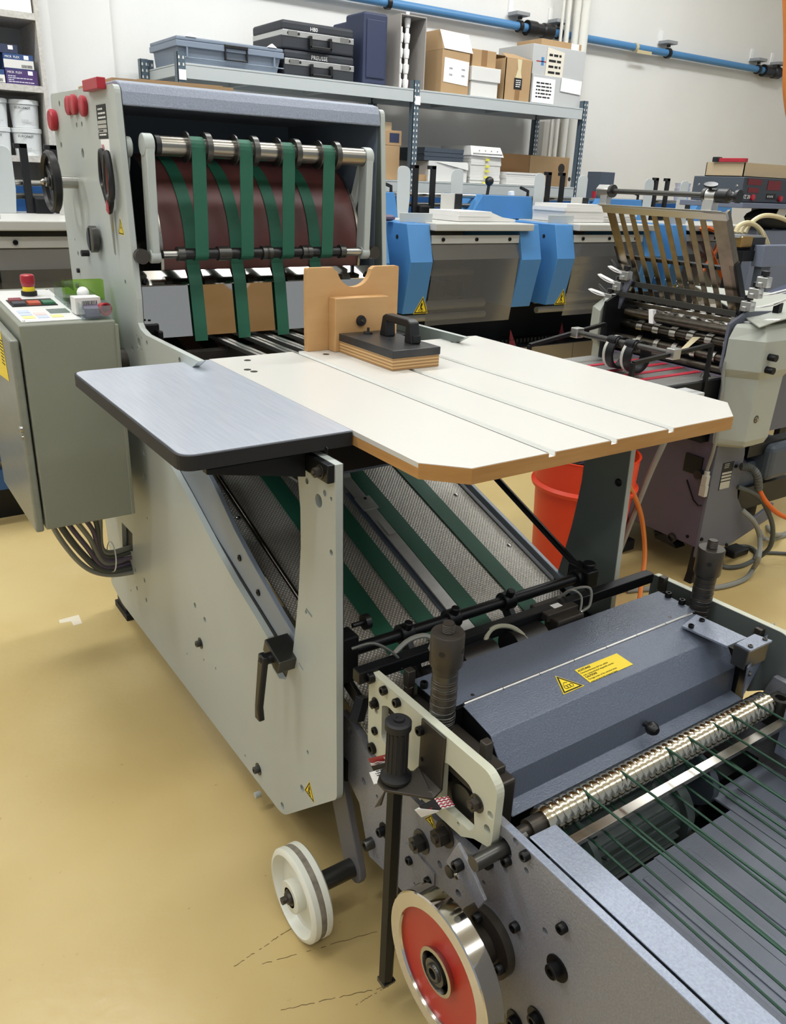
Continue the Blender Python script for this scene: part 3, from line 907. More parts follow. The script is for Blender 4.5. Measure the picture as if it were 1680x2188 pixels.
def slab(z0, z1, name, m, xs_, bevel=0):
    """strips of the table between the grooves"""
    for k, (a, b) in enumerate(xs_):
        pl = []
        if k == 0: pl = [(a, yb), (a, P1[1]), (P2[0], yf), (b, yf), (b, yb)]
        elif b > P3[0]: pl = [(a, yb), (a, yf), (P3[0], yf), (xr, P4[1]), (xr, yb)]
        else: pl = [(a, yb), (a, yf), (b, yf), (b, yb)]
        G(m).prism([(x, y, z0) for x, y in pl], (0, 0, z1 - z0)).out(name, T, bevel=bevel)
strips = [(xl, gx[0] - gw / 2), (gx[0] + gw / 2, gx[1] - gw / 2), (gx[1] + gw / 2, gx[2] - gw / 2), (gx[2] + gw / 2, xr)]
slab(tz0 + .0185, TZ, 'top_panel', M['laminate'], strips)
# beech core, its faces seen as the edge
G(M['beech']).prism([(xl + .0005, yb - .001, tz0), (xl + .0005, P1[1], tz0), (P2[0], yf + .0005, tz0), (P3[0], yf + .0005, tz0), (xr - .0005, P4[1], tz0), (xr - .0005, yb - .001, tz0)], (0, 0, .0185)).out('beech_core', T)
e = .0012
zt_b = TZ - .0012
prf = [(P2[0], tz0), (P3[0], tz0), (P3[0], zt_b)]
for q in gx[::-1]: prf += [(q + gw / 2, zt_b), (q + gw / 2, tz0 + .0195), (q - gw / 2, tz0 + .0195), (q - gw / 2, zt_b)]
prf += [(P2[0], zt_b)]
g = G(M['beech']).prism([(x, yf, z) for x, z in prf], (0, -e, 0))
g.prism([(xl, P1[1] - e, tz0), (P2[0], yf - e, tz0), (P2[0], yf, tz0), (xl, P1[1], tz0)], (0, 0, zt_b - tz0))
g.prism([(P3[0], yf - e, tz0), (xr + e, P4[1], tz0), (xr, P4[1], tz0), (P3[0], yf, tz0)], (0, 0, zt_b - tz0))
g.out('edge_band', T)
for q in gx:
    G(M['laminate_groove']).box((q - gw / 2 + .0004, yf + .0005, tz0 + .0186), (q + gw / 2 - .0004, yb, tz0 + .0195)).out('groove_strip', T)
    G(M['dark_iron']).box((q - gw / 2 - .0022, yf + .001, TZ - .0006), (q - gw / 2 - .0002, yb, TZ + .0003)).out('seam', T)
    G(M['dark_iron']).box((q + gw / 2 + .0005, yf + .001, TZ - .0006), (q + gw / 2 + .0013, yb, TZ + .0003)).out('seam', T)
    G(M['laminate_groove']).box((q + gw / 2 - .0008, yf + .001, tz0 + .02), (q + gw / 2 + .0004, yb, TZ + .0004)).out('groove_lip', T)
for p in [(0.8104, 1.8016, 1.083), (0.7677, 1.7082, 1.083), (0.7731, 1.6846, 1.083), (1.0217, 1.7894, 1.083), (1.4369, 1.7945, 1.083)]:
    p = V(p)
    G(M['dark_iron']).cyl(p, p + V((0, 0, .0006)), .0085, n=18).out('screw_plug', T)
B = thing('steel_board', (.55, 1.5, 1.055), 'scratched stainless side board with rounded corners beside the white table', 'table')
sp = [(TX0 - .001, 1.186), (TX0 - .001, 1.845), (.416, 1.845), (.416, 1.186)]
so = rnd(sp, [.0, .0, .028, .028], 6)
G(M['scratched']).prism([(x, y, TZ - .002) for x, y in so], (0, 0, .002)).out('steel_sheet', B)
G(M['black_rubber']).prism([(x, y, tz0 + .0005) for x, y in rnd([(TX0 - .003, 1.182), (TX0 - .003, 1.849), (.412, 1.849), (.412, 1.182)], [0, 0, .03, .03], 6)], (0, 0, TZ - .002 - tz0 - .0005)).out('black_core', B)

# ------------------------------------------------------------------ plywood stop block
K = thing('stop_block', (1.13, 1.7, TZ), 'plywood stop block with black handled weight and half round cut in its back board', 'block')
bx_0, bx_1, by_b = .992, 1.268, 1.836
zt = (0.9883, 1.836, 1.2901)[2]
cutc = (1.129, 1.836, 1.3019)
ctr = (1.1307, 1.836, 1.288)[0]
o2 = rnd([(bx_0, TZ + .0005), (bx_1, TZ + .0005), (bx_1, zt), (ctr + .060, zt)], [.002, .002, .006, .005])
cz_ = zt + .008
o2 += [(ctr + .052 * math.cos(math.radians(a)), cz_ - .008 + .050 * math.sin(math.radians(a))) for a in range(-8, -176, -8)]
o2 += rnd([(ctr - .060, zt), (bx_0, zt), (bx_0, TZ + .1)], [.005, .006, 0])
plate('back_board', K, M['plywood'], 'y', by_b - .001, by_b + .017, o2, bevel=.0015)
ix0, ix1 = (1.0542, 1.81, 1.0826)[0], (1.2059, 1.81, 1.1354)[0]
izt = (1.0527, 1.81, 1.2186)[2]
G(M['plywood']).box((ix0, 1.800, TZ + .0005), (ix1 + .01, 1.8345, izt)).out('front_board', K, bevel=.002)
wx0, wx1, wy0, wy1 = 1.066, 1.203, 1.553, 1.7995
wzt = (1.0652, 1.555, 1.1124)[2]
G(M['ply_edge']).box((wx0, wy0, TZ + .0005), (wx1, wy1, wzt)).out('layered_base', K, bevel=.0015)
pzt = wzt + .019
G(mat('iron_plate', '3b3b3d', .35, .6, (20, .4), second='55534f')).box((wx0 - .001, wy0 - .001, wzt), (wx1 + .002, wy1, pzt)).out('iron_weight', K, bevel=.0015)
hx = (wx0 + wx1) / 2 + .032
g = G(M['black_plastic'])
ha, hb = 1.745, 1.60
prof = [(ha, pzt), (ha - .034, pzt), (ha - .030, pzt + .038), (hb + .030, pzt + .038), (hb + .034, pzt), (hb, pzt), (hb + .012, pzt + .050), (hb + .024, pzt + .056), (ha - .024, pzt + .056), (ha - .012, pzt + .050)]
k0 = [(hx - .014, y, z) for y, z in prof]
g.prism(k0, (.028, 0, 0))
hd = g.out('handle', K, bevel=.003)
G(M['black_rubber']).box((hx - .010, hb - .003, pzt + .004), (hx + .010, hb + .004, pzt + .02)).out('screw_pocket', hd)
wc = V((1.1301, 1.8, 1.1598))
G(M['dark_steel']).lathe((wc.x, 1.80, wc.z), (0, -1, 0), [(0, .014), (.003, .014), (.003, .0125), (.008, .0125), (.008, .004)], 24).out('washer', K)
G(M['steel']).lathe((wc.x, 1.792, wc.z), (0, -1, 0), [(0, .004), (.006, .0035), (.006, 0)], 12).out('screw', K)
G(M['dark_steel']).cyl((hx - .035, 1.765, pzt), (hx - .035, 1.765, pzt + .006), .012, n=20).cyl((hx - .035, 1.765, pzt), (hx - .035, 1.765, pzt + .016), .0035, n=10).out('washer', K)

# ------------------------------------------------------------------ control cabinet
CB = thing('control_cabinet', (.48, 2.3, .575), 'grey wall-hung control cabinet with emergency stop, at left of the tower', 'cabinet')
cx0, cx1, cyn, cyf, czb = .372, .606, 2.165, 2.62, .588
ctn = 1.135
ctf = 1.165
G(M['cabinet_grey'] if 'cabinet_grey' in M else M.setdefault('cabinet_grey', mat('cabinet_grey', '84877a', .38, 0, (200, .15), (300, .12), second='787b6e'))).prism([(cx0, cyn, czb), (cx0, cyn, ctn), (cx0, cyf, ctf), (cx0, cyf, czb)], (cx1 - cx0, 0, 0)).out('body', CB, bevel=.004, seg=3)
G(M['cabinet_grey']).box((cx1 - .004, cyn - .003, czb + .002), (cx1 + .006, cyf, ctn - .01)).out('back_flange', CB, bevel=.002)
M['door_grey'] = mat('door_grey', '8b8e84', .3, .2, (40, .3), second='73766d', stretch=(1, .2, 1))
d = G(M['door_grey']).prism([(cx0 - .026, cyn + .006, czb - .006), (cx0 - .026, cyn + .006, ctn - .035), (cx0 - .026, cyf, ctf - .035), (cx0 - .026, cyf, czb - .006)], (.022, 0, 0)).out('door', CB, bevel=.006, seg=3)
lk = V((0.346, 2.1584, 0.8774))
G(M['steel']).lathe(lk, W_, [(0, .009), (.006, .009), (.008, .006), (.008, 0)], 16).out('lock', d)
G(M['steel']).lathe(lk + V((0, 0, -.022)), W_, [(0, .006), (.004, .006), (.006, 0)], 12).out('lock', d)
st = G(M['yellow']).prism([(0.3455, 2.2778, 1.1083), (0.3455, 2.2489, 0.9813), (0.3455, 2.3837, 0.9716)], (-.0006, 0, 0)).out('danger_sticker', d, fix=True)
p = V((0.3449, 2.2804, 1.0842))
print_lines(p + V((0, .03, 0)), (0, -1, 0), (0, 0, 1), .04, .07, 8, M['black_ink'], d, 5)
# sloping keypad panel
slp = (ctf - ctn) / (cyf - cyn)
def tp(x, y, dz=0): return V((x, y, ctn + slp * (y - cyn) + dz))
kp = G(M['panel_white'] if 'panel_white' in M else M.setdefault('panel_white', mat('panel_white', 'd9d9d6', .35)))
ky0, ky1, kx0, kx1 = cyn + .025, cyf - .04, cx0 + .012, cx0 + .165
kp.prism([tp(kx0, ky0), tp(kx1, ky0), tp(kx1, ky1), tp(kx0, ky1)], (0, 0, .003))
kpo = kp.out('keypad_panel', CB, bevel=.001)
def key(x, y, w, h, m, th=.0045, name='key'):
    return G(m).prism([tp(x, y, .003), tp(x + w, y, .003), tp(x + w, y + h, .003), tp(x, y + h, .003)], (0, 0, th)).out(name, kpo)
km = dict(d=M['black_ink'], r=mat('key_red', '7c2630', .4), o=mat('key_orange', 'b5523a', .4), g=mat('key_green', '2c6a4a', .4), b=mat('key_black', '33333a', .4), y=mat('key_yellow', 'e9d98a', .5), p=mat('key_pink', 'eac3bd', .5), l=mat('key_blue', 'b9c4dc', .5), c=mat('lcd', '6d7873', .25))
bk = key(kx0 + .012, ky0 + .17, .115, .085, km['d'], .002, 'key_frame')
for i, (a, b, c) in enumerate(((0, 1, 'r'), (0, 0, 'b'), (1, 0, 'o'), (2, 0, 'g'))):
    key(kx0 + .017 + a * .037, ky0 + .175 + b * .042, .031, .034, km[c], .008)
for i, (a, b, c) in enumerate(((0, 0, 'y'), (1, 0, 'l'), (2, 0, 'y'), (0, 1, 'l'), (1, 1, 'p'), (0, 2, 'l'))):
    key(kx0 + .012 + a * .034, ky0 + .03 + b * .034, .028, .026, km[c], .0012)
key(kx0 + .085, ky0 + .075, .05, .05, km['c'], .0012, 'display')
for x, y in ((kx0 + .006, ky0 + .006), (kx1 - .006, ky0 + .006), (kx0 + .006, ky1 - .006), (kx1 - .006, ky1 - .006), (kx1 - .006, ky0 + .18)):
    bolt(CB, tp(x, y, .003), (0, 0, 1), .0035, .002, 'dome', m=M['steel'])
es = tp(kx0 + .085, ky1 - .075, .003)
e_ = G(M['black_ink']).cyl(es, es + V((0, 0, .012)), .021, n=20).out('stop_base', CB)
G(M['yellow']).lathe(es + V((0, 0, .012)), (0, 0, 1), [(0, .0165), (.012, .0155), (.012, 0)], 24).out('stop_collar', e_)
G(M['red_plastic']).lathe(es + V((0, 0, .022)), (0, 0, 1), [(0, .013), (.004, .017), (.02, .0195), (.032, .0185), (.035, .015), (.036, 0)], 28).out('stop_button', e_, label='red mushroom emergency stop button')
# loom of cables from the cabinet into the plate
cb_ = []
for k, (m, r) in enumerate(((M['cable_grey'], .008), (M['cable_dark'], .010), (M['purple'], .008), (M['cable_grey'], .008), (M['purple'], .0075), (M['cable_dark'], .008), (M['cable_grey'], .009))):
    a = V((.43 + .018 * (k % 7), 2.42 + .012 * (k % 3), .60))
    b = V((XL + .03, 2.46 + .012 * (k % 4) - .02, .285 + .014 * k - .02))
    z = .33 + .026 * k
    pts = smooth([a, a + V((.0, -.02, -.10 + .012 * k)), V((.50 + .012 * k, 2.42, z + .02)), V((.58, 2.44, b.z + .015)), b], 7)
    cb_.append((pts, r, m))
CL = thing('cable_loom', (.52, 2.42, .3), 'loom of grey and violet cables hanging under the control cabinet', 'cables')
for pts, r, m in cb_: G(m).tube(pts, r, 8).out('cable', CL)
G(M['paper']).lathe((.60, 2.44, .34), (1, 0, -.1), [(0, .05), (.004, .05)], 16).out('cable_tie', CL)

# clear tray of odds and ends on the cabinet
TR = thing('clear_tray', tp(.57, 2.32, .001), 'clear plastic tray on top of the control cabinet', 'tray')
ty0, ty1, tx0, tx1 = cyn + .012, cyn + .30, cx0 + .155, cx1 - .006
def wallc(a, b, h, name='side'): 
    a, b = V(a), V(b)
    G(M['clear']).prism([a, b, b + V((0, 0, h)), a + V((0, 0, h))], ((b - a).normalized().cross(V((0, 0, 1)))) * .002).out(name, TR, fix=True)
zb_ = .004
G(M['clear']).prism([tp(tx0, ty0, .0035), tp(tx1, ty0, .0035), tp(tx1, ty1, .0035), tp(tx0, ty1, .0035)], (0, 0, .002)).out('bottom', TR)
wallc(tp(tx0, ty0, zb_), tp(tx1, ty0, zb_), .032); wallc(tp(tx0, ty1, zb_), tp(tx1, ty1, zb_), .04); wallc(tp(tx0, ty0, zb_), tp(tx0, ty1, zb_), .035); wallc(tp(tx1, ty0, zb_), tp(tx1, ty1, zb_), .035)
wallc(tp(tx0, ty0 + .15, zb_), tp(tx1, ty0 + .15, zb_), .034)
q = tp(tx1 - .045, ty0 + .06, .006)
o = G(M['box_white']).box(q + V((-.032, -.02, 0)), q + V((.032, .03, .042))).out('matchbox', label='small white carton with a barcode standing in the clear tray', cat='box')
g = G(M['black_ink'])
rr = random.Random(4)
x = q.x - .016
while x < q.x + .022:
    w = rr.choice((.0007, .0013, .002)); g.box((x, q.y - .0204, q.z + .012), (x + w, q.y - .0199, q.z + .034)); x += w + rr.choice((.0008, .0014))
g.out('barcode', o)
q = tp(tx0 + .035, ty0 + .11, .006)
G(M['paper']).ball(q + V((0, 0, .042)), .016).cyl(q, q + V((0, 0, .03)), .008, n=12).out('white_knob', label='white round knob standing in the clear tray', cat='ball')  # a white knob on its stem
q = tp(tx0 + .06, ty0 + .035, .022)
G(M['red_plastic']).lathe(q, (.25, -1, 0), [(0, .0), (0, .014), (.022, .017), (.022, .013), (.002, .011)], 20).out('plastic_lid', label='red plastic lid lying open end forward in the tray', cat='tube')  # a red plastic lid turned on its side
q = tp(tx0 + .03, ty0 + .20, .008)
gg = G(M['clear_green']).box(q + V((-.02, 0, 0)), q + V((.085, .03, .055)))
gg.out('green_case', label='green transparent case at the back of the clear tray', cat='case')
G(M['purple']).obox(tp(tx0 + .012, ty0 + .01, .008), (.035, -.006, .0), (.012, .07, .012), (-.003, 0, .02)).out('card_pack', label='pale violet pack leaning in the front of the clear tray', cat='pack')

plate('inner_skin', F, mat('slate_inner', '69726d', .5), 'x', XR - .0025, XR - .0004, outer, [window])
bolt(F, (XR - .0025,) + (1.1481, 0.8724), (-1, 0, 0), .010, .004, 'dome')

# ------------------------------------------------------------------ the folding unit in front
U = thing('folding_unit', (1.1, .6, 0), 'blue grey folding unit with ridged steel roller and red handwheel, nearest the camera', 'machine')
XP = .716            # outer face of the blue grey side panel
XW = .70             # outer face of the cream plate
side = [(1.1845, 0.4838), (1.1436, 0.481), (1.1038, 0.4695), (1.089, 0.4521), (1.0545, 0.4499), (.90, .455), (.745, .47), (.715, .578), (-.45, .578), (-.45, .16), (0.62, 0.2172), (0.9931, 0.2112), (1.0591, 0.1999), (1.069, 0.2168), (1.104, 0.3059), (1.1811, 0.3521)]
sh = [(1.1888, 0.4257) + (.006,), (1.1465, 0.4595) + (.008,), (1.0906, 0.3728) + (.008,)]
sh += [p + (r,) for p, r in [((0.8348, 0.375), .007), ((0.779, 0.3564), .008), ((0.862, 0.2872), .006), ((0.6766, 0.5033), .005), ((0.6335, 0.5396), .005), ((0.7206, 0.4347), .005), ((0.5814, 0.4649), .006), ((0.6541, 0.305), .007), ((0.6624, 0.5727), .006), ((0.9036, 0.2665), .003), ((1.0401, 0.3717), .004)]]
rr0 = (0.6859, 0.5396)
sh += [rr0 + (.019,)]
spl = plate('side_panel', U, M['hammer_brown'], 'x', XP, XP + .015, side, sh, bevel=.002)
plate('side_panel', U, M['hammer_brown'], 'x', 1.478, 1.493, side, (), bevel=.002)
# bent cover strips on the panels' tops
def cover(x0, x1, xin):
    G(M['hammer_light']).prism([(x0, .652, .579), (x0, -.45, .579), (x1, -.45, .579), (x1, .650, .579)], (0, 0, .003)).box((x1 - .003 if xin > 0 else x1, -.45, .45), (x1 if xin > 0 else x1 + .003, .65, .579)).out('rail_cover', U, bevel=.002)
cover(.7335, .787, 1)
cover(1.476, 1.425, -1)
G(M['hammer_light']).box((XP + .0005, -.44, .577), (XP + .0145, .69, .5795)).out('panel_lip', U, bevel=.001)
# cream end plates with their two windows
wo = rnd([(1.0586, 0.6607), (0.721, 0.6703), (0.6958, 0.6523), (0.6968, 0.5512), (0.7004, 0.5357), (0.7383, 0.5232), (0.7687, 0.5029), (0.8285, 0.4979), (0.9102, 0.4962), (1.0317, 0.4872), (1.0556, 0.4994)], [.010, .012, .02, 0, 0, 0, 0, 0, 0, .01, .012])
w1 = rnd([(1.013, 0.6101), (0.9952, 0.6212), (0.9356, 0.6167), (0.9301, 0.5444), (0.9771, 0.5315), (1.0104, 0.5386)], [.004, .01, .01, .01, .008, .012])
w2 = rnd([(0.8317, 0.6088), (0.8175, 0.6189), (0.7495, 0.6166), (0.7385, 0.5445), (0.7487, 0.5303), (0.8287, 0.5263)], [.004, .01, .02, .006, .006, .008])
wh = [p + (r,) for p, r in [((1.0306, 0.5866), .005), ((0.7061, 0.5971), .007), ((0.7099, 0.5659), .008), ((0.847, 0.5233), .005), ((0.8844, 0.4948), .004), ((0.7771, 0.522), .004)]]
plate('end_plate', U, M['plate_cream'], 'x', XW, XW + .0155, wo, [w1, w2] + wh, bevel=.002)
plate('end_plate', U, M['plate_cream'], 'x', 1.497, 1.512, wo, [], bevel=.002)
plate('inner_skin', U, mat('unit_shade', '5f6663', .5), 'x', 1.4945, 1.4968, wo, [])  # cream inner face in shadow, its shade painted as a dark skin
G(M['black_metal']).box((.735, .40, .30), (1.475, .98, .305)).out('belly_pan', U)
G(M['black_metal']).box((1.438, .765, .48), (1.476, .90, .60)).out('end_block', U)
for p, s in (((.7006, .0, .0), 0),):
    pass
for p in [(0.7, 1.047, 0.6531)]: bolt(U, p, W_, .0115, .012)
for p in [(0.7, 1.0031, 0.6506), (0.7, 0.9613, 0.6501)]: bolt(U, p, W_, .0085, .010)
for p in [(0.7, 1.0331, 0.6028)]: bolt(U, p, W_, .0085, .009, 'hex')
for p in [(0.7, 1.0299, 0.5437)]: bolt(U, p, W_, .008, .006)
for p in [(0.7, 1.0357, 0.4998)]: bolt(U, p, W_, .0115, .008)
for p in [(0.7, 0.7378, 0.5965)]: bolt(U, p, W_, .011, .012, 'hex', m=M['dark_iron'])
for p in [(0.74, 0.8542, 0.5494), (0.74, 1.0406, 0.5196)]: bolt(U, p, W_, .010, .014)
# dark bearing blocks behind the windows
G(M['dark_iron']).box((.735, .745, .50), (.79, .86, .60)).box((.735, .91, .54), (.78, 1.0, .62)).out('bearing_block', U, bevel=.004)
G(M['dark_steel']).cyl((.725, .80, .54), (.79, .80, .54), .03, n=20).out('bearing', U)
# screws of the side panel
for p in [(0.716, 1.0095, 0.3107), (0.716, 0.6887, 0.2587)]: bolt(U, p, W_, .0095, .014, 'washer')
for p in [(0.716, 1.0506, 0.2449)]: bolt(U, p, W_, .012, .02, m=M['dark_steel'])
for p in [(0.716, 0.9168, 0.3158), (0.716, 0.8575, 0.3177), (0.716, 0.7107, 0.487), (0.716, 0.6721, 0.5266), (0.716, 0.6358, 0.5693), (0.716, 0.6375, 0.4208), (0.716, 0.5483, 0.5074), (0.716, 0.6946, 0.3146)]: bolt(U, p, W_, .0085, .011)
for p in [(0.716, 0.5481, 0.4234)]: bolt(U, p, W_, .012, .014, 'washer')
for p in [(0.716, 0.5723, 0.2849), (0.716, 0.6137, 0.2292)]: bolt(U, p, W_, .011, .010, 'washer')
for p in [(0.716, 0.8895, 0.3823)]: bolt(U, p, W_, .0165, .018, 'hex', m=M['dark_steel'])
for p in [(0.716, 0.8263, 0.4523)]: bolt(U, p, W_, .017, .02, 'hex', m=M['dark_iron'])
warning(U, (0.7155, 0.8488, 0.4393), (0.7155, 0.8854, 0.4408), (0.7155, 0.8677, 0.4635), W_, 0)
# small cover plate left of the wheel
G(M['hammer_brown']).prism([(0.7155, 0.9366, 0.3409), (0.7155, 0.9112, 0.3485), (0.7155, 0.8439, 0.3461), (0.7155, 0.8413, 0.3044), (0.7155, 0.9324, 0.2861)], (-.003, 0, 0)).out('cover_plate', U)
# cross shaft and the strap plate hanging from it
q = V((0.716, 0.6859, 0.5396))
G(M['dark_steel']).cyl((.655, q.y, q.z), (.76, q.y, q.z), .0125, n=20).out('cross_shaft', U)
q2 = V((0.716, 0.7632, 0.4431))
G(M['dark_steel']).cyl((.675, q2.y, q2.z), (.72, q2.y, q2.z), .011, n=18).out('spacer', U)
G(M['hammer_brown']).prism([(0.672, 0.7442, 0.5231), (0.672, 0.7085, 0.5013), (0.672, 0.6701, 0.4688), (0.672, 0.6825, 0.4401), (0.672, 0.7248, 0.4579), (0.672, 0.7698, 0.4613)], (.006, 0, 0)).out('strap_plate', U, bevel=.001)
bolt(U, (0.672, 0.7321, 0.4903), W_, .010, .014)
bolt(U, (0.672, 0.7394, 0.4577), W_, .006, .003, 'dome', m=M['steel'])
# handwheel
HC = V((.60, .690, .340))
wh_ = thing('red_handwheel', (.62, .690, .21), 'polished steel rimmed handwheel with a red disc on the near side panel', 'handwheel')
R = .127
G(M['polished']).lathe(HC, (1, 0, 0), [(.004, R - .027), (0, R - .025), (0, R - .002), (.002, R), (.033, R), (.035, R - .002), (.035, R - .024), (.004, R - .027)], 72).out('rim', wh_)
G(M['red_paint']).lathe(HC, (1, 0, 0), [(.008, R - .026), (.013, R - .05), (.010, .036), (.026, .036), (.030, R - .05), (.024, R - .025)], 60).out('disc', wh_)
g = G(M['steel']).lathe(HC, (1, 0, 0), [(.011, .036), (.002, .040), (.0, .040), (-.001, .034), (.008, .032), (.008, .02)], 40)
g.out('hub_ring', wh_)
g = G(M['dark_steel']).lathe(HC, (1, 0, 0), [(.008, .033), (.008, .023), (-.002, .023), (-.002, .016), (-.006, .015), (-.006, .009), (.02, .009)], 32)
for k in range(24):
    a = k * math.tau / 24
    g.obox(HC + V((-.0065, .0125 * math.cos(a), .0125 * math.sin(a))), (.002, 0, 0), V((0, math.cos(a), math.sin(a))) * .003, V((0, -math.sin(a), math.cos(a))) * .0014)
g.out('bearing', wh_)
G(M['red_paint']).lathe(HC, (1, 0, 0), [(.030, .05), (.036, .040), (.052, .034), (.052, 0)], 32).out('boss', wh_)
g = G(M['dark_iron'])
g.lathe(HC, (1, 0, 0), [(.050, .033), (.098, .033), (.100, .060), (.1155, .060), (.1155, 0)], 40)
hub = g.out('hub_flange', U)
for a in (70, 190, 310):
    bolt(U, HC + V((.100, .047 * math.cos(math.radians(a)), .047 * math.sin(math.radians(a)))), W_, .009, .012)
# adjusting handle: hexagon bar with rubber grip in an angle bracket
hy = .893
hx_ = .652
zb_, zm, zg, zt_ = (0.652, 0.8846, 0.0668)[2], (0.652, 0.8761, 0.5388)[2], (0.652, 0.8774, 0.5559)[2], (0.652, 0.8834, 0.6742)[2]
HB = thing('crank_bar', (hx_, hy, zb_), 'long black hexagon bar with ribbed rubber grip standing in the near bracket', 'handle')
g = G(M['black_metal'])
g.lathe((hx_, hy, zb_), (0, 0, 1), [(0, 0), (0, .0135), (.006, .0145), (zm - zb_, .0145), (zm - zb_, 0)], 6)
g.out('hexagon_bar', HB)
G(M['dark_steel']).prism([(hx_ - .012, hy - .014, zb_ + .001), (hx_ - .012, hy + .012, zb_ + .001), (hx_ - .012, hy + .012, zb_ - .010), (hx_ - .012, hy - .010, zb_ - .010)], (.026, 0, 0)).out('claw', HB)
gz = zt_ - zg
prof = [(0, 0), (0, .026), (.006, .027), (.012, .021), (.018, .0185)]
for k in range(1): pass
prof += [(gz - .02, .0175), (gz - .016, .0225), (gz - .003, .0225), (gz, .019), (gz, .009), (gz + .004, .009), (gz + .004, .005), (gz + .002, .004), (gz + .002, 0)]
gr = G(M['black_rubber']).lathe((hx_, hy, zg), (0, 0, 1), prof, 28).out('grip', HB)
g = G(M['black_rubber'])
for k in range(14):
    a = k * math.tau / 14
    g.cyl((hx_ + .0178 * math.cos(a), hy + .0178 * math.sin(a), zg + .02), (hx_ + .0172 * math.cos(a), hy + .0172 * math.sin(a), zt_ - .02), .0022, n=6)
g.out('grip_rib', gr, kind='stuff')
b0, b1 = V((0.696, 0.9044, 0.6656)), V((0.696, 0.8536, 0.6622))
g = G(M['dark_iron'])
zlo = zg - .010
yl, yh = hy - .075, hy - .005
vpl = [(yh, (0.696, 0.9057, 0.6639)[2]), (yl + .005, (0.696, 0.8539, 0.6658)[2]), (yl + .005, zlo + .012), (yh, zlo + .012)]
g.prism([(.6955, y, z) for y, z in vpl], (.0042, 0, 0))
g.prism([(.6997, yl + .005, zlo + .012), (.6997, yh, zlo + .012), (.6955, yh, zlo + .012), (.688, yh + .004, zlo + .004), (.676, yh + .02, zlo), (.66, hy + .026, zlo), (.636, hy + .026, zlo), (.622, hy + .012, zlo), (.622, hy - .012, zlo), (.636, hy - .026, zlo), (.68, yl + .004, zlo)], (0, 0, .005))
g.out('angle_bracket', U, bevel=.001)
bolt(U, (0.695, 0.8847, 0.6422), W_, .0085, .009)
bolt(U, (0.695, 0.8797, 0.5849), W_, .004, .001)
# flat arm hanging below the first leaflet
G(M['dark_iron']).prism([(0.69, 0.9784, 0.4442), (0.69, 0.9731, 0.4613), (0.69, 0.9917, 0.3983), (0.69, 1.0104, 0.3791)], (.004, 0, 0)).out('pointer', U, fix=True)
# ------------------------------ hood
hx0, hx1 = .790, 1.435
hoodp = [(.892, .652), (.816, .638), (.7745, .582), (.772, .524), (.744, .520)]
def sheet(pts, t):
    """a bent sheet: the profile thickened inwards"""
    out = []
    n = len(pts)
    for i, p in enumerate(pts):
        a, b = V(pts[max(i - 1, 0)]), V(pts[min(i + 1, n - 1)])
        d = (b - a).normalized()
        out.append((p[0] - d.y * t, p[1] + d.x * t))
    return pts + out[::-1]
def prof_x(pts, x0, x1, m, name, parent, **kw):
    return G(m).prism([(x0, y, z) for y, z in pts], (x1 - x0, 0, 0)).out(name, parent, **kw)
M['hood_blue'] = mat('hood_blue', '687080', .34, .1, (330, .4), (300, .6), second='565e6c')
hd = prof_x(sheet(hoodp, .003), hx0, hx1, M['hood_blue'], 'hood', U, bevel=.0015)
G(M['black_metal']).prism([(hx0 + .002, .890, .646), (hx0 + .002, .816, .632), (hx0 + .002, .778, .580), (hx0 + .002, .776, .50), (hx0 + .002, .90, .50)], (.003, 0, 0)).out('end_sheet', hd)
G(M['hood_blue']).prism([(hx1 - .006, .890, .646), (hx1 - .006, .816, .632), (hx1 - .006, .778, .580), (hx1 - .006, .776, .53), (hx1 - .006, .90, .53)], (.003, 0, 0)).out('end_sheet', hd)
G(M['hood_blue']).box((hx0 - .03, .9, .647), (hx1 + .02, 1.005, .650)).out('rear_cover', U, bevel=.001)
G(M['black_metal']).box((hx0 - .02, .895, .48), (hx1 + .02, 1.0, .646)).out('inner_frame', U)
g = G(M['alu'])
n_ = 7
for k in range(n_):
    a = hx0 + .004 + (hx1 - hx0 - .008) * k / n_
    b = hx0 + .004 + (hx1 - hx0 - .008) * (k + 1) / n_ - .0015
    hg = G(M['alu']).cyl((a, .8955, .651), (b, .8955, .651), .0036, n=10).out('hinge_knuckle', hd)
kb = V((1.1477, 0.77, 0.5527))
G(M['black_plastic']).lathe(kb, (0, -1, .0), [(0, .006), (.008, .006), (.010, .011), (.016, .0135), (.024, .012), (.030, .007), (.031, 0)], 20).out('knob', hd)
for p in [(0.7653, 0.9752, 0.65), (1.4511, 0.9753, 0.65), (1.4505, 0.9378, 0.65)]: bolt(U, p, (0, 0, 1), .0075, .011)
for p in [(0.8262, 0.9102, 0.65), (1.3764, 0.9112, 0.65)]: bolt(U, p, (0, 0, 1), .004, .001, 'dome', m=M['dark_steel'])
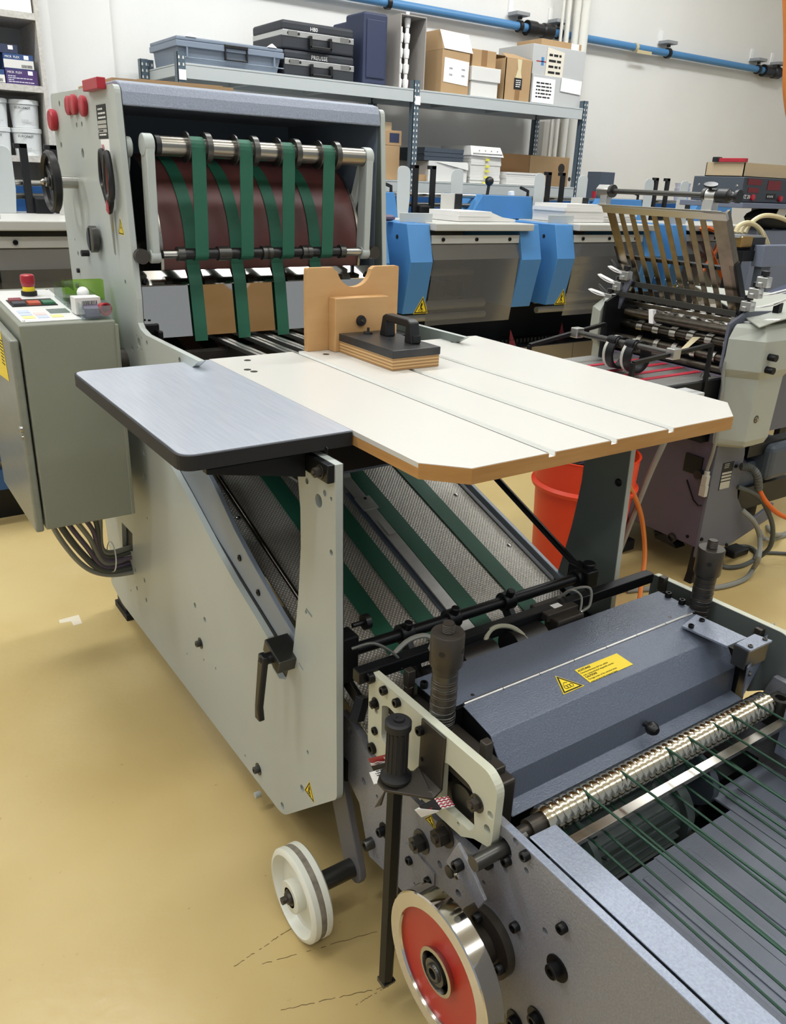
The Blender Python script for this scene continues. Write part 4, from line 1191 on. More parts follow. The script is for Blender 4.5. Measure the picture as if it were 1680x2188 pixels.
# warning labels on the hood
sl = V((0, .076, .014)).normalized()
nn = V((0, -.014, .076)).normalized()
def hp(px): pass
A0, A1, A2 = (0.9992, 0.8774, 0.648), (0.979, 0.8336, 0.645), (1.0337, 0.8336, 0.646)
def onhood(p):
    """lift a point straight onto the hood's flat top"""
    return V((p[0], p[1], .652 - (.892 - p[1]) * .014 / .076 + .0004))
warning(hd, onhood((1.0202, 0.8541, 0.646) if False else A1), onhood(A0), onhood(A2), nn, 2)
c_ = (onhood(A0) + onhood(A1) + onhood(A2)) / 3 + nn * .0012
g = G(M['black_ink'])
for dx in (-.007, .0, .007):
    ring = [c_ + V((dx, 0, 0)) + V((.004 * math.cos(k * math.tau / 12), 0, 0)) + sl * (.004 * math.sin(k * math.tau / 12) - .003) for k in range(12)]
    g.tube(ring, .0005, 4, closed=True)
g.tube([c_ + V((-.010, 0, 0)) + sl * .002, c_ + V((-.003, 0, 0)) + sl * .008, c_ + V((.004, 0, 0)) + sl * .006], .0005, 4)
g.out('sticker_figure', hd)
Y0, Y1, Y2, Y3 = [onhood(p) for p in ((1.0467, 0.8727, 0.647), (1.0498, 0.8345, 0.645), (1.1704, 0.8349, 0.646), (1.1638, 0.8722, 0.648))]
lb = G(M['yellow']).prism([Y0, Y1, Y2, Y3], nn * .0006).out('caution_label', hd, fix=True)
ud = (Y2 - Y1).normalized()
vd = (Y0 - Y1).normalized()
W2 = (Y2 - Y1).length
def line(k, s, sz=.0062, bold=0):
    text(s, sz, Y0 + ud * .003 - vd * (.0075 + k * .0064) + nn * .0007, ud, vd, M['black_ink'], hd, bold=bold, thick=.0001)
line(0, 'ACHTUNG!', .0064, .0002)
line(1, 'Falzschwertbremse darf nur seitlich', .0052)
line(2, 'weit transportbedarf eingestellt werden', .0052)
line(3, 'CAUTION!', .0064, .0002)
line(4, 'The light brake of the unfolded sheet', .0052)
line(5, 'must not be in the transport beam', .0052)
# pillars of stacked washers
def pillar(x, y, z0, z1, label):
    hN = .062
    p = G(M['dark_iron']).cyl((x, y, z0), (x, y, z1), .0075, n=12).out('washer_pillar', U)
    z = z0
    k = 0
    r_ = random.Random(int(x * 100))
    while z < z1 - hN - .002:
        t = r_.choice((.005, .006, .004, .009))
        t = min(t, z1 - hN - z)
        rr_ = .0225 + r_.uniform(-.0005, .0005)
        if z - z0 > (z1 - hN - z0) * .55 and t > .006: t = .012
        G(M['dark_iron'] if r_.random() < .7 else M['dark_steel']).lathe((x + r_.uniform(-.0006, .0006), y, z), (0, 0, 1), [(0, .008), (0, rr_ - .0008), (.0006, rr_), (t - .0008, rr_), (t, rr_ - .001), (t, .008)], 24).out('washer', p)
        z += t
    G(M['dark_iron']).lathe((x, y, z1 - hN), (0, 0, 1), [(0, .01), (0, .0265), (.004, .0285), (hN - .002, .0285), (hN, .027), (hN, .010)], 32).out('round_nut', p)
    for a in (215, 300, 20):
        d = V((math.cos(math.radians(a)), math.sin(math.radians(a)), 0))
        G(M['black_ink']).cyl(V((x, y, z1 - .028)) + d * .0265, V((x, y, z1 - .028)) + d * .0288, .005, n=14).out('spanner_hole', p)
    g = G(M['dark_iron']).lathe((x, y, z1 - hN), (0, 0, 1), [(0, .0105), (hN + .012, .0105), (hN + .018, .009), (hN + .018, 0)], 16)
    for k in range(5): g.lathe((x, y, z1 + .001 + k * .003), (0, 0, 1), [(0, .0105), (.0012, .0114), (.0024, .0105)], 16)
    g.out('threaded_rod', p)
pz0 = .6155
pillar(.737, .884, pz0, (0.737, 0.8845, 0.8254)[2] - .004, 'dark post of stacked washers left of the blue grey hood')
pillar(1.470, .905, pz0, (1.47, 0.9011, 0.8008)[2] - .004, 'dark post of stacked washers right of the blue grey hood')
for x0, x1 in ((.7165, .783), (1.440, 1.496)):
    G(M['dark_iron']).box((x0, .765, .585), (x1, 1.03, .615)).out('pillar_base', U, bevel=.002)
def peg(x, y, z0, z1):
    G(M['dark_iron']).box((x - .008, y - .008, z1 - .035), (x + .008, y + .008, z1)).cyl((x, y, z0), (x, y, z1 - .034), .0095, n=14).out('square_peg', U, bevel=.0015)
q = V((0.735, 0.7634, 0.6789)); peg(.735, q.y + .003, .58, q.z + .004)
peg(1.487, (1.429, 0.7801, 0.66)[1] - .01, .58, .662)
peg(1.487, 1.02, .6, .672)
q = V((0.748, 0.9974, 0.6612)); peg(.748, q.y, .59, q.z + .02)
# interlock switch on the far right
sx0, sx1 = 1.425, 1.50
g = G(M['hammer_light']).prism([(1.38, .90, .657), (1.455, .90, .657), (1.51, .80, .657), (1.51, .77, .657), (1.455, .765, .657)], (0, 0, .004))
sp_ = G(M['hammer_light']).prism([onhood((1.3596, 0.8677, 0.655)) + V((0, 0, .004)), (1.4153, 0.8753, 0.66), (1.4242, 0.7595, 0.66), (1.3587, 0.761, 0.66)], (0, 0, .004)).out('switch_arm', U, fix=True)
for p in [(1.3616, 0.8484, 0.662), (1.4018, 0.8516, 0.662)]: bolt(U, p, (0, 0, 1), .006, .006)
zs = .675
top = [(1.3652, 0.7469, 0.672), (1.4307, 0.7496, 0.672), (1.4392, 0.7155, 0.672), (1.3655, 0.7148, 0.672)]
G(M['hammer_light']).prism(top, (0, 0, .004)).out('switch_cap', U, fix=True)
for p in [(1.3778, 0.7239, 0.676), (1.4281, 0.7248, 0.676)]: bolt(U, p, (0, 0, 1), .005, .004, m=M['dark_steel'])
tb = [V(p) + V((0, .004, -.045)) for p in top]
G(M['dark_steel']).prism(tb, (0, 0, .044)).out('switch_box', U, fix=True, bevel=.002)
p0, p1 = V((1.3914, 0.7245, 0.63)), V((1.5244, 0.7274, 0.63))
a, b = V(top[3]) + V((0, -.003, 0)), V(top[2]) + V((.03, .03, 0))
d_ = (b - a); d_.z = 0
G(M['hammer_grey']).prism([a + V((0, 0, -.035)), a + d_ * 1.7 + V((0, 0, -.015)), a + d_ * 1.7 + V((0, 0, -.075)), a + V((.005, 0, -.105))], (.002, .004, 0)).out('switch_plate', U, fix=True)
for t, z in ((.15, -.055), (.75, -.045)):
    bolt(U, a + d_ * t + V((0, -.0005, z)), (.4, -1, 0), .005, .004, 'hex', m=M['dark_steel'])
# ------------------------------ ridged delivery roller
ry_, rz_ = .692, .5435
g = G(M['ridged'] if 'ridged' in M else M.setdefault('ridged', mat('ridged', 'cfc8b6', .16, 1.)))
prof = [(0, .012), (0, .024)]
t = .004
L_ = .625
k = 0
while t < L_ - .006:
    prof += [(t, .0245), (t + .004, .0262), (t + .009, .0262), (t + .0115, .0225), (t + .0145, .0225)]
    t += .016
prof += [(L_, .0245), (L_, .012)]
rl = g.lathe((.800, ry_, rz_), (1, 0, 0), prof, 40).out('delivery_roller', U)
G(M['dark_iron']).cyl((.735, ry_, rz_), (1.475, ry_, rz_), .0115, n=18).out('roller_shaft', rl)
G(M['dark_iron']).cyl((.772, ry_, rz_), (.80, ry_, rz_), .017, n=20).out('collar', rl)
g = G(M['dark_steel']).lathe((1.448, .675, .548), (0, 0, 1), [(-.02, .02), (.012, .02), (.012, .011), (-.01, .011)], 24)
g.box((1.425, .66, .50), (1.478, .70, .53))
g.out('bearing_block', U)
G(M['brushed']).box((.79, .634, .526), (1.425, .652, .536)).out('cross_bar', U, bevel=.001)
# round belts of the delivery
bz = rz_ + .026
for x in (.893, .985, 1.105, 1.166, 1.243, 1.296, 1.372):
    pts = [(x, ry_ + .0245 * math.cos(math.radians(a)), rz_ + .0245 * math.sin(math.radians(a))) for a in (200, 160, 130, 110, 95)]
    pts += [(x, ry_ - .02, bz - .001), (x, -.42, bz)]
    G(M['cord_green']).tube(pts, .0023, 8).out('round_belt', U)
for x in (.845, .872, .905, .958, .985, 1.04, 1.08, 1.115, 1.16, 1.20, 1.243, 1.29):
    G(M['cord_green']).tube([(x, .70, .517), (x, .64, .512), (x, .3, .502), (x, -.42, .50)], .0022, 6).out('round_belt', U)
# slatted blue grey sheets below the belts
sz = .415
for k, (a, b, y) in enumerate(((.80, .905, .56), (.905, 1.02, .615), (1.02, 1.24, .617), (1.245, 1.42, .665))):
    G(M['bed_blue'] if 'bed_blue' in M else M.setdefault('bed_blue', mat('bed_blue', '5e6470', .45, 0, (8, .4), (200, .2), second='6d717a', stretch=(.3, 3, 1)))).box((a, -.45, sz - .003 - .002 * (k % 2)), (b + .003, y, sz)).out('floor_sheet', U, bevel=.001)
    for q in (.02, .06):
        G(M['bed_blue']).box((a + q, -.45, sz), (a + q + .012, y - .02, sz + .003)).out('stiffening_bead', U, bevel=.002)
# finned motor under the bar
M['motor_green'] = mat('motor_green', '3b4441', .5)
mc = V((.90, .70, .42))
mo = G(M['motor_green']).cyl(mc, mc + V((.22, 0, 0)), .062, n=32).out('drive_motor', U)
for k in range(15):
    a = math.radians(-20 + 220 * k / 14)
    d = V((0, math.cos(a), math.sin(a)))
    G(M['motor_green']).obox(mc + d * .060 + V((.012, 0, 0)) - V((0, -d.z, d.y)) * .0016, (.19, 0, 0), d * .014, V((0, -d.z, d.y)) * .0032).out('cooling_fin', mo)
G(M['motor_green']).lathe(mc + V((.22, 0, 0)), (1, 0, 0), [(0, .06), (.0, .078), (.012, .078), (.03, .07), (.03, 0)], 32).out('fan_cover', mo)
G(M['motor_green']).lathe(mc, (-1, 0, 0), [(0, .075), (.012, .075), (.02, .04), (.05, .03), (.05, 0)], 28).out('end_shield', mo)
G(M['dark_iron']).box((.84, .63, .33), (1.2, .77, .352)).out('motor_plate', mo)
G(M['slate']).lathe((1.24, .71, .425), (1, 0, 0), [(0, 0), (0, .055), (.008, .058), (.014, .058), (.02, .05), (.02, 0)], 32).out('pulley', U)
G(M['motor_green']).box((1.16, .70, .42), (1.20, .84, .50)).out('gear_plate', U)
G(M['black_metal']).box((.735, .70, .34), (1.475, .73, .38)).out('cross_tie', U)
G(M['black_metal']).box((.735, .98, .22), (1.475, 1.02, .28)).out('cross_tie', U)
# legs out of view below the panels
for x in (.735, 1.45):
    for y in (.95, -.35):
        G(M['black_metal']).box((x, y - .03, 0), (x + .04, y + .03, .25)).out('leg', U)
# ------------------------------ transfer rods between feeder and unit
ryb, rzb = 1.15, .648
xa, xb = (0.7081, 1.15, 0.6361)[0], (1.3482, 1.15, 0.6621)[0]
tr = G(M['black_metal']).cyl((xa, ryb, rzb), (xb + .02, ryb, rzb), .0125, n=18).out('register_rod', U)
for x in (xb + .012,):
    G(M['black_metal']).cyl((x - .03, ryb, rzb), (x + .03, ryb, rzb), .021, n=18).box((x - .018, ryb - .03, rzb - .02), (x + .02, ryb + .035, rzb + .024)).cyl((x + .01, ryb - .005, rzb + .02), (x + .01, ryb - .005, rzb + .036), .016, n=14).out('clamp', tr, bevel=.003)
for p in [(0.8446, 1.15, 0.6439), (0.9648, 1.15, 0.6495), (1.1191, 1.15, 0.6545)]:
    x = p[0]
    g = G(M['black_metal']).cyl((x - .015, ryb, rzb), (x + .015, ryb, rzb), .021, n=18)
    g.obox((x - .006, ryb - .012, rzb - .005), (.014, 0, 0), (0, -.055, -.06), (0, .02, -.02))
    g.cyl((x, ryb - .008, rzb + .015), (x, ryb - .012, rzb + .032), .009, n=12)
    g.out('clamp', tr, bevel=.002)
    rlr = V((x + .022, ryb - .075, rzb - .075))
    G(M['black_rubber']).lathe(rlr - V((.02, 0, 0)), (1, 0, 0), [(0, 0), (0, .028), (.004, .031), (.036, .031), (.04, .028), (.04, 0)], 24).out('press_roller', tr)
g = G(M['black_metal']).box((xa - .035, ryb - .03, rzb - .05), (xa + .008, ryb + .012, rzb + .05))
g.out('end_bracket', tr, bevel=.003)
G(M['black_plastic']).cyl((xa + .02, ryb + .015, rzb + .045), (xa + .05, ryb + .015, rzb + .045), .005, n=10).lathe((xa + .045, ryb + .015, rzb + .045), (1, 0, 0), [(0, 0), (0, .016), (.012, .016), (.012, 0)], 14).out('thumb_screw', tr)
G(M['black_metal']).cyl((xb + .012, 1.13, rzb), (xb + .012, 1.9, .955), .0085, n=12).out('slant_rod', tr)
bxa, bxb = (0.7124, 1.06, 0.6557)[0], (1.4889, 1.06, 0.6316)[0]
sb = G(M['black_metal']).box((bxa - .04, 1.048, .643), (bxb + .0, 1.072, .668)).out('sensor_bar', U, bevel=.002)
q = V((1.1786, 1.045, 0.6373))
G(M['dark_iron']).box((q.x - .042, 1.008, q.z - .028), (q.x + .036, 1.048, q.z + .022)).out('sensor', sb, bevel=.003)
G(M['dark_iron']).box((q.x - .052, 1.03, q.z + .012), (q.x + .04, 1.085, q.z + .03)).out('sensor_mount', sb, bevel=.002)
G(M['paper']).box((q.x - .018, 1.045, q.z + .0301), (q.x + .006, 1.06, q.z + .0308)).out('white_tag', sb)
G(M['label_silver']).box((q.x - .015, 1.0072, q.z - .006), (q.x + .016, 1.008, q.z + .006)).out('type_plate', sb)
G(M['steel']).cyl((q.x + .03, 1.03, q.z + .004), (q.x + .05, 1.03, q.z + .010), .006, n=12).out('plug', sb)
G(M['cable_grey']).tube(smooth([(q.x + .05, 1.03, q.z + .01), (q.x + .075, 1.03, q.z + .02), (q.x + .08, 1.04, q.z + .055), (q.x + .05, 1.06, q.z + .052), (q.x + .035, 1.085, q.z + .02)], 6), .003, 6).out('cable', sb)
G(M['cable_grey']).tube(smooth([(q.x + .035, 1.02, q.z + .01), (q.x + .05, 1.035, q.z + .045), (q.x + .03, 1.05, q.z + .06), (q.x + .022, 1.075, q.z + .03)], 6), .0025, 6).out('cable', sb)
for p in [(0.9345, 1.03, 0.6413), (1.068, 1.03, 0.6459)]:
    x = p[0]
    G(M['black_plastic']).cyl((x - .04, 1.035, .62), (x + .045, 1.035, .62), .034, n=24).cyl((x + .045, 1.035, .62), (x + .055, 1.035, .62), .012, n=12).out('brush_wheel', sb)
G(M['fringe']).tube(smooth([(p[0] - .12, 1.03, .63), (p[0] - .08, 1.05, .665), (p[0] - .03, 1.04, .66), (p[0] - .005, 1.0, .63)], 6), .005, 8).out('fringe', sb)
G(M['cable_dark']).tube(smooth([(0.6872, 1.1, 0.6888), (0.7238, 1.08, 0.6991), (0.7601, 1.06, 0.6728), (0.7673, 1.05, 0.647)], 6), .003, 6).out('cable', sb)
G(M['cable_grey']).tube(smooth([(0.7532, 1.08, 0.6474), (0.7973, 1.08, 0.6792), (0.8307, 1.07, 0.6887), (0.8453, 1.06, 0.679), (0.8323, 1.05, 0.6633)], 6), .005, 6).out('cable', sb)
# levers between plates, left
G(M['black_metal']).bar((0.7, 1.1423, 0.5937), (0.72, 1.1135, 0.5469), .012, .02).out('link_lever', U, bevel=.002)
G(M['black_metal']).bar((0.72, 1.1074, 0.566), (0.7, 1.0976, 0.5225), .02, .03).out('link_lever', U, bevel=.002)
G(M['black_metal']).bar((1.40, 1.20, .50), (1.40, 1.07, .47), .02, .06).bar((1.40, 1.08, .43), (1.40, 1.07, .54), .02, .03).out('link_lever', U, bevel=.002)
# leaflets tucked into the plate
def leaflet(name, pts_list, label):
    t = thing(name, pts_list[0][1][0], label, 'leaflet')
    for m, pts in pts_list:
        G(m).prism(pts, (0, 0, .0008)).out('leaf', t, fix=True)
    return t
def shift(ps, d): return [V(p) + V(d) for p in ps]
A = [V(p) for p in ((0.655, 0.9845, 0.5286), (0.672, 0.935, 0.5692), (0.68, 0.9447, 0.5375), (0.665, 0.9847, 0.505))]
t1 = leaflet('red_leaflet', [(M['red_plastic'], A), (M['black_ink'], shift(A, (.002, -.008, -.012)))], 'red and white printed cards tucked behind the black crank grip')
wv = G(M['paper'])
for k in range(4):
    a = A[3] + (A[0] - A[3]) * (.05 + .13 * k)
    b = A[2] + (A[1] - A[2]) * (.0 + .1 * k)
    pts = [a + (b - a) * (i / 8) + (A[0] - A[3]) * .07 * math.sin(i * 1.6 + k) + V((0, 0, .0016)) for i in range(7)]
    for p, q_ in zip(pts, pts[1:]): wv.tube([p, q_], .0014, 4)
wv.out('white_wave', t1)
text('NS DE', .008, A[1] + V((-.001, .0, .0015)) + (A[2] - A[1]) * .25, A[0] - A[1], A[3] - A[0], M['paper'], t1)
Bq = [V(p) for p in ((0.655, 0.9709, 0.5088), (0.672, 0.9558, 0.5205), (0.672, 0.9343, 0.5152), (0.655, 0.9545, 0.4943))]
G(M['paper']).prism(Bq, (0, 0, .001)).prism(shift(Bq, (-.003, .004, -.003)), (0, 0, .001)).out('leaf', t1, fix=True)
print_lines(Bq[1] + V((0, 0, .0012)), Bq[0] - Bq[1], Bq[1] - Bq[2], .022, .018, 4, M['black_ink'], t1)
Cq = [V(p) for p in ((0.645, 0.8146, 0.5556), (0.675, 0.8142, 0.5582), (0.68, 0.7991, 0.5459), (0.66, 0.8149, 0.5324))]
t2 = leaflet('black_leaflet', [(M['black_ink'], Cq), (M['paper'], shift(Cq, (-.004, .002, -.004))), (M['paper'], shift(Cq, (-.006, .004, -.007)))], 'black and white printed cards stuck in the lower plate window')
Dq = [V(p) for p in ((0.675, 0.8142, 0.5582), (0.7, 0.8084, 0.5558), (0.705, 0.7958, 0.5434), (0.68, 0.7991, 0.5459))]
G(M['paper']).prism(Dq, (0, 0, .0008)).out('leaf', t2, fix=True)
wv = G(M['red_plastic'])
for k in range(4):
    a = Dq[0] + (Dq[3] - Dq[0]) * (.12 + .25 * k); b = Dq[1] + (Dq[2] - Dq[1]) * (.12 + .25 * k)
    pts = [a + (b - a) * (i / 6) + (Dq[3] - Dq[0]) * .07 * (-1) ** i + V((0, 0, .0012)) for i in range(7)]
    for p, q_ in zip(pts, pts[1:]): wv.tube([p, q_], .0011, 4)
wv.out('red_wave', t2)
e1, e2 = Cq[2] - Cq[3], Cq[0] - Cq[3]
G(M['red_plastic']).prism([Cq[3] + e1 * .1 + e2 * .08, Cq[3] + e1 * .35 + e2 * .5, Cq[3] + e1 * .6 + e2 * .45, Cq[3] + e1 * .5 + e2 * .3, Cq[3] + e1 * .35 + e2 * .3, Cq[3] + e1 * .3 + e2 * .08], (0, 0, .0014)).out('red_letter', t2, fix=True)

# ------------------------------------------------------------------ second folding machine, at right
N = thing('buckle_folder', (3.0, 2.1, 0), 'second folding machine with slanted slat rack, grey covers and violet grey base at right', 'machine')
NY0, NY1 = 1.755, 2.40
MX = 2.75
Y_ = (0, -1, 0)
# violet grey base: front panel and near side plate with its leg
G(M['purple_panel'] if 'purple_panel' in M else M.setdefault('purple_panel', mat('purple_panel', '5a5062', .45, 0, (5, .25), second='4d4757'))).box((MX, NY0 + .012, .155), (MX + .012, NY1, .86)).out('front_panel', N, bevel=.002)
po = [(2.7408, 0.6047), (2.9334, 0.5825), (2.9452, 0.5295), (2.9473, 0.3816), (2.9619, 0.3376), (3.0097, 0.2822), (3.1019, 0.2077), (3.25, .26), (3.25, .19), (2.9625, 0.1178), (2.8104, 0.1672), (2.8083, -0.0052), (2.7493, 0.0056), (2.7255, 0.2071)]
po = [(max(x, MX - .0), z) if z > .02 else (x, max(z, .005)) for x, z in po]
plate('side_plate', N, M['slate_plate'] if 'slate_plate' in M else M.setdefault('slate_plate', mat('slate_plate', '5d606c', .45, 0, (5, .2), second='525560')), 'y', NY0, NY0 + .014, po, [], bevel=.002)
plate('side_plate', N, M['slate_plate'], 'y', NY1 - .014, NY1, po, [], bevel=.002)
for y in (NY0, NY1 - .02):
    G(M['black_metal']).prism([(2.735, y - .008, 0), (2.775, y - .008, 0), (2.79, y - .008, .05), (2.775, y - .008, .15), (2.752, y - .008, .15), (2.745, y - .008, .04)], (0, .035, 0)).out('foot', N, bevel=.002)
for p in [(2.8964, 1.755, 0.4875), (2.7623, 1.755, 0.1947), (2.9497, 1.755, 0.1272)]: bolt(N, p, Y_, .008, .006)
for p in [(2.75, 1.9605, 0.1382), (2.75, 1.8104, 0.1883)]: bolt(N, V(p) - V((.001, 0, 0)), W_, .007, .004)
# name plate without a readable word
dp2 = G(M['black_ink']).prism([(2.8073, 1.7545, 0.5139), (2.8814, 1.7545, 0.5119), (2.8785, 1.7545, 0.4064), (2.81, 1.7545, 0.3985)], (0, -.001, 0)).out('data_plate', N, fix=True)
q0, q1, q3 = V((2.8049, 1.753, 0.5147)), V((2.879, 1.753, 0.5127)), V((2.8076, 1.753, 0.3995))
g = G(M['label_silver'])
for k in range(4):
    t = .36 + .12 * k
    g.obox(q0 + (q3 - q0) * t + (q1 - q0) * .08, (q1 - q0) * .86, (q3 - q0) * (.075 if k < 3 else .26), (0, -.0004, 0))
g.out('blank_field', dp2, fix=True)
print_lines(q0 + (q1 - q0) * .2 + V((0, 0, -.004)), q1 - q0, q0 - q3, .03, .022, 3, M['label_silver'], dp2)
# moulded grey covers over the ends
def loft(levels, m, name, parent, bevel=.004):
    g = G(m)
    n = len(levels[0][0])
    vs, fs = [], []
    for pl, z in levels: vs += [(x, y, z) for x, y in pl]
    for L in range(len(levels) - 1):
        for k in range(n):
            j = (k + 1) % n
            fs.append((L * n + k, L * n + j, (L + 1) * n + j, (L + 1) * n + k))
    fs += [tuple(range(n))[::-1], tuple((len(levels) - 1) * n + k for k in range(n))]
    g.add(vs, fs)
    return g.out(name, parent, bevel=bevel, seg=3, fix=True)
def cov(a, b, s=1, yo=1.765, xe=3.3):
    """plan of a cover: a shrinks the chamfer, b the outer face"""
    return [(2.715 + a, yo), (2.785 + a, yo - s * (.098 - b)), (xe, yo - s * (.098 - b)), (xe, yo)]
XC = ((2.9335, 1.667, 0.6359)[0], (2.9449, 1.667, 0.8294)[0])
loft([(cov(.03, .03, xe=XC[0] - .03), .592), (cov(.006, .008, xe=XC[0] - .008), .606), (cov(.0, .0, xe=XC[0]), .63), (cov(.0, .0, xe=XC[1]), .868), (cov(-.022, -.012, xe=XC[1] + .03), .90), (cov(-.022, -.012, xe=XC[1] + .14), 1.01), (cov(.0, .012, xe=XC[1] + .2), 1.05), (cov(.012, .03, xe=XC[1] + .2), 1.062)], M['cover_grey'], 'end_cover', N, .006)
loft([(cov(.03, .03, -1, 2.39), .60), (cov(.0, .0, -1, 2.39), .63), (cov(.0, .0, -1, 2.39), .868), (cov(-.02, -.01, -1, 2.39), .90), (cov(-.02, -.01, -1, 2.39), 1.02), (cov(.01, .03, -1, 2.39), 1.066)], M['cover_grey'], 'end_cover', N, .006)
yc = 1.765 - .098
p = V((2.8224, 1.667, 0.7141))
G(M['dark_steel']).cyl(p + V((0, .002, 0)), p + V((0, -.0008, 0)), .015, n=20).out('recess', N)
bolt(N, p, Y_, .006, .008, 'hex', m=M['steel'])
for p in [(2.7999, 1.655, 0.9546), (2.7994, 1.655, 0.9081)]:
    p = V(p)
    G(M['black_metal']).cyl(p + V((0, .01, 0)), p + V((0, -.03, 0)), .013, n=18).cyl(p + V((0, -.03, 0)), p + V((0, -.0305, 0)), .006, n=6).out('stop_bolt', N)
# dark end walls inside the covers and the mechanism between them
G(M['slate_plate']).prism([(2.74, 1.775, .60), (2.735, 1.775, .86), (2.705, 1.775, .90), (2.705, 1.775, 1.06), (2.80, 1.775, 1.10), (3.28, 1.775, 1.08), (3.28, 1.775, .6)], (0, .012, 0)).out('inner_wall', N)
G(M['black_metal']).prism([(2.74, 2.38, .60), (2.735, 2.38, .86), (2.705, 2.38, .90), (2.705, 2.38, 1.06), (2.80, 2.38, 1.10), (3.28, 2.38, 1.08), (3.28, 2.38, .6)], (0, -.012, 0)).out('inner_wall', N)
G(M['black_metal']).box((2.97, 1.79, .62), (3.25, 2.37, 1.0)).out('inner_frame', N)
def roller(x, z, r, y0=1.787, y1=2.368, rings=(), m=None):
    o = G(m or M['dark_brushed']).cyl((x, y0, z), (x, y1, z), r, n=24).out('roller', N)
    for y, w, rr_ in rings:
        G(M['steel']).cyl((x, y - w / 2, z), (x, y + w / 2, z), rr_, n=24).out('ring', o)
    return o
roller(2.795, 1.02, .018, y1=2.33)
roller(2.83, .965, .020, rings=[(1.84 + .085 * k, .03, .026) for k in range(6)])
roller(2.79, .915, .016, rings=[(1.87 + .09 * k, .022, .022) for k in range(5)])
roller(2.90, 1.01, .022, rings=[(1.85 + .07 * k, .03, .024) for k in range(7)])
roller(2.78, .875, .014)
G(M['slat_steel']).box((2.84, 1.79, 1.045), (2.86, 2.36, 1.058)).out('strip_rail', N)
for k in range(7): G(M['paper']).box((2.838, 1.85 + .065 * k, 1.0585), (2.852, 1.875 + .065 * k, 1.0592)).out('paper_mark', N)
G(M['paper']).obox((2.775, 2.17, .995), (.02, 0, 0), (0, .022, 0), (-.006, .006, .055)).out('white_clip', N)
G(M['tape']).prism([(2.80, 1.99, .97), (2.80, 1.955, .975), (2.71, 1.98, .90), (2.70, 1.995, .895)], (0, 0, .001)).out('tape_strip', N)
# slanted slat rack
RT, RB = V((2.655, 0, 1.432)), V((2.862, 0, 1.095))
def rk(y, t, off=0):
    """point on the rack's plane, t from top 0 to bottom 1"""
    p = RT + (RB - RT) * t
    n = V((-(RB - RT).z, 0, (RB - RT).x)).normalized()
    return V((p.x, y, p.z)) + n * off
RK = thing('slat_rack', rk(2.1, 1), 'slanted rack of bronze steel slats on top of the second folding machine', 'rack')
ry1, ry0 = 2.395, 1.850
def slat(y, w, m, name='slat', t0=.02, t1=1.16):
    n = (rk(0, 0, 1) - rk(0, 0, 0)) * .004
    G(m).obox(rk(y - w / 2, t0), (0, w, 0), rk(0, t1) - rk(0, t0), n).out(name, RK, bevel=.0008, seg=1)
slat(ry1 - .018, .042, M['slat_steel'], 'side_slat')
slat(ry0 + .025, .055, M['slat_steel'], 'side_slat')
for k in range(8):
    slat(ry1 - .070 - k * .0545, .025, M['slat_steel'])
n = (rk(0, 0, 1) - rk(0, 0, 0))
G(M['alu']).obox(rk(ry0 - .012, -.01, -.004), (0, ry1 - ry0 + .03, 0), rk(0, .06) - rk(0, -.01), n * .012).obox(rk(ry0 - .012, -.012, -.004), (0, ry1 - ry0 + .03, 0), (-.028, 0, .006), (0, 0, .003)).out('top_angle', RK, bevel=.001)
G(M['slat_steel']).obox(rk(ry0 - .006, .0, .0), (0, .010, 0), rk(0, .55) - rk(0, 0), n * .03).out('side_lip', RK)
G(M['black_metal']).obox(rk(ry0 - .012, .52, .0), (0, .03, 0), rk(0, 1.1) - rk(0, .52), n * .03).out('side_bar', RK, bevel=.002)
G(M['black_metal']).obox(rk(ry1 - .005, .45, .0), (0, .02, 0), rk(0, 1.1) - rk(0, .45), n * .02).out('side_bar', RK, bevel=.002)
G(M['black_metal']).obox(rk(ry0, .56, .006), (0, ry1 - ry0, 0), rk(0, .60) - rk(0, .56), n * .01).out('cross_strip', RK)
for k in range(7): G(M['steel']).tube(smooth([rk(ry1 - .10 - .0545 * k, .80, .012), rk(ry1 - .105 - .0545 * k, .86, .022), rk(ry1 - .11 - .0545 * k, .88, .006)], 4), .003, 6).out('hook', RK)
for y in (ry1 - .12, ry0 + .12): bolt(RK, rk(y, .02, .012), n, .006, .004)
# adjusting rod with heads above the rack
rx_, rz2 = 2.655, 1.492
G(M['dark_steel']).cyl((rx_, 1.87, rz2), (rx_, 2.42, rz2), .0095, n=18).out('adjusting_rod', RK)
g = G(M['alu']).cyl((rx_, 2.375, rz2), (rx_, 2.44, rz2), .024, n=6)
g.box((rx_ - .015, 2.385, rz2 - .055), (rx_ + .015, 2.42, rz2))
g.out('rod_head', RK, bevel=.003)
G(M['dark_steel']).cyl((rx_, 2.365, rz2), (rx_, 2.378, rz2), .024, n=24).out('ring', RK)
g = G(M['alu']).cyl((rx_, 1.885, rz2), (rx_, 1.93, rz2), .022, n=24).prism([(rx_ - .016, 1.89, rz2), (rx_ + .016, 1.89, rz2), (rx_ + .02, 1.89, rz2 - .055), (rx_ - .02, 1.89, rz2 - .055)], (0, .045, 0))
g.out('rod_head', RK, bevel=.003)
G(M['dark_steel']).cyl((rx_, 1.93, rz2), (rx_, 1.942, rz2), .024, n=24).out('ring', RK)
G(M['black_plastic']).lathe((rx_, 1.886, rz2), (0, -1, 0), [(0, .024), (.045, .024), (.048, .018), (.06, .012), (.075, .012), (.075, .022), (.086, .022), (.086, 0)], 20).out('knurled_knob', RK)
G(M['black_plastic']).lathe((rx_ - .01, 1.915, rz2 + .02), (-.3, -.2, 1), [(0, .006), (.012, .006), (.013, .024), (.018, .024), (.019, 0)], 20).out('thumb_knob', RK)
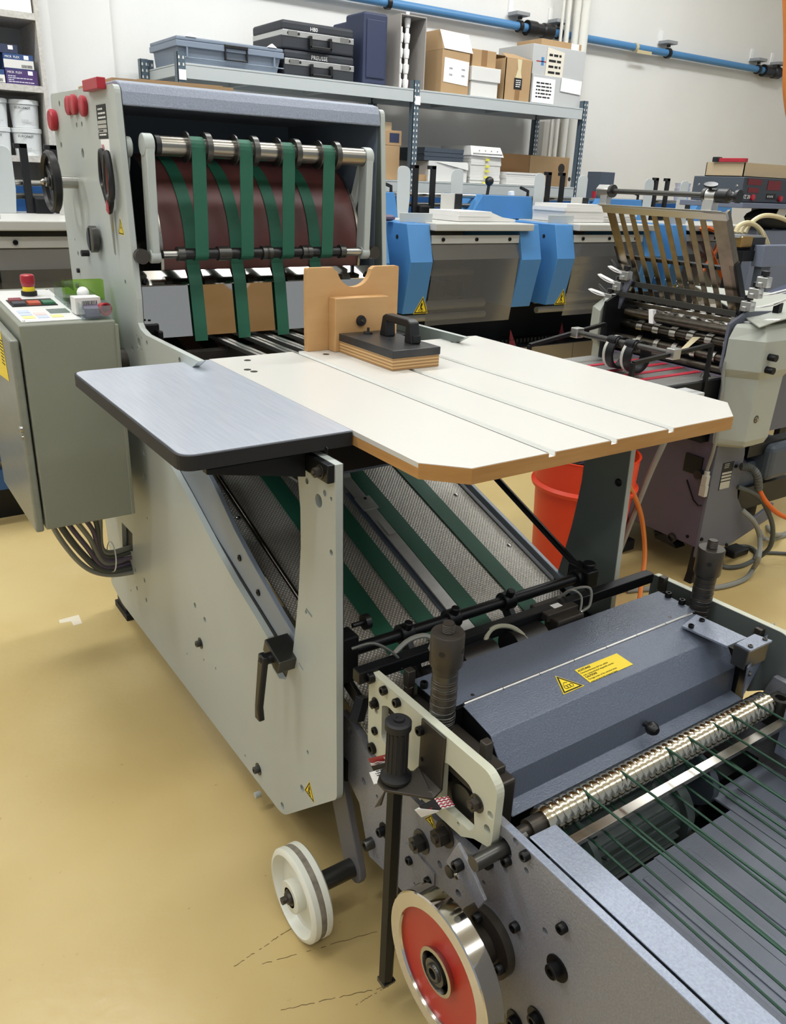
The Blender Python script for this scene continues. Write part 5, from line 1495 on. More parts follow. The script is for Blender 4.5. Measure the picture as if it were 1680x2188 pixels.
# long flat bars below the rack
for p0, p1 in ((V((2.8, 2.3678, 1.1331)), V((2.8, 1.8038, 1.1348))), (V((2.77, 2.3667, 1.0901)), V((2.77, 1.8039, 1.087)))):
    G(M['dark_steel']).obox(p0 - V((0, 0, .010)), p1 - p0, (.004, 0, 0), (0, 0, .022)).out('flat_bar', N, bevel=.001)
for (x, a) in ((2.755, 0), ):
    G(M['slate_plate']).prism([(2.78, 2.3935, 1.0472), (2.78, 2.3382, 1.1618), (2.78, 2.3158, 1.1492), (2.78, 2.3639, 1.0278)], (.01, 0, 0)).out('link_plate', N)
# clamp blocks with black knobs and looped paper slips
def clampblk(p, s, mat_=None):
    p = V(p)
    G(M['alu']).box(p + V((-.016, -.022, -.030)), p + V((.016, .022, .006))).box(p + V((-.022, -.006, -.030)), p + V((-.010, .012, -.012))).out('clamp_block', N, bevel=.003)
    G(M['black_plastic']).lathe(p + V((0, 0, .004)), (0, 0, 1), [(0, .006), (.006, .006), (.006, .015), (.022, .015), (.023, .012), (.023, 0)], 18).out('clamp_knob', N)
for p in [(2.8, 1.8081, 1.0848), (2.8, 1.7805, 1.143), (2.8, 1.7595, 1.1923), (2.8, 1.7357, 1.2343)]: clampblk(V(p) - V((0, 0, .012)), 1)
for p in [(2.78, 2.4199, 1.0908), (2.78, 2.3808, 1.1457), (2.78, 2.3488, 1.1909)]: clampblk(V(p) - V((0, 0, .012)), -1)
def slip(p, d, L, label, sag=.0):
    p, d = V(p), V(d).normalized()
    u = d.cross(V((0, 0, 1))).normalized()
    a = [p + d * L * t + V((0, 0, .006 * math.sin(t * math.pi) + sag * t * t)) for t in (0, .2, .4, .6, .8, 1)]
    b = [q + V((0, 0, -.002)) for q in a[::-1]]
    side = [V((0, 0, 1))] * 6
    t = thing('paper_slip', p, label, 'paper')
    G(M['paper']).ribbon(a, u, .032, .003, side).out('leaf', t)
    G(M['paper']).ribbon([q + V((0, 0, -.008 * math.sin(math.pi * k / 5))) for k, q in enumerate(a)], u, .032, .003, side).out('leaf', t)
slip((2.78, 2.4352, 1.0731), (-.3, 1, -.02), .085, 'folded white paper slip, lowest at the left end of the rack', .02)
slip((2.78, 2.3931, 1.1289), (-.3, 1, .05), .085, 'folded white paper slip, middle one at the left end of the rack', .025)
slip((2.78, 2.3608, 1.1745), (-.3, 1, .02), .07, 'folded white paper slip, upper one at the left end of the rack', .02)
slip((2.8, 1.7793, 1.0617), (.35, -1, .10), .12, 'white paper slip, lowest at the right end of the rack', .01)
slip((2.8, 1.7496, 1.117), (.5, -1, .05), .12, 'white paper slip, second from below at the right end of the rack', .05)
slip((2.8, 1.7301, 1.1629), (.5, -1, .15), .12, 'white paper slip, topmost at the right end of the rack', .03)
for p0, p1 in ((((2.78, 2.4907, 1.1136)), ((2.78, 2.419, 1.0713))), (((2.78, 2.441, 1.2197)), ((2.78, 2.3757, 1.1729)))):
    G(M['black_plastic']).tube([p0, p1], .0065, 8).out('lever_grip', N)
G(M['navy']).prism([(3.5905, 2.1987, 1.085), (4.1253, 2.4082, 1.085), (3.4585, 2.0027, 1.085), (3.1526, 1.8938, 1.085)], (0, 0, .004)).out('catalogue', label='dark blue glossy catalogue lying on the machine cover at right edge', cat='booklet', fix=True)
for p in [(2.95, 1.794, 1.0471), (2.95, 1.7512, 1.0886)]:
    p = V(p); G(M['black_metal']).box(p - V((.012, .012, .05)), p + V((.012, .012, .04))).out('slip_post', N)
G(M['cover_grey']).prism([(2.72, 1.668, 1.062), (2.80, 1.668, 1.075), (3.30, 1.668, 1.13), (3.30, 2.38, 1.10), (2.80, 1.78, 1.075)], (0, 0, .004)).out('top_cover', N, fix=True)
# delivery table with red belts, wheels and rods
zt2 = .855
dt = G(M['alu']).box((2.10, 1.80, zt2 - .012), (2.78, 2.31, zt2)).out('delivery_table', N, bevel=.001)
for k, y in enumerate((2.16, 2.06, 1.98, 1.90)):
    G(M['red_belt'] if 'red_belt' in M else M.setdefault('red_belt', mat('red_belt', 'b8283c', .5))).box((2.08, y - .011, zt2 + .0008), (2.76, y + .011, zt2 + .003)).out('red_belt', dt)
G(M['black_metal']).box((2.12, 1.79, zt2 - .10), (2.75, 1.80, zt2 - .005)).out('table_beam', N)
bx2 = V((2.42, 1.7618, 0.8626))
jb = G(M['box_grey']).box((2.40, 1.70, zt2 - .085), (2.52, 1.785, zt2 - .012)).out('switch_box', N, bevel=.003, label='light grey switch box with a black knob')
G(M['black_plastic']).lathe((2.46, 1.70, zt2 - .055), (0, -1, 0), [(0, .017), (.01, .017), (.012, .013), (.025, .013), (.025, 0)], 16).out('knob', jb)
xr_, zr_ = 2.42, .968
ra, rb = V((2.42, 2.2565, 0.9701)), V((2.42, 1.7766, 0.9727))
rd = G(M['dark_steel']).cyl(ra, rb, .011, n=16).out('wheel_rod', N)
for t in (0.02, .98):
    p = ra + (rb - ra) * t
    G(M['alu']).box(p - V((.02, .018, .018)), p + V((.02, .018, .02))).out('rod_clamp', rd, bevel=.003)
for t in (.42, .60):
    p = ra + (rb - ra) * t + V((.028, 0, -.045))
    G(M['black_metal']).lathe(p - V((0, .022, 0)), (0, 1, 0), [(0, .050), (0, .060), (.044, .060), (.044, .050), (0, .050)], 36).lathe(p + V((-.028, -.018, .045)), (0, 1, 0), [(0, .02), (.036, .02)], 20).out('running_wheel', rd)
    G(M['label_silver']).lathe(p + V((0, .010, 0)), (0, 1, 0), [(0, .0602), (0, .062), (.012, .062), (.012, .0602)], 36).out('tyre', rd)
    p2 = ra + (rb - ra) * t
    for s in (-.02, .02): G(M['black_plastic']).cyl(p2 + V((0, s - .006, 0)), p2 + V((0, s + .006, 0)), .017, n=18).out('set_ring', rd)
def brk(pts, name='bent_bar'):
    for p, q in zip(pts, pts[1:]): G(M['black_metal']).bar(p, q, .014, .014, up=(0, 1, .1)).out(name, N, bevel=.001)
yf_, yn_ = ra.y + .0, rb.y
a = V((2.1921, 2.27, 0.933)); 
brk([a + V((0, 0, -.06)), a, V((2.60, a.y, ra.z + .02)), V((2.60, a.y, zt2))])
b = V((2.2168, 1.79, 0.9564))
brk([b + V((0, 0, -.06)), b, V((2.64, b.y, rb.z + .015)), V((2.64, b.y, zt2 - .05))])
# spring clips on the delivery table's end
# levers, hooks below the rollers
for y, z in ((1.83, .80), (1.84, .76)):
    G(M['dark_steel']).tube(smooth([(2.72, y, z + .05), (2.69, y, z + .07), (2.67, y, z + .04), (2.68, y, z)], 5), .008, 8).out('hook', N)
G(M['black_metal']).box((2.70, 1.80, .60), (2.76, 1.90, .83)).out('lever_box', N)
G(M['cable_grey']).tube(smooth([(2.72, 1.7709, 0.9531), (2.7, 1.7618, 0.9217), (2.7, 1.7602, 0.8783), (2.7, 1.7508, 0.8273), (2.7, 1.7491, 0.774), (2.715, 1.7475, 0.6068), (2.735, 1.7727, 0.481)], 6), .0065, 8).out('cable', N)
cpl = V((2.735, 1.7699, 0.4583))
G(M['label_silver']).box(cpl + V((-.012, -.012, -.03)), cpl + V((.01, .012, .014))).cyl(cpl + V((0, 0, .012)), cpl + V((0, 0, .03)), .011, n=10).box(cpl + V((-.01, -.014, -.075)), cpl + V((.01, .014, -.03))).out('cable_plug', N, bevel=.002)
G(M['black_metal']).box((2.742, NY0 + .05, .455), (2.752, NY0 + .13, .53)).out('socket_plate', N)
G(M['black_plastic']).cyl((2.745, 1.80, .465), (2.72, 1.80, .465), .018, n=16).out('socket', N)
G(M['black_metal']).tube([(2.742, 1.8584, 0.4226), (2.742, 1.8116, 0.3512), (2.735, 1.7814, 0.3388), (2.735, 1.765, 0.3446)], .0035, 6).out('hook', N)
# motors and frames behind the base
G(M['black_metal']).box((3.0, NY0 + .02, .50), (3.6, NY0 + .07, .55)).box((3.0, NY0 + .02, .26), (3.6, NY0 + .04, .36)).out('base_frame', N)
G(M['black_metal']).box((2.80, 1.80, .13), (3.2, 2.36, .25)).out('base_frame', N)
g = G(M['slate'])
g.box((3.0, 1.80, .33), (3.22, 2.02, .46)); g.out('motor_body', N, bevel=.02, seg=3)
G(M['purple']).ball((3.02, 1.86, .44), .07, 18, sx=1.1, sz=.7).out('motor_cap', N)
G(M['slate']).box((3.12, 1.74, .38), (3.30, 1.98, .54)).out('motor_hood', N, bevel=.03, seg=3)
hs = smooth([(2.9119, 1.74, 0.4876), (2.947, 1.72, 0.4821), (2.9711, 1.7, 0.4543), (3.008, 1.7, 0.387)], 10)
g = G(M['cable_dark'])
rads = [.0175 if k % 2 else .0145 for k in range(len(hs))]
g.tube(hs, rads, 12).out('corrugated_hose', N)
G(M['orange']).tube(smooth([(3.008, 1.7, 0.387), (3.0414, 1.68, 0.3362), (3.1121, 1.66, 0.2771), (3.1994, 1.64, 0.2348)], 6), .010, 10).out('hose', N)
G(M['black_metal']).prism([(2.76, 1.9849, 0.1442), (2.76, 1.9001, 0.1509), (2.76, 1.8604, 0.1103), (2.76, 1.9713, 0.1142)], (.06, 0, 0)).out('socket_strip', N, fix=True)
g = G(M['black_plastic']); q = V((2.755, 1.8825, 0.1546)); g.lathe(q, W_, [(0, .02), (.012, .02), (.012, .015), (.004, .015), (.004, 0)], 20); g.out('round_socket', N)
G(M['black_rubber']).box((2.70, 2.10, 0), (2.80, 2.22, .05)).box((2.72, 2.12, .04), (2.78, 2.2, .17)).out('foot', N, bevel=.004)
# cables on the floor
def cab(name, m, r, pts, label, cat='cable'):
    G(m).tube(smooth(pts, 8), r, 8).out(name, label=label, cat=cat)
cab('grey_cable', M['cable_grey'], .0105, [(2.9905, 1.74, 0.2829), (3.0284, 1.7, 0.237), (3.1009, 1.7, 0.1459), (2.9792, 1.6191, 0.12), (3.0433, 1.6664, 0.03), (2.9508, 1.6448, 0.012), (2.8035, 1.6533, 0.0115), (2.6488, 1.7189, 0.0115), (2.5623, 1.778, 0.0115), (2.4365, 1.8272, 0.0115)], 'grey cable curving across the floor from the violet grey side plate to the left')
cab('looped_cable', M['cable_dark'], .010, [(2.9192, 1.74, 0.3999), (3.0042, 1.7, 0.361), (3.0905, 1.69, 0.2812), (3.1507, 1.68, 0.1866), (3.1973, 1.6998, 0.08), (3.1788, 1.7398, 0.011), (3.0488, 1.7333, 0.011), (2.9847, 1.7698, 0.011), (3.0561, 1.8367, 0.011), (3.178, 1.8691, 0.011), (3.2646, 1.8436, 0.011), (3.249, 1.7834, 0.011), (3.1588, 1.7336, 0.0115)], 'dark grey cable looping on the floor under the second machine')
cab('black_cable', M['cable_dark'], .008, [(3.2456, 1.7902, 0.009), (3.3141, 1.7459, 0.009), (3.3962, 1.6826, 0.009)], 'thin dark cable running off along the floor at right edge')
for k, pts in enumerate(([(3.4556, 1.9, 0.0254), (3.3363, 1.8117, 0.05), (3.4521, 1.8337, 0.011), (3.5963, 1.8273, 0.011)], [(3.6003, 1.95, 0.0001), (3.4026, 1.8092, 0.06), (3.5487, 1.8414, 0.011), (3.672, 1.849, 0.011)])):
    cab('hanging_cable', M['cable_grey'], .010, pts, ('brown grey cable hanging under the black frame at right, lower one', 'brown grey cable hanging under the black frame at right, upper one')[k])
G(M['black_plastic']).box(V((3.1425, 1.842, 0)) + V((-.03, -.04, 0)), V((3.1425, 1.842, 0)) + V((.08, .03, .03))).out('power_block', label='black power block lying on the floor among the looped cables', cat='plug', bevel=.006)
cab('conduit', M['cable_grey'], .011, [(2.4, 1.7458, 0.6621), (2.4, 1.7836, 0.5337), (2.38, 1.8023, 0.4001), (2.36, 1.8201, 0.262), (2.34, 1.8258, 0.1747), (2.32, 1.8248, 0.099)], 'straight grey cable slanting down from under the white table to the floor', 'cable')
cab('orange_hose', M['hose_orange'], .009, [(2.2, 1.7249, 0.551), (2.3, 1.7605, 0.4672), (2.4, 1.7936, 0.361), (2.45, 1.798, 0.2508), (2.45, 1.7795, 0.168), (2.4, 1.7394, 0.1065), (2.3, 1.6614, 0.0688)], 'orange air hose hanging down behind the right column to the floor', 'hose')

# ------------------------------------------------------------------ waste bin
bc = V((2.215, 1.93, 0))
BN = thing('waste_bin', bc, 'orange red round plastic bin filled with waste behind the right column', 'bin')
g = G(M['orange_bin']).lathe(bc, (0, 0, 1), [(0, 0), (.0, .150), (.01, .156), (.47, .180), (.472, .194), (.485, .197), (.495, .184), (.60, .188), (.604, .192), (.604, .183), (.49, .176), (.02, .148), (.012, 0)], 56)
g.out('tub', BN)
rr = random.Random(11)
for k, (lab, m) in enumerate((('crumpled dark waste sheet in the orange bin', M['black_ink']), ('white waste paper in the orange bin, uppermost', M['paper']), ('blue printed waste paper in the orange bin', M['navy']), ('red printed waste paper in the orange bin', M['red_plastic']))):
    p = bc + V(((-.08, -.06, .02, .04)[k], (.03, .07, -.02, .07)[k], .56 + .006 * k))
    g = G(m)
    a = k * 1.3
    u, v = V((math.cos(a), math.sin(a), .12)) * .07, V((-math.sin(a), math.cos(a), -.1)) * .05
    g.prism([p - u - v, p + u - v * .8, p + u * .9 + v, p - u * .7 + v * .9], (0, 0, .002))
    g.out('waste_paper', label=lab, cat='paper', fix=True)
G(M['box_grey']).lathe(bc + V((0, 0, .51)), (0, 0, 1), [(0, .165), (.03, .16), (.045, .10), (.03, 0)], 20).out('waste_heap', BN, kind='stuff')

# ------------------------------------------------------------------ gathering line along the back wall
SY = 3.60
def station(x0, k, label):
    t = thing('gathering_station', (x0 + .4, 3.9, 0), label, 'machine', 'stations of the blue gathering line')
    dx = x0 - 2.527
    yz = [(3.5999, 1.2954), (3.5492, 1.1076), (3.6088, 0.8348)]
    def colm(a, b):
        pr = [(3.60, 1.295), yz[1], yz[2], (4.35, yz[2][1]), (4.35, 1.295)]
        G(M['blue_paint']).prism([(a, y, z) for y, z in pr], (b - a, 0, 0)).out('side_column', t, bevel=.004)
    colm(x0, x0 + .144)
    colm(x0 + .775, x0 + .925)
    c = V((x0 + .085, 0, 0))
    p = [V((2.6455, 3.66, 0.9288)), V((2.5978, 3.66, 0.8337)), V((2.6956, 3.66, 0.8337))]
    def onf(q):
        (ya, za), (yb, zb) = yz[1], yz[2]
        return V((q.x + dx, ya + (za - q.z) / (za - zb) * (yb - ya) - .0006, q.z))
    nf = V((0, -(yz[1][1] - yz[2][1]), -(yz[2][0] - yz[1][0])))
    warning(t, onf(p[0]), onf(p[1]), onf(p[2]), nf, 0)
    q = V((2.527, 3.6837, 1.2247)); G(M['black_ink']).cyl((x0 + .0005, q.y, q.z), (x0 - .001, q.y, q.z), .012, n=12).out('plug', t)
    # tray lip, rail and transparent door
    G(M['station_beige']).box((x0 + .15, SY - .05, 1.262), (x0 + .845, 4.3, 1.30)).out('tray', t, bevel=.005)
    G(M['shelf_grey']).box((x0 - .01, SY + .05, 1.30), (x0 + .20, SY + .056, 1.345)).out('guard_plate', t, bevel=.002)
    rl = G(M['station_beige']).box((x0 + .155, SY - .012, 1.195), (x0 + .775, SY + .0, 1.238)).out('door_rail', t, bevel=.002)
    for u in (.23, .46, .70): bolt(t, (x0 + u, SY - .012, 1.217), Y_, .010, .008)
    d0, d1, d2 = (3.5868, 1.2032), (3.5661, 1.1153), (3.6187, 0.7618)
    pr = [(SY + .0, 1.20), d1, d2]
    g = G(M['plexi'])
    for a, b in zip(pr, pr[1:]):
        g.add([(x0 + .158, a[0], a[1]), (x0 + .775, a[0], a[1]), (x0 + .775, b[0], b[1]), (x0 + .158, b[0], b[1])], [(0, 1, 2, 3)])
    g.out('clear_door', t)
    G(M['station_inner'] if 'station_inner' in M else M.setdefault('station_inner', mat('station_inner', '6c6b69', .5, .3))).box((x0 + .144, 4.1, .45), (x0 + .78, 4.12, 1.26)).out('inner_back', t)
    for y, z, r in ((3.86, .83, .028), (3.84, .765, .02), (3.98, 1.0, .02)):
        G(M['station_beige']).cyl((x0 + .15, y, z), (x0 + .77, y, z), r, n=14).out('inner_roller', t)
    for u in (.25, .36, .5, .62):
        G(M['dark_steel']).box((x0 + u, 3.95, .86), (x0 + u + .05, 4.05, .95)).out('gripper', t)
    G(M['flag_red'] if 'flag_red' in M else M.setdefault('flag_red', mat('flag_red', '7d2129', .5))).prism([(x0 + .40, 3.86, .565), (x0 + .46, 3.86, .565), (x0 + .44, 3.88, .66)], (0, .004, 0)).out('red_flag', t, fix=True)
    G(M['flag_red']).prism([(x0 + .96, 3.795, .56), (x0 + 1.02, 3.795, .56), (x0 + .975, 3.81, .66)], (0, .004, 0)).out('red_flag', t, fix=True)
    # chain trough and base
    g = G(M['black_metal'])
    for j in range(34): g.box((x0 + j * .031, 3.80, .575), (x0 + j * .031 + .016, 3.81, .60))
    g.out('chain', t, kind='stuff')
    G(M['black_metal']).box((x0 - .13, 3.78, .50), (x0 + .925, 4.3, .56)).box((x0 - .13, 4.05, .5), (x0 + .925, 4.3, .8)).out('trough', t)
    G(M['station_steel']).box((x0 - .13, 3.74, .16), (x0 + .42, 3.76, .555)).out('base_panel', t, bevel=.002)
    G(M['station_steel']).box((x0 + .424, 3.74, .16), (x0 + .925, 3.76, .555)).out('base_panel', t, bevel=.002)
    G(M['black_metal']).box((x0 - .13, 3.80, 0), (x0 + .925, 4.3, .16)).out('plinth', t)
    # feeding hopper above the tray
    hy = 4.10
    for u in (.305, .69):
        pts = rnd([(u - .035, 1.30), (u + .035, 1.30), (u + .045, 1.40), (u + .045, 1.575), (u - .045, 1.575), (u - .045, 1.40)], [0, 0, .0, .05 if u < .5 else .03, .03 if u < .5 else .05, 0])
        G(M['shelf_grey']).prism([(x0 + a, hy - .02, z) for a, z in pts], (0, .006, 0)).out('side_paddle', t, bevel=.002)
    for u in (.405, .53):
        G(M['black_plastic']).box((x0 + u - .016, hy, 1.30), (x0 + u + .016, hy + .02, 1.585)).box((x0 + u - .038, hy, 1.565), (x0 + u + .016, hy + .02, 1.585)).out('post', t, bevel=.002)
    G(M['station_beige']).box((x0 + .50, hy - .12, 1.30), (x0 + .62, hy - .115, 1.44)).out('back_stop', t, bevel=.002)
    G(M['black_plastic']).box((x0 + .60, hy - .125, 1.31), (x0 + .655, hy - .10, 1.44)).out('latch', t, bevel=.004)
    for z, r, m in ((1.425, .013, 'steel'), (1.37, .013, 'dark_steel')):
        G(M[m]).cyl((x0 - .1, hy + .06, z), (x0 + .90, hy + .06, z), r, n=12).out('cross_rod', t)
    G(M['black_metal']).box((x0 + .42, hy - .03, 1.30), (x0 + .50, hy + .04, 1.37)).out('clamp', t, bevel=.01)
    G(M['blue_dark']).box((x0 - .1, hy + .16, 1.30), (x0 + .9, hy + .17, 1.42)).out('rear_panel', t)
    b0 = x0 + .90
    pr = [(b0, 1.30), (b0, 1.435), (b0 + .40, 1.435), (b0 + .43, 1.30)]
    G(M['blue_paint']).prism([(a, hy - .02, z) for a, z in pr], (0, .4, 0)).out('drive_box', t, bevel=.003)
    G(M['blue_paint']).prism([(b0 - .10, hy - .02, 1.30), (b0, hy - .02, 1.435), (b0, hy - .02, 1.30)], (0, .3, 0)).out('drive_gusset', t, fix=True)
    G(M['black_plastic']).ball((x0 + 1.04, hy + .1, 1.515), .028, 14).cyl((x0 + 1.03, hy + .1, 1.43), (x0 + 1.04, hy + .1, 1.51), .01, n=10).out('ball_lever', t)
    G(M['black_plastic']).tube([(x0 + 1.235, hy + .02, 1.485), (x0 + 1.30, hy + .02, 1.465), (x0 + 1.30, hy + .02, 1.42)], .01, 8).out('clamp_lever', t)
    return t
names = ['grey and blue gathering station farthest left, behind the control cabinet', 'gathering station hidden behind the sheet feeder, its blue box showing right of the tower',
         'gathering station with blue columns directly right of the plywood block', 'gathering station behind the slat rack end, second to the right of the tower', 'gathering station farthest right, seen through the slats of the rack']
for k in range(5):
    station(2.527 + 1.056 * (k - 2), k, names[k])
for z0, z1 in ((.30, .38), (.17, .26)):
    G(M['blue_dark']).box((-.9, 3.70, z0), (1.4, 3.74, z1)).out('kick_rail', label='dark blue kick rail along the foot of the gathering line, %s' % ('upper' if z0 > .2 else 'lower'), cat='rail')
def stack(x0, x1, y0, y1, z0, z1, label, n=None, jit=.004, m=None, name='paper_stack', cat='paper', seed=1):
    """a pile of printed sheets, its sheaves slightly shifted"""
    rr = random.Random(seed)
    n = n or max(2, int((z1 - z0) / .02))
    t = thing(name, ((x0 + x1) / 2, (y0 + y1) / 2, z0), label, cat)
    h = (z1 - z0) / n
    for k in range(n):
        a, b = rr.uniform(-jit, jit), rr.uniform(-jit, jit)
        G(m or M['sheaf']).box((x0 + a, y0 + b, z0 + k * h + .0004), (x1 + a, y1 + b, z0 + (k + 1) * h)).out('sheaf', t)
    return t
M['sheaf'] = wave_mat('sheaf', 'e6e4e0', 'cfccc6', 90, 'Z', .7, .6)
a, b = (2.943, 3.7, 1.3003), (3.1787, 3.7, 1.3018)
stack(a[0], b[0] - .005, 3.70, 3.98, 1.302, 1.355, 'white printed stack fanned on the tray of the station beside the plywood block')
g = G(M['sheaf']).prism([(b[0], 3.72, 1.302), (b[0] + .20, 3.72, 1.302), (b[0] + .20, 3.72, 1.315), (b[0] + .10, 3.72, 1.325), (b[0], 3.72, 1.354)], (0, .22, 0))
g.out('fanned_stack', label='fanned sheets sloping down right of the white stack on the first tray', cat='paper')
a, b = (3.7768, 3.72, 1.2935), (4.1222, 3.72, 1.2952)
stack(a[0], b[0], 3.72, 4.0, 1.302, 1.405, 'high white stack with uneven top sheets on the tray behind the slat rack', 5, .012, seed=5)
stack(a[0] + .27, b[0] + .33, 3.74, 4.0, 1.302, 1.39, 'white paper stack just left behind the rack slats', 5, .01, seed=8)
# bits on the line
q = V((3.8123, 4.2, 1.4079))
G(M['paper']).lathe(q - V((0, 0, .02)), (0, 0, 1), [(0, 0), (0, .05), (.012, .06), (.014, 0)], 16).prism([q + V((-.05, 0, 0)), q + V((-.02, 0, 0)), q + V((-.03, 0, .055)), q + V((-.055, 0, .05))], (0, .03, 0)).out('white_tool', label='white plastic tool lying on the blue drive box', cat='tool', fix=True)
q = V((4.5902, 4.16, 1.6045))
G(M['slate']).box((q.x - .07, 4.16, 1.302), (q.x + .07, 4.28, q.z)).out('dark_box', label='dark grey box standing on the line left of the rack rod', cat='box')
q = V((4.537, 4.2, 1.4309))
G(M['red_plastic']).lathe((q.x, 4.2, 1.43), (0, 0, 1), [(0, 0), (0, .024), (.05, .028), (.05, .024), (.01, .02)], 16).out('red_cup', label='small red cup on the line right of the big cardboard box', cat='cup')
for k, px_ in enumerate([(5.5934, 4.3, 1.4482)]):
    for j in range(3):
        G(M['pvc_white'] if 'pvc_white' in M else M.setdefault('pvc_white', mat('pvc_white', 'dcdbe6', .4))).lathe((px_[0], 4.3, 1.40 + .04 * j), (0, 0, 1), [(0, 0), (0, .045), (.075, .058), (.08, .062), (.08, .056), (.01, .042)], 24).out('plastic_tub', label='white plastic tub in a nested pile on the gathering line, %s' % ('lowest', 'middle', 'uppermost')[j], cat='tub', group='nested white tubs')
q = V((2.5059, 3.72, 1.3173))
G(M['purple']).ball((q.x, 3.75, 1.315), .03, 10, sx=1.6, sz=.6).out('rag', label='reddish rag lying left on the first blue column', cat='cloth')

# ------------------------------------------------------------------ racking
SF, SB = 4.75, 5.24
RKX = [(1.7999, 4.75, 2.0266)[0], (3.3605, 4.75, 2.0442)[0], (4.8993, 4.75, 2.0332)[0]]
ZS1, ZS2 = 2.042, 1.50
SH = thing('racking', (3.3, 5.0, 0), 'grey steel racking with two long shelves behind the gathering line', 'shelf')
M['post_green'] = mat('post_green', '51606a', .45)
def post(x, y):
    g = G(M['post_green']).box((x - .022, y, 0), (x + .022, y + .003, ZS1 + .05)).box((x - .022, y, 0), (x - .019, y + .045, ZS1 + .05))
    po_ = g.out('post', SH)
    g = G(M['box_white'])
    z = 1.3
    while z < ZS1 + .03:
        for s in (-.012, .012): g.prism([(x + s - .005, y - .0006, z), (x + s + .005, y - .0006, z), (x + s + .003, y - .0006, z + .014), (x + s - .003, y - .0006, z + .014)], (0, -.0004, 0))
        z += .033
    g.out('slot', po_, kind='stuff')
for x in RKX:
    post(x, SF - .012); post(x, SB)
post(RKX[0] - .04, SB - .02)
for a, b in zip(RKX, RKX[1:]):
    for z in (ZS1, ZS2):
        G(M['shelf_grey']).box((a + .024, SF - .01, z - .075), (b - .024, SF + .006, z)).box((a + .024, SF - .012, z - .010), (b - .024, SF - .01, z)).out('beam', SH, bevel=.002)
        G(M['shelf_grey']).box((a + .024, SB, z - .06), (b - .024, SB + .02, z)).out('beam', SH, bevel=.002)
        G(M['shelf_grey']).box((a - .01, SF, z - .012), (b + .01, SB, z - .002)).out('shelf_panel', SH)
        for u in (.33, .66):
            x = a + (b - a) * u
            G(M['shelf_grey']).box((x - .02, SF, z - .05), (x + .02, SB, z - .014)).out('support_bar', SH)
for x in RKX:
    for z in (ZS1, ZS2): G(M['shelf_grey']).box((x - .01, SF, z - .06), (x + .01, SB, z - .01)).out('side_tie', SH)
for p in [(1.8027, 4.736, 1.9879), (3.369, 4.736, 1.9825)]:
    p = V(p); G(M['paper']).box(p + V((-.02, -.003, -.03)), p + V((.02, 0, .02))).out('tag', SH)

def carton(x0, x1, z0, z1, y0, y1, m, label, name='cardboard_box', cat='box', open_=False, tape=None):
    t = thing(name, ((x0 + x1) / 2, (y0 + y1) / 2, z0), label, cat)
    if not open_:
        G(m).box((x0, y0, z0 + .0005), (x1, y1, z1)).out('body', t, bevel=.003)
    else:
        w = .005
        g = G(m).box((x0, y0, z0 + .0005), (x1, y0 + w, z1)).box((x0, y1 - w, z0 + .0005), (x1, y1, z1)).box((x0, y0, z0 + .0005), (x0 + w, y1, z1)).box((x1 - w, y0, z0 + .0005), (x1, y1, z1)).box((x0, y0, z0 + .0005), (x1, y1, z0 + w))
        g.out('body', t)
    if tape:
        G(M['tape'] if tape is True else tape).box(((x0 + x1) / 2 - .025, y0 - .0008, z0 + .01), ((x0 + x1) / 2 + .025, y0, z1)).out('tape', t)
    return t
def note(t, x0, x1, z0, z1, y, m=None, n=0, skew=.0, name='paper_note'):
    G(m or M['paper']).prism([(x0, y, z0), (x1, y, z0 - skew), (x1 + skew * .3, y, z1 - skew), (x0 + skew * .3, y, z1)], (0, -.0012, 0)).out(name, t, fix=True)
    if n: print_lines((x0 + (x1 - x0) * .15, y - .0015, z1 - (z1 - z0) * .15), (1, 0, 0), (0, 0, 1), (x1 - x0) * .7, (z1 - z0) * .7, n, M['black_ink'], t, n)
# grey crate
x0, x1 = (1.8071, 4.8, 2.0534)[0], (2.4308, 4.8, 2.0668)[0]
zt_ = (1.8202, 4.8, 2.1744)[2]
CR = thing('euro_crate', ((x0 + x1) / 2, 5.0, ZS1), 'grey stacking crate with closed lid, leftmost on the upper shelf', 'crate')
G(M['crate']).prism([(x0 + .02, 4.82, ZS1 + .0005), (x1 - .02, 4.82, ZS1 + .0005), (x1, 4.80, zt_ - .03), (x0, 4.80, zt_ - .03)], (0, .40, 0)).out('tub', CR, bevel=.006)
G(M['crate']).box((x0 - .012, 4.79, zt_ - .05), (x1 + .012, 5.22, zt_ - .02)).box((x0 - .012, 4.79, ZS1 + .03), (x1 + .012, 4.80, ZS1 + .036)).out('rim', CR, bevel=.003)
G(M['crate']).box((x0 - .008, 4.792, zt_ - .019), (x1 + .008, 5.22, zt_)).out('lid', CR, bevel=.005)
for u in (.08, .92): G(M['crate']).box((x0 + (x1 - x0) * u - .004, 4.788, ZS1 + .035), (x0 + (x1 - x0) * u + .004, 4.82, zt_ - .05)).out('rib', CR)
hx2 = x0 + (x1 - x0) * .54
g = G(M['black_plastic']).box((hx2 - .07, 4.784, ZS1 + .04), (hx2 + .07, 4.80, ZS1 + .048)).box((hx2 - .07, 4.784, ZS1 + .04), (hx2 - .06, 4.80, ZS1 + .11)).box((hx2 + .06, 4.784, ZS1 + .04), (hx2 + .07, 4.80, ZS1 + .11)).box((hx2 - .07, 4.78, ZS1 + .10), (hx2 + .07, 4.80, ZS1 + .118))
g.out('handle', CR, bevel=.003)
for u in (.12, .9): G(M['paper']).prism([(x0 + (x1 - x0) * u - .03, 4.788, zt_), (x0 + (x1 - x0) * u + .03, 4.788, zt_), (x0 + (x1 - x0) * u, 4.788, zt_ + .02)], (0, .02, 0)).out('clip', CR, fix=True)
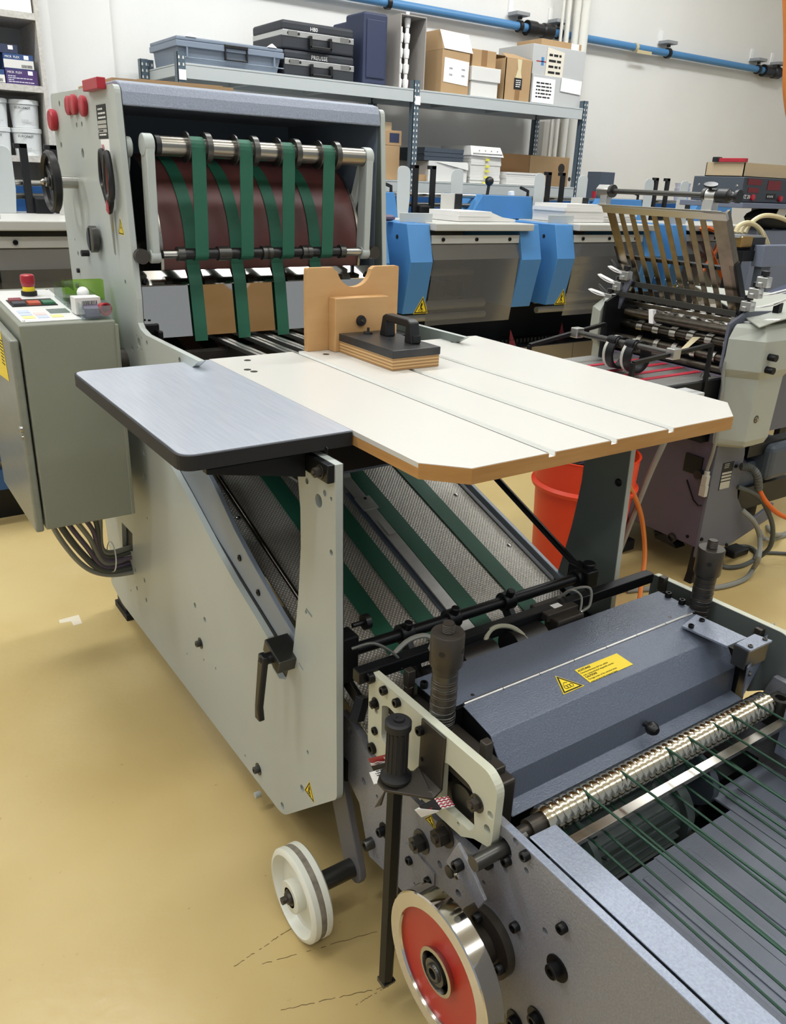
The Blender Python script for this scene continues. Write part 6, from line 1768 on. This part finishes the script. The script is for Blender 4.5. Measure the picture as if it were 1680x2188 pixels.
# cases
def case(x0, x1, z0, z1, y0, y1, label, word):
    t = thing('tool_case', ((x0 + x1) / 2, (y0 + y1) / 2, z0), label, 'case')
    zm_ = z0 + (z1 - z0) * .56
    G(M['case_black']).box((x0, y0, z0 + .0005), (x1, y1, zm_ - .008)).out('lower_shell', t, bevel=.012, seg=3)
    G(M['case_black']).box((x0, y0, zm_ + .008), (x1, y1, z1)).out('upper_shell', t, bevel=.016, seg=3)
    G(M['alu']).box((x0 + .003, y0 - .003, zm_ - .018), (x1 - .003, y1, zm_ + .014)).out('metal_band', t, bevel=.002)
    c = (x0 + x1) / 2
    G(M['black_plastic']).box((c - .075, y0 - .03, zm_ - .075), (c + .075, y0 - .012, zm_ - .055)).box((c - .075, y0 - .03, zm_ - .07), (c - .058, y0 - .001, zm_ - .004)).box((c + .058, y0 - .03, zm_ - .07), (c + .075, y0 - .001, zm_ - .004)).out('handle', t, bevel=.004)
    for u in (.08, .22, .93): G(M['black_ink']).cyl((x0 + (x1 - x0) * u, y0 - .003, zm_ - .002), (x0 + (x1 - x0) * u, y0 - .0045, zm_ - .002), .008, n=12).out('lock', t)
    for u in (.14, .86): G(M['steel']).box((x0 + (x1 - x0) * u - .03, y0 - .005, zm_ - .013), (x0 + (x1 - x0) * u + .03, y0 - .003, zm_ + .012)).out('latch', t)
    text(word, .03, (c - .06, y0 - .0005, zm_ + .022), (1, 0, 0), (0, 0, 1), M['paper'], t)
    return t
cx0_, cx1_ = (2.4464, 4.8, 2.0924)[0], (2.9263, 4.8, 2.0877)[0]
czm = (2.4477, 4.8, 2.1809)[2]
case(cx0_, cx1_, ZS1, czm, 4.80, 5.2, 'black hard case with silver band, lower of the two stacked cases', 'PREUSSE')
case(cx0_ - .01, cx1_ - .005, czm + .001, (2.4499, 4.8, 2.3289)[2], 4.80, 5.2, 'black hard case with silver band, upper of the two stacked cases', 'H80')
x0, x1 = (2.9899, 4.8, 2.1191)[0], (3.1651, 4.8, 2.0833)[0]
NV = thing('navy_case', ((x0 + x1) / 2, 5.0, ZS1), 'tall dark navy hard case standing upright beside the stacked cases', 'case')
zt_ = (3.0615, 4.8, 2.4371)[2]
G(M['navy']).box((x0, 4.80, ZS1 + .0005), (x1, 5.02, zt_)).out('shell', NV, bevel=.014, seg=3)
G(M['navy']).box((x0 + .01, 5.022, ZS1 + .0005), (x1, 5.20, zt_ - .03)).out('shell', NV, bevel=.014, seg=3)
G(M['navy']).box((x0 + .02, 4.793, ZS1 + .04), (x1 - .02, 4.80, zt_ - .04)).out('front_rib', NV, bevel=.006)
# tall open grey box with white plumbing
x0, x1 = (3.2591, 4.8, 2.0651)[0], (3.4589, 4.8, 2.0606)[0]
zt_ = (3.2398, 4.8, 2.4568)[2]
OB = thing('open_box', ((x0 + x1) / 2, 5.0, ZS1), 'tall grey cardboard box standing open to the front with white plastic pipes inside', 'box')
w = .006
for a, b in (((x0, 4.80, ZS1), (x0 + w, 5.2, zt_)), ((x1 - w, 4.80, ZS1), (x1, 5.2, zt_)), ((x0 + w, 5.19, ZS1), (x1 - w, 5.2, zt_)), ((x0 + w, 4.80, zt_ - w), (x1 - w, 5.19, zt_)), ((x0 + w, 4.80, ZS1 + .0005), (x1 - w, 5.19, ZS1 + w))):
    G(M['kraft_grey'] if 'kraft_grey' in M else M.setdefault('kraft_grey', mat('kraft_grey', 'a09a94', .75))).box(a, b).out('panel', OB)
for k, (u, h, lab) in enumerate(((.30, .42, 'right'), (.09, .27, 'left'))):
    x = x0 + .03 + (x1 - x0 - .04) * (u if k == 0 else .05)
    x = x0 + (.085 if k == 0 else .035)
    t = thing('white_pipe_chain', (x, 4.85, ZS1 + .008), 'white plastic jointed coolant pipe standing in the open box, the %s' % ('taller' if k == 0 else 'shorter'), 'pipe')
    z = ZS1 + .008
    while z < ZS1 + h:
        G(M['paper']).lathe((x, 4.85, z), (0, 0, 1), [(0, 0), (0, .016), (.03, .020), (.05, .020), (.055, .012), (.085, .012), (.085, 0)], 14).out('link', t)
        z += .086
# cardboard boxes
x0, x1 = (3.5968, 4.8, 2.0584)[0], (3.8267, 4.8, 2.0605)[0]
t = carton(x0, x1, ZS1, (3.5938, 4.8, 2.2989)[2], 4.80, 5.15, M['cardboard'], 'brown cardboard box with a taped white sheet and white flap, right of the open box')
zt_ = (3.5938, 4.8, 2.2989)[2]
g = G(M['cardboard']).prism([(x0, 4.80, zt_ + .0005), (x1 + .01, 4.80, zt_ - .0), (x1 + .02, 4.86, zt_ + .11), (x0 + .02, 4.86, zt_ + .12)], (0, .28, 0)); g.out('lid', t, fix=True)
G(M['box_white']).prism([(x0 + .01, 4.797, zt_ + .004), (x1 + .02, 4.797, zt_ - .004), (x1 + .02, 4.857, zt_ + .11), (x0 + .01, 4.857, zt_ + .118)], (0, -.002, 0)).out('white_flap', t, fix=True)
note(t, x0 + .015, x1 - .01, ZS1 + .07, zt_ - .045, 4.7985, skew=.012)
for u in (.3, .75): print_lines((x0 + (x1 - x0) * u - .01, 4.7965, zt_ - .10), (1, 0, 0), (0, 0, 1), .03, .012, 2, M['black_ink'], t); print_lines((x0 + (x1 - x0) * u - .01, 4.7965, ZS1 + .12), (1, 0, 0), (0, 0, 1), .03, .012, 2, M['black_ink'], t)
x0, x1 = (3.8517, 4.8, 2.054)[0], (4.0852, 4.8, 2.0554)[0]
zm_ = (3.8353, 4.8, 2.2257)[2]
t = carton(x0, x1, ZS1, zm_ - .075, 4.80, 5.1, M['box_white'], 'white archive box with lid under the small brown carton', 'white_box')
G(M['box_white']).box((x0 - .008, 4.79, zm_ - .085), (x1 + .012, 5.11, zm_)).out('lid', t, bevel=.003)
t = carton(x0 + .01, x1 - .015, zm_, (3.9219, 4.8, 2.3306)[2], 4.82, 5.1, M['cardboard'], 'small brown carton with brown tape standing on the white archive box', tape=M['cardboard_dark'])
x0, x1 = (4.1457, 4.8, 2.0514)[0], (4.3879, 4.8, 2.0554)[0]
zt_ = (4.1241, 4.8, 2.3042)[2]
t = carton(x0, x1, ZS1, zt_, 4.80, 5.12, M['cardboard'], 'brown cardboard box with black label and peeling tape, second box from the right end', open_=True)
G(M['cardboard_dark']).box(((x0 + x1) / 2 - .022, 4.799, ZS1 + .01), ((x0 + x1) / 2 + .022, 4.80, ZS1 + .13)).out('tape', t)
G(M['tape']).prism([((x0 + x1) / 2 - .022, 4.799, zt_), ((x0 + x1) / 2 + .022, 4.799, zt_), ((x0 + x1) / 2 + .018, 4.799, zt_ - .07), ((x0 + x1) / 2 + .03, 4.799, zt_ - .12), ((x0 + x1) / 2 - .03, 4.799, zt_ - .12), ((x0 + x1) / 2 - .01, 4.799, zt_ - .06)], (0, -.001, 0)).out('tape', t, fix=True)
bl = G(M['black_ink']).box(((x0 + x1) / 2 - .036, 4.7975, zt_ - .185), ((x0 + x1) / 2 + .036, 4.80, zt_ - .115)).out('label_tag', t)
print_lines(((x0 + x1) / 2 - .022, 4.797, zt_ - .125), (1, 0, 0), (0, 0, 1), .045, .05, 4, M['paper'], t)
for s, a in ((1, 0), (-1, 0)):
    G(M['cardboard']).prism([(x0, 4.80 if s > 0 else 5.12, zt_), (x1, 4.80 if s > 0 else 5.12, zt_), ((x1 + x0) / 2 + .06, 4.93 if s > 0 else 5.02, zt_ + .045), ((x1 + x0) / 2 - .06, 4.93 if s > 0 else 5.02, zt_ + .045)], (0, 0, .003)).out('flap', t, fix=True)
x0, x1 = (4.6277, 4.8, 2.0555)[0], (4.893, 4.8, 2.0566)[0]
xm = (4.3924, 4.8, 2.0557)[0]
zm_ = (4.6002, 4.8, 2.231)[2]
t = carton(xm + .01, x1, ZS1, zm_, 4.80, 5.18, M['box_grey'], 'lower grey white carton at the right end of the upper shelf', 'white_carton')
note(t, xm + .015, x0 - .005, ZS1 + .01, zm_ - .02, 4.7985, n=5)
zt_ = (4.5344, 4.8, 2.4179)[2]
t = carton(xm + .0, x1 + .02, zm_, zt_, 4.81, 5.18, M['box_grey'], 'upper grey white carton with pinned sheets at the right end of the upper shelf', 'white_carton')
note(t, xm + .13, xm + .30, zm_ - .03, zt_ - .01, 4.808, M['kraft_paper'] if 'kraft_paper' in M else M.setdefault('kraft_paper', mat('kraft_paper', 'ddd6c6', .7)), n=4, skew=.02)
note(t, x0 + .05, x1 - .01, ZS1 + .10, zm_ + .0, 4.795, M['paper'], skew=.01)
G(M['blue_paint']).box((xm + .085, 4.8085, zm_ + .06), (xm + .11, 4.81, zm_ + .11)).out('blue_mark', t)
G(M['red_plastic']).box((xm + .04, 4.8085, zm_ + .08), (xm + .13, 4.81, zm_ + .086)).out('red_stripe', t)
t = carton((4.5103, 4.85, 2.4459)[0], (4.9106, 4.85, 2.4686)[0], zt_, zt_ + .048, 4.86, 5.12, M['cardboard'], 'flat brown carton lying topmost on the grey white cartons', 'flat_carton')
note(t, (4.8049, 4.85, 2.4661)[0], (4.882, 4.85, 2.4655)[0], zt_ - .02, zt_ + .046, 4.859)
# lower shelf
x0 = (3.1871, 4.8, 1.4677)[0]; x1 = (3.2887, 4.8, 1.4619)[0]
t = carton(x0 - .25, x1, ZS2, (3.2693, 4.8, 1.7062)[2], 4.80, 5.1, M['cardboard'], 'brown carton at the left end of the lower shelf beside the feeder tower')
t2 = carton(x0 - .2, x1 + .01, (3.2693, 4.8, 1.7062)[2], (3.2871, 4.8, 1.7962)[2], 4.80, 5.1, M['cardboard'], 'brown carton with a dark picture window, standing on another at the left end')
z0_, z1_ = (3.2683, 4.8, 1.7257)[2], (3.2656, 4.8, 1.7811)[2]
G(M['navy']).box((x1 - .085, 4.7985, z0_), (x1 - .01, 4.80, z1_)).out('picture', t2)
t3 = carton(x0 - .15, x1 - .05, (3.2871, 4.8, 1.7962)[2], (3.2846, 4.8, 1.8457)[2], 4.83, 5.1, M['kraft'], 'pale carton lying topmost at the left end of the lower shelf')
x0, x1 = (3.5893, 4.8, 1.4642)[0], (3.8662, 4.8, 1.4594)[0]
zm_ = (3.6012, 4.8, 1.6302)[2]
t = carton(x0 - .06, x1, ZS2, zm_, 4.80, 5.16, M['box_white'], 'white archive box standing under the dark grey pile of covers', 'white_box')
G(M['box_white']).prism([(x0 + .0, 4.798, zm_ - .005), (x1, 4.798, zm_ - .005), (x1, 4.79, zm_ - .05)], (0, -.002, 0)).out('flap', t, fix=True)
stack((3.5885, 4.8, 1.6413)[0] - .10, (3.825, 4.8, 1.6337)[0], 4.80, 5.14, zm_ + .001, (3.5913, 4.8, 1.7111)[2], 'dark grey pile of book covers on the white archive box', 6, .002, M['slate'], 'cover_pile', 'paper', 3)
t = carton((3.4624, 4.8, 1.4608)[0], (3.5577, 4.8, 1.4574)[0], ZS2, (3.4692, 4.8, 1.5403)[2], 4.82, 5.0, M['cardboard'], 'small brown carton behind the black hopper posts on the lower shelf')
x0, x1 = (3.8958, 4.8, 1.4602)[0], (4.1717, 4.8, 1.4547)[0]
zt_ = (3.8987, 4.8, 1.7384)[2]
tall = stack(x0 - .0, x1, 4.80, 5.16, ZS2 + .001, zt_ - .06, 'tall white paper stack with yellow marker slips on the lower shelf', 9, .004, seed=6)
G(M['box_white']).prism([(x0 - .01, 4.79, zt_ - .058), (x1 + .01, 4.785, zt_ - .062), (x1, 4.82, zt_ + .002), (x0, 4.82, zt_ + .004)], (0, .34, 0)).out('cover_sheet', tall, fix=True)
G(M['slate']).box((x0 + .005, 4.789, zt_ - .047), (x1, 4.791, zt_ - .043)).out('dark_edge', tall)
for u in (.25, .45, .65, .85): G(M['slate']).cyl((x0 + (x1 - x0) * u, 4.802, zt_ - .025), (x0 + (x1 - x0) * u, 4.798, zt_ - .026), .003, n=8).out('hole', tall)
for k, p in enumerate([(4.0351, 4.795, 1.6547), (4.0396, 4.795, 1.6122), (4.0386, 4.795, 1.5816), (4.0342, 4.795, 1.5414), (4.0207, 4.795, 1.5039), (4.0243, 4.795, 1.4699)]):
    p = V(p); G(M['sticky'] if 'sticky' in M else M.setdefault('sticky', mat('sticky', 'e8e04a', .6))).box(p - V((.013, .012, .007)), p + V((.013, 0, .007))).out('marker_slip', tall)
x0, x1 = (4.3173, 4.8, 1.4519)[0], (4.5427, 4.8, 1.4508)[0]
stack((4.3173, 4.8, 1.4519)[0] - .10, x1, 4.78, 5.0, ZS2 + .001, (4.3005, 4.8, 1.5848)[2], 'low white paper stack in front of the big brown box', 6, .004, seed=7)
x0, x1 = (4.6529, 4.86, 1.4515)[0], (5.0736, 4.86, 1.4511)[0]
zt_ = (4.6284, 4.86, 1.7154)[2]
t = carton(x0, x1, ZS2, zt_, 5.015, 5.235, M['cardboard'], 'big brown cardboard box with dark handholes at the right end of the lower shelf')
G(M['cardboard_dark']).box((x0 - .35, 5.02, ZS2 + .0005), (x0 - .002, 5.235, zt_)).out('side', t, label='darker left half of the box')
for a, b, r in (((4.9913, 5.014, 1.6338)[0], (4.9913, 5.014, 1.6338)[2], .035), ((5.0926, 5.014, 1.5582)[0], (5.0926, 5.014, 1.5582)[2], .016)):
    G(M['dark_iron']).cyl((a, 5.015, b), (a, 5.0135, b), r, n=20).out('handhole', t)

# ------------------------------------------------------------------ air pipe and risers on the wall
PP = thing('air_pipe', (5, 5.2, 2.55), 'blue compressed air pipe running along the white back wall', 'pipe')
pz, py_ = 2.60, 5.285
G(M['blue_pipe']).cyl((-4, py_, pz), (9.2, py_, pz), .028, n=24).out('tube', PP)
for p in [(3.4759, 5.3, 2.5956), (4.6646, 5.3, 2.6275), (5.0737, 5.3, 2.632), (6.3823, 5.3, 2.6251), (7.7017, 5.3, 2.6146), (8.0323, 5.3, 2.6178)]:
    x = p[0]
    g = G(M['pvc_grey']).box((x - .075, py_ - .05, pz + .065), (x + .055, WY - .01, pz + .09))
    g.out('bracket_arm', PP, bevel=.003)
    G(M['black_plastic']).lathe((x - .014, py_, pz), (1, 0, 0), [(0, .028), (0, .041), (.03, .041), (.03, .028)], 24).box((x - .01, py_ - .012, pz + .045), (x + .012, py_ + .012, pz + .07)).out('clip', PP)
    G(M['paper']).box((x - .07, WY - .012, pz + .07), (x - .03, WY - .001, pz + .17)).out('wall_plate', PP)
for p in [(4.866, 5.3, 2.6267), (7.9159, 5.3, 2.615)]:
    x = p[0]
    G(M['black_plastic']).lathe((x - .13, py_, pz), (1, 0, 0), [(0, .028), (0, .052), (.09, .052), (.10, .042), (.16, .042), (.17, .052), (.26, .052), (.26, .028)], 24).out('coupling', PP)
p = (5.9507, 5.17, 2.5789)
G(M['hose_cream']).lathe((p[0], py_, pz), (1, 0, 0), [(0, .028), (0, .033), (.03, .033), (.03, .028)], 16).box((p[0], py_ - .042, pz - .045), (p[0] + .18, py_ - .037, pz - .02)).out('tape_tie', PP)
for k, (p, r) in enumerate([((5.1051, 5.23, 2.5081), .02), ((5.1959, 5.23, 2.5178), .028), ((5.2776, 5.23, 2.5264), .045), ((5.0453, 5.23, 2.5018), .012)]):
    G(M['pipe_white']).cyl((p[0], 5.23, 0), (p[0], 5.23, 4.5), r, n=18).out('riser_pipe', label='white vertical riser pipe behind the right end of the racking, %s' % ('third from the left', 'second from the right', 'thickest and rightmost', 'thinnest and leftmost')[k] if k else 'white vertical riser pipe behind the racking, second from the left', cat='pipe')
G(M['pipe_white']).box(((5.024, 5.33, 1.911)[0], 5.29, 0), ((5.2172, 5.33, 1.9226)[0], WY - .001, 1.98)).out('duct', label='flat white cable duct on the wall left of the riser pipes', cat='duct')
cab('orange_air_hose', M['hose_orange'], .03, [(4.7876, 3.2, 2.6154), (4.887, 3.2, 2.3986), (4.9412, 3.2, 2.2613), (4.9877, 3.2, 2.1184), (5.0749, 3.2, 1.9735), (5.2695, 3.2, 1.7469)], 'orange hose hanging from above at the right edge', 'hose')
# ------------------------------------------------------------------ cupboard at left
CU = thing('cupboard', (.8, 5.1, 0), 'open white chipboard cupboard holding boxes and pails at the left edge', 'cupboard')
cxr = (1.1347, 4.9, 2.0578)[0]
cxl = -.2
for a, b in (((cxr - .022, 4.90, 0), (cxr, 5.28, 2.75)), ((cxl, 4.90, 0), (cxl + .022, 5.28, 2.75))):
    G(M['chipboard']).box(a, b).out('side_panel', CU)
zsh = [(1.038, 4.9, 2.2016)[2], (0.9961, 4.9, 1.8768)[2], (0.9532, 4.9, 1.544)[2]]
for z in zsh + [.9, .3]:
    G(M['chipboard']).box((cxl + .022, 4.902, z - .03), (cxr - .022, 5.28, z)).out('shelf_board', CU)
G(M['box_grey']).box((cxl, 5.28, 0), (cxr, 5.295, 2.75)).out('back_panel', CU)
G(M['plaster']).box((cxr + .005, 5.0, 0), (cxr + .07, WY - .05, 4.5)).out('trim_2', kind='structure')
G(M['paper']).box((cxl + .1, 4.92, zsh[0] + .001), (cxr - .03, 5.2, zsh[0] + .2)).out('white_carton', label='white carton on the top shelf of the cupboard, cut by the picture edge', cat='box')
M['glove_blue'] = mat('glove_blue', '2e4a7a', .5)
M['glove_violet'] = mat('glove_violet', '3a3568', .5, 0, (7, .5), second='5a2f66')
def glovebox(x0, x1, z0, z1, m, label, band=None, word='MICR  FLEX'):
    t = thing('glove_box', ((x0 + x1) / 2, 5.0, z0), label, 'box')
    G(m).box((x0, 4.925, z0 + .0005), (x1, 5.15, z1)).out('carton', t)
    if band:
        G(band).box((x0, 4.924, z0 + .004), (x1, 4.925, z0 + (z1 - z0) * .62)).out('pale_panel', t)
        g = G(M['black_ink']); rr = random.Random(2); x = x1 - .06
        while x < x1 - .01:
            w = rr.choice((.001, .002)); g.box((x, 4.9232, z0 + .008), (x + w, 4.924, z0 + .022)); x += w + .0018
        g.out('barcode', t)
    G(M['paper']).box((x1 - .045, 4.924, z1 - .022), (x1 - .022, 4.925, z1 - .004)).out('white_tag', t)
    text(word, (z1 - z0) * .2, (x0 + .008, 4.9245, z1 - (z1 - z0) * .27), (1, 0, 0), (0, 0, 1), M['paper'], t)
    if not band: print_lines((x0 + .01, 4.9245, z1 - (z1 - z0) * .4), (1, 0, 0), (0, 0, 1), (x1 - x0) * .85, (z1 - z0) * .5, 4, M['pvc_white'], t)
    return t
gx1 = (1.0971, 4.925, 1.9083)[0]
gx0 = (0.9459, 4.925, 1.895)[0]
gz = zsh[1]
gz1, gz2 = (0.9527, 4.925, 1.9458)[2], (0.9575, 4.925, 2.0145)[2]
glovebox(gx0, gx1, gz, gz1, M['glove_violet'], 'violet and blue glove carton, lowest of the cupboard stack')
glovebox(gx0 - .003, gx1 - .012, gz1 + .0005, gz2, M['glove_blue'], 'blue glove carton with white barcode panel, on the violet carton', M['box_white'])
glovebox(gx0 - .28, gx0 - .006, gz, gz1 - .006, M['glove_blue'], 'dark blue glove carton cut by the left picture edge', M['box_white'], 'AR')
glovebox(gx0 - .26, gx0 + .07, gz2 + .0006, gz2 + .04, M['navy'], 'flat dark navy carton lying on top of the glove cartons', None, '')
pzs = zsh[2]
M['pail_white'] = mat('pail_white', 'd9dcdc', .4)
def pail(x, z, label):
    t = thing('pail', (x, 5.0, z), label, 'pail', 'white pails in the cupboard')
    G(M['pail_white']).lathe((x, 5.0, z + .001), (0, 0, 1), [(0, 0), (0, .064), (.120, .071), (.120, 0)], 32).out('body', t)
    G(M['pail_white']).lathe((x, 5.0, z + .121), (0, 0, 1), [(-.010, .072), (-.010, .075), (.010, .075), (.012, .072), (.012, 0)], 32).out('lid', t)
    text('EUROFAST', .016, (x - .058, 5.0 - .0705, z + .088), (1, 0, 0), (0, -.03, 1), M['black_ink'], t)
    print_lines((x - .03, 5.0 - .069, z + .04), (1, 0, 0), (0, -.03, 1), .065, .016, 2, M['box_grey'], t)
px0 = (1.0258, 5, 1.5975)[0]
for c in range(3):
    for r in range(2):
        pail(px0 - .153 * c, pzs + .134 * r, 'white round pail, %s one %s on the lowest cupboard shelf' % (('upper' if r else 'lower'), ('nearest the tower', 'second from the tower', 'third from the tower')[c]))
G(M['slate']).box((cxl + .2, 4.95, zsh[2] - .33), (cxr - .25, 5.2, zsh[2] - .12)).out('dark_case', label='dark case standing in the cupboard below the pails', cat='box')

# ------------------------------------------------------------------ control head and pump at the far right
CH = thing('control_console', (4.4, 3.05, 1.44), 'dark grey control head with red displays above the slat rack', 'console')
cx_, cz0, cz1 = (4.29, 2.9, 1.5883)[0], (4.3166, 2.9, 1.4589)[2], (4.29, 2.9, 1.5883)[2]
cyb = 3.23
G(M['slate']).box((cx_, 2.90, cz0), (cx_ + .9, cyb, cz1)).out('housing', CH, bevel=.004)
G(M['screen_grey'] if 'screen_grey' in M else M.setdefault('screen_grey', mat('screen_grey', '33383e', .4))).box((cx_ + .002, 2.893, cz0 + .003), (cx_ + .9, 2.90, cz1 - .003)).out('front_panel', CH)
G(M['hammer_grey']).box((cx_ - .03, 2.86, cz0 - .03), (cx_ + .95, cyb + .05, cz0 - .002)).out('shelf_plate', CH, bevel=.003)
for p in [(4.28, 3.1868, 1.5426), (4.28, 2.938, 1.5416)]: bolt(CH, (cx_, p[1], p[2]), W_, .008, .003, 'dome', m=M['steel'])
for p, w, h in [((4.3156, 2.892, 1.5797), .13, .03), ((4.3311, 2.892, 1.5346), .10, .025), ((4.5075, 2.892, 1.5761), .13, .05)]:
    G(M['screen_red']).box((p[0], 2.891, p[2] - h), (p[0] + w, 2.894, p[2])).out('display', CH)
text('EVZ 20', .028, (4.2767, 2.892, 1.4779), (1, 0, 0), (0, 0, 1), M['paper'], CH)
for p in [(4.3791, 2.892, 1.4849), (4.6487, 2.892, 1.4829)]:
    G(M['red_plastic']).lathe(p, (0, -1, 0), [(0, .016), (.012, .016), (.014, .012), (.014, 0)], 16).out('red_button', CH)
p = (4.5454, 2.892, 1.4983)
tw = G(M['black_ink']).box((p[0] - .03, 2.891, p[2] - .02), (p[0] + .06, 2.894, p[2] + .01)).out('thumbwheel', CH)
text('4 4 4 4', .02, (p[0] - .025, 2.8905, p[2] - .012), (1, 0, 0), (0, 0, 1), M['paper'], CH)
G(M['dark_steel']).box((cx_ + .5, 3.05, 0), (cx_ + .6, 3.15, cz0 - .03)).out('stand', CH)
kx0 = (4.3451, 2.95, 1.594)[0]
kz = cz1 + .001
zt_ = (4.3347, 2.95, 1.663)[2]
KB = carton(kx0, kx0 + .5, kz, zt_, 2.95, 3.20, M['kraft'], 'open kraft box with a red cutter on the dark grey control console', 'kraft_box', open_=True)
RB_ = thing('red_cutter', (kx0, 3.05, zt_), 'red and black cutter lying across the rim of the open kraft box', 'tool')
r0, r1, r2 = V((4.35, 2.9653, 1.6851)), V((4.35, 3.1128, 1.6749)), V((4.35, 3.155, 1.6699))
G(M['red_plastic']).box((kx0 - .015, r0.y - .02, zt_ + .001), (kx0 + .015, r1.y, zt_ + .022)).out('blade_guard', RB_, bevel=.003)
G(M['black_plastic']).box((kx0 - .018, r1.y, zt_ + .001), (kx0 + .018, r2.y, zt_ + .028)).out('grip', RB_, bevel=.004)
# grey cabinet with the black bag, cream hoses, valve block
GX = (4.587, 2.95, 1.2869)[0]
zc = (4.6832, 2.95, 1.3078)[2]
G(M['hammer_grey']).box((GX, 2.95, .3), (GX + 1.2, 3.06, zc)).out('pump_cabinet', label='grey pump cabinet under the black bag at right edge', cat='cabinet', bevel=.008)
BG = thing('black_bag', (GX + .4, 3.1, zc), 'black fabric bag with a white emblem on the pump cabinet', 'bag')
k0 = G(M['bag_black'] if 'bag_black' in M else M.setdefault('bag_black', mat('bag_black', '15171c', .8, bump=(30, .6))))
zb1 = (4.6338, 2.95, 1.4422)[2]
k0.ball((GX + .36, 3.02, (zc + zb1) / 2), .2, 20, sx=2.0, sy=.45, sz=(zb1 - zc) / .4)
k0.out('body', BG)
e = V((4.7458, 2.93, 1.4138))
G(M['paper']).prism([e + V((-.04, 0, -.02)), e + V((.03, -.01, -.03)), e + V((.06, -.01, .01)), e + V((.02, 0, .03)), e + V((-.02, 0, .02))], (0, -.004, 0)).out('emblem', BG, fix=True)
for k, pts in enumerate(([(3.8556, 2.6, 1.3192), (3.8759, 2.6, 1.3528), (3.9506, 2.6, 1.3666), (4.0396, 2.6, 1.3443), (4.111, 2.6, 1.2842), (4.1734, 2.6, 1.2058)], [(3.9257, 2.62, 1.3155), (3.947, 2.62, 1.3473), (4.0061, 2.62, 1.3634), (4.1005, 2.62, 1.3293), (4.1835, 2.62, 1.2634), (4.1993, 2.6, 1.2055)], [(3.9962, 2.64, 1.3141), (4.0293, 2.64, 1.36), (4.1036, 2.64, 1.395), (4.2069, 2.64, 1.4006), (4.3448, 2.64, 1.3806), (4.4484, 2.64, 1.3452)])):
    cab('cream_hose', M['hose_cream'], .012, pts, ('cream air hose arching over the valve block, innermost', 'cream air hose arching over the valve block, middle one', 'cream air hose arching widest in front of the black bag')[k], 'hose')
VB = thing('valve_block', V((4.0174, 2.6, 1.173)), 'brass and black valve block under the cream hoses', 'valve')
a, b = V((3.8515, 2.6, 1.308)), V((4.0157, 2.6, 1.3191))
G(M['pvc_grey']).box((a.x, 2.57, a.z - .012), (b.x + .03, 2.67, a.z)).out('port_plate', VB)
a, b = V((3.8632, 2.58, 1.3026)), V((3.9649, 2.58, 1.2498))
G(mat('brass', 'b08d55', .3, .9)).box((a.x, 2.56, b.z), (b.x, 2.66, a.z)).out('brass_body', VB, bevel=.006)
a, b = V((3.9523, 2.58, 1.2978)), V((4.0694, 2.58, 1.2442))
G(M['black_plastic']).box((a.x, 2.56, b.z - .015), (b.x, 2.66, a.z)).out('solenoid', VB, bevel=.003)
a, b = V((3.8779, 2.58, 1.2348)), V((4.1169, 2.58, 1.1825))
G(M['black_metal']).box((a.x, 2.55, b.z), (b.x, 2.70, a.z)).box((a.x + .02, 2.6, 0), (a.x + .08, 2.66, b.z)).out('bracket', VB, bevel=.003)
a, b = V((3.9798, 2.5, 1.263)), V((4.2834, 2.5, 1.1775))
G(M['hammer_grey']).box((a.x, 2.5, b.z - .02), (a.x + .7, 2.56, a.z)).out('pump_shelf', label='grey hammered plate beside the valve block at right edge', cat='plate', bevel=.003)
G(M['slate']).box((a.x + .02, 2.51, 0), (a.x + .10, 2.55, b.z - .021)).out('pump_stand', label='dark upright carrying the grey hammered plate', cat='post')
# cable coil seen through the slats
cab('orange_coil', M['orange'], .014, [(4.8623, 3.535, 1.2866), (4.9522, 3.535, 1.1859), (5.0819, 3.535, 1.0627), (5.196, 3.535, 0.9507), (5.3096, 3.535, 0.8831), (5.3875, 3.535, 0.864)], 'orange cable coil seen through the slats, right strand', 'cable')
cab('orange_coil', M['orange'], .014, [(4.912, 3.535, 1.2868), (5.0564, 3.535, 1.2453), (5.0639, 3.535, 1.1547), (4.9988, 3.535, 1.0643), (4.9285, 3.535, 0.974)], 'orange cable coil seen through the slats, left strand', 'cable')
# rack of printed sheets behind the grey cover
PR = thing('print_trolley', (3.75, 2.2, 0), 'black trolley holding printed sheets behind the grey end cover', 'trolley')
for p in [(3.8179, 2.2, 0.2919), (4.0135, 2.2, 0.2626), (3.9827, 2.2, 0.4199)]:
    G(M['black_metal']).box((p[0] - .015, 2.2, 0), (p[0] + .015, 2.23, .75)).out('upright', PR)
for z in (.40, .70): G(M['slate']).box((3.40, 2.2, z), (4.3, 2.48, z + .02)).out('tray', PR)
G(M['slate']).box((3.40, 2.481, .1), (4.3, 2.495, .7)).out('back_sheet', PR)
q = V((4.0952, 2.3, 0.4004))
G(M['label_violet'] if 'label_violet' in M else M.setdefault('label_violet', mat('label_violet', 'b8a8d8', .4, 0, (4, .6), second='e6e2f2'))).box((q.x - .08, 2.22, .721), (q.x + .25, 2.47, .75)).out('print_pile', label='pile of violet printed sheets on the black trolley', cat='paper')
# tool bar and dark frame of the line at the far right
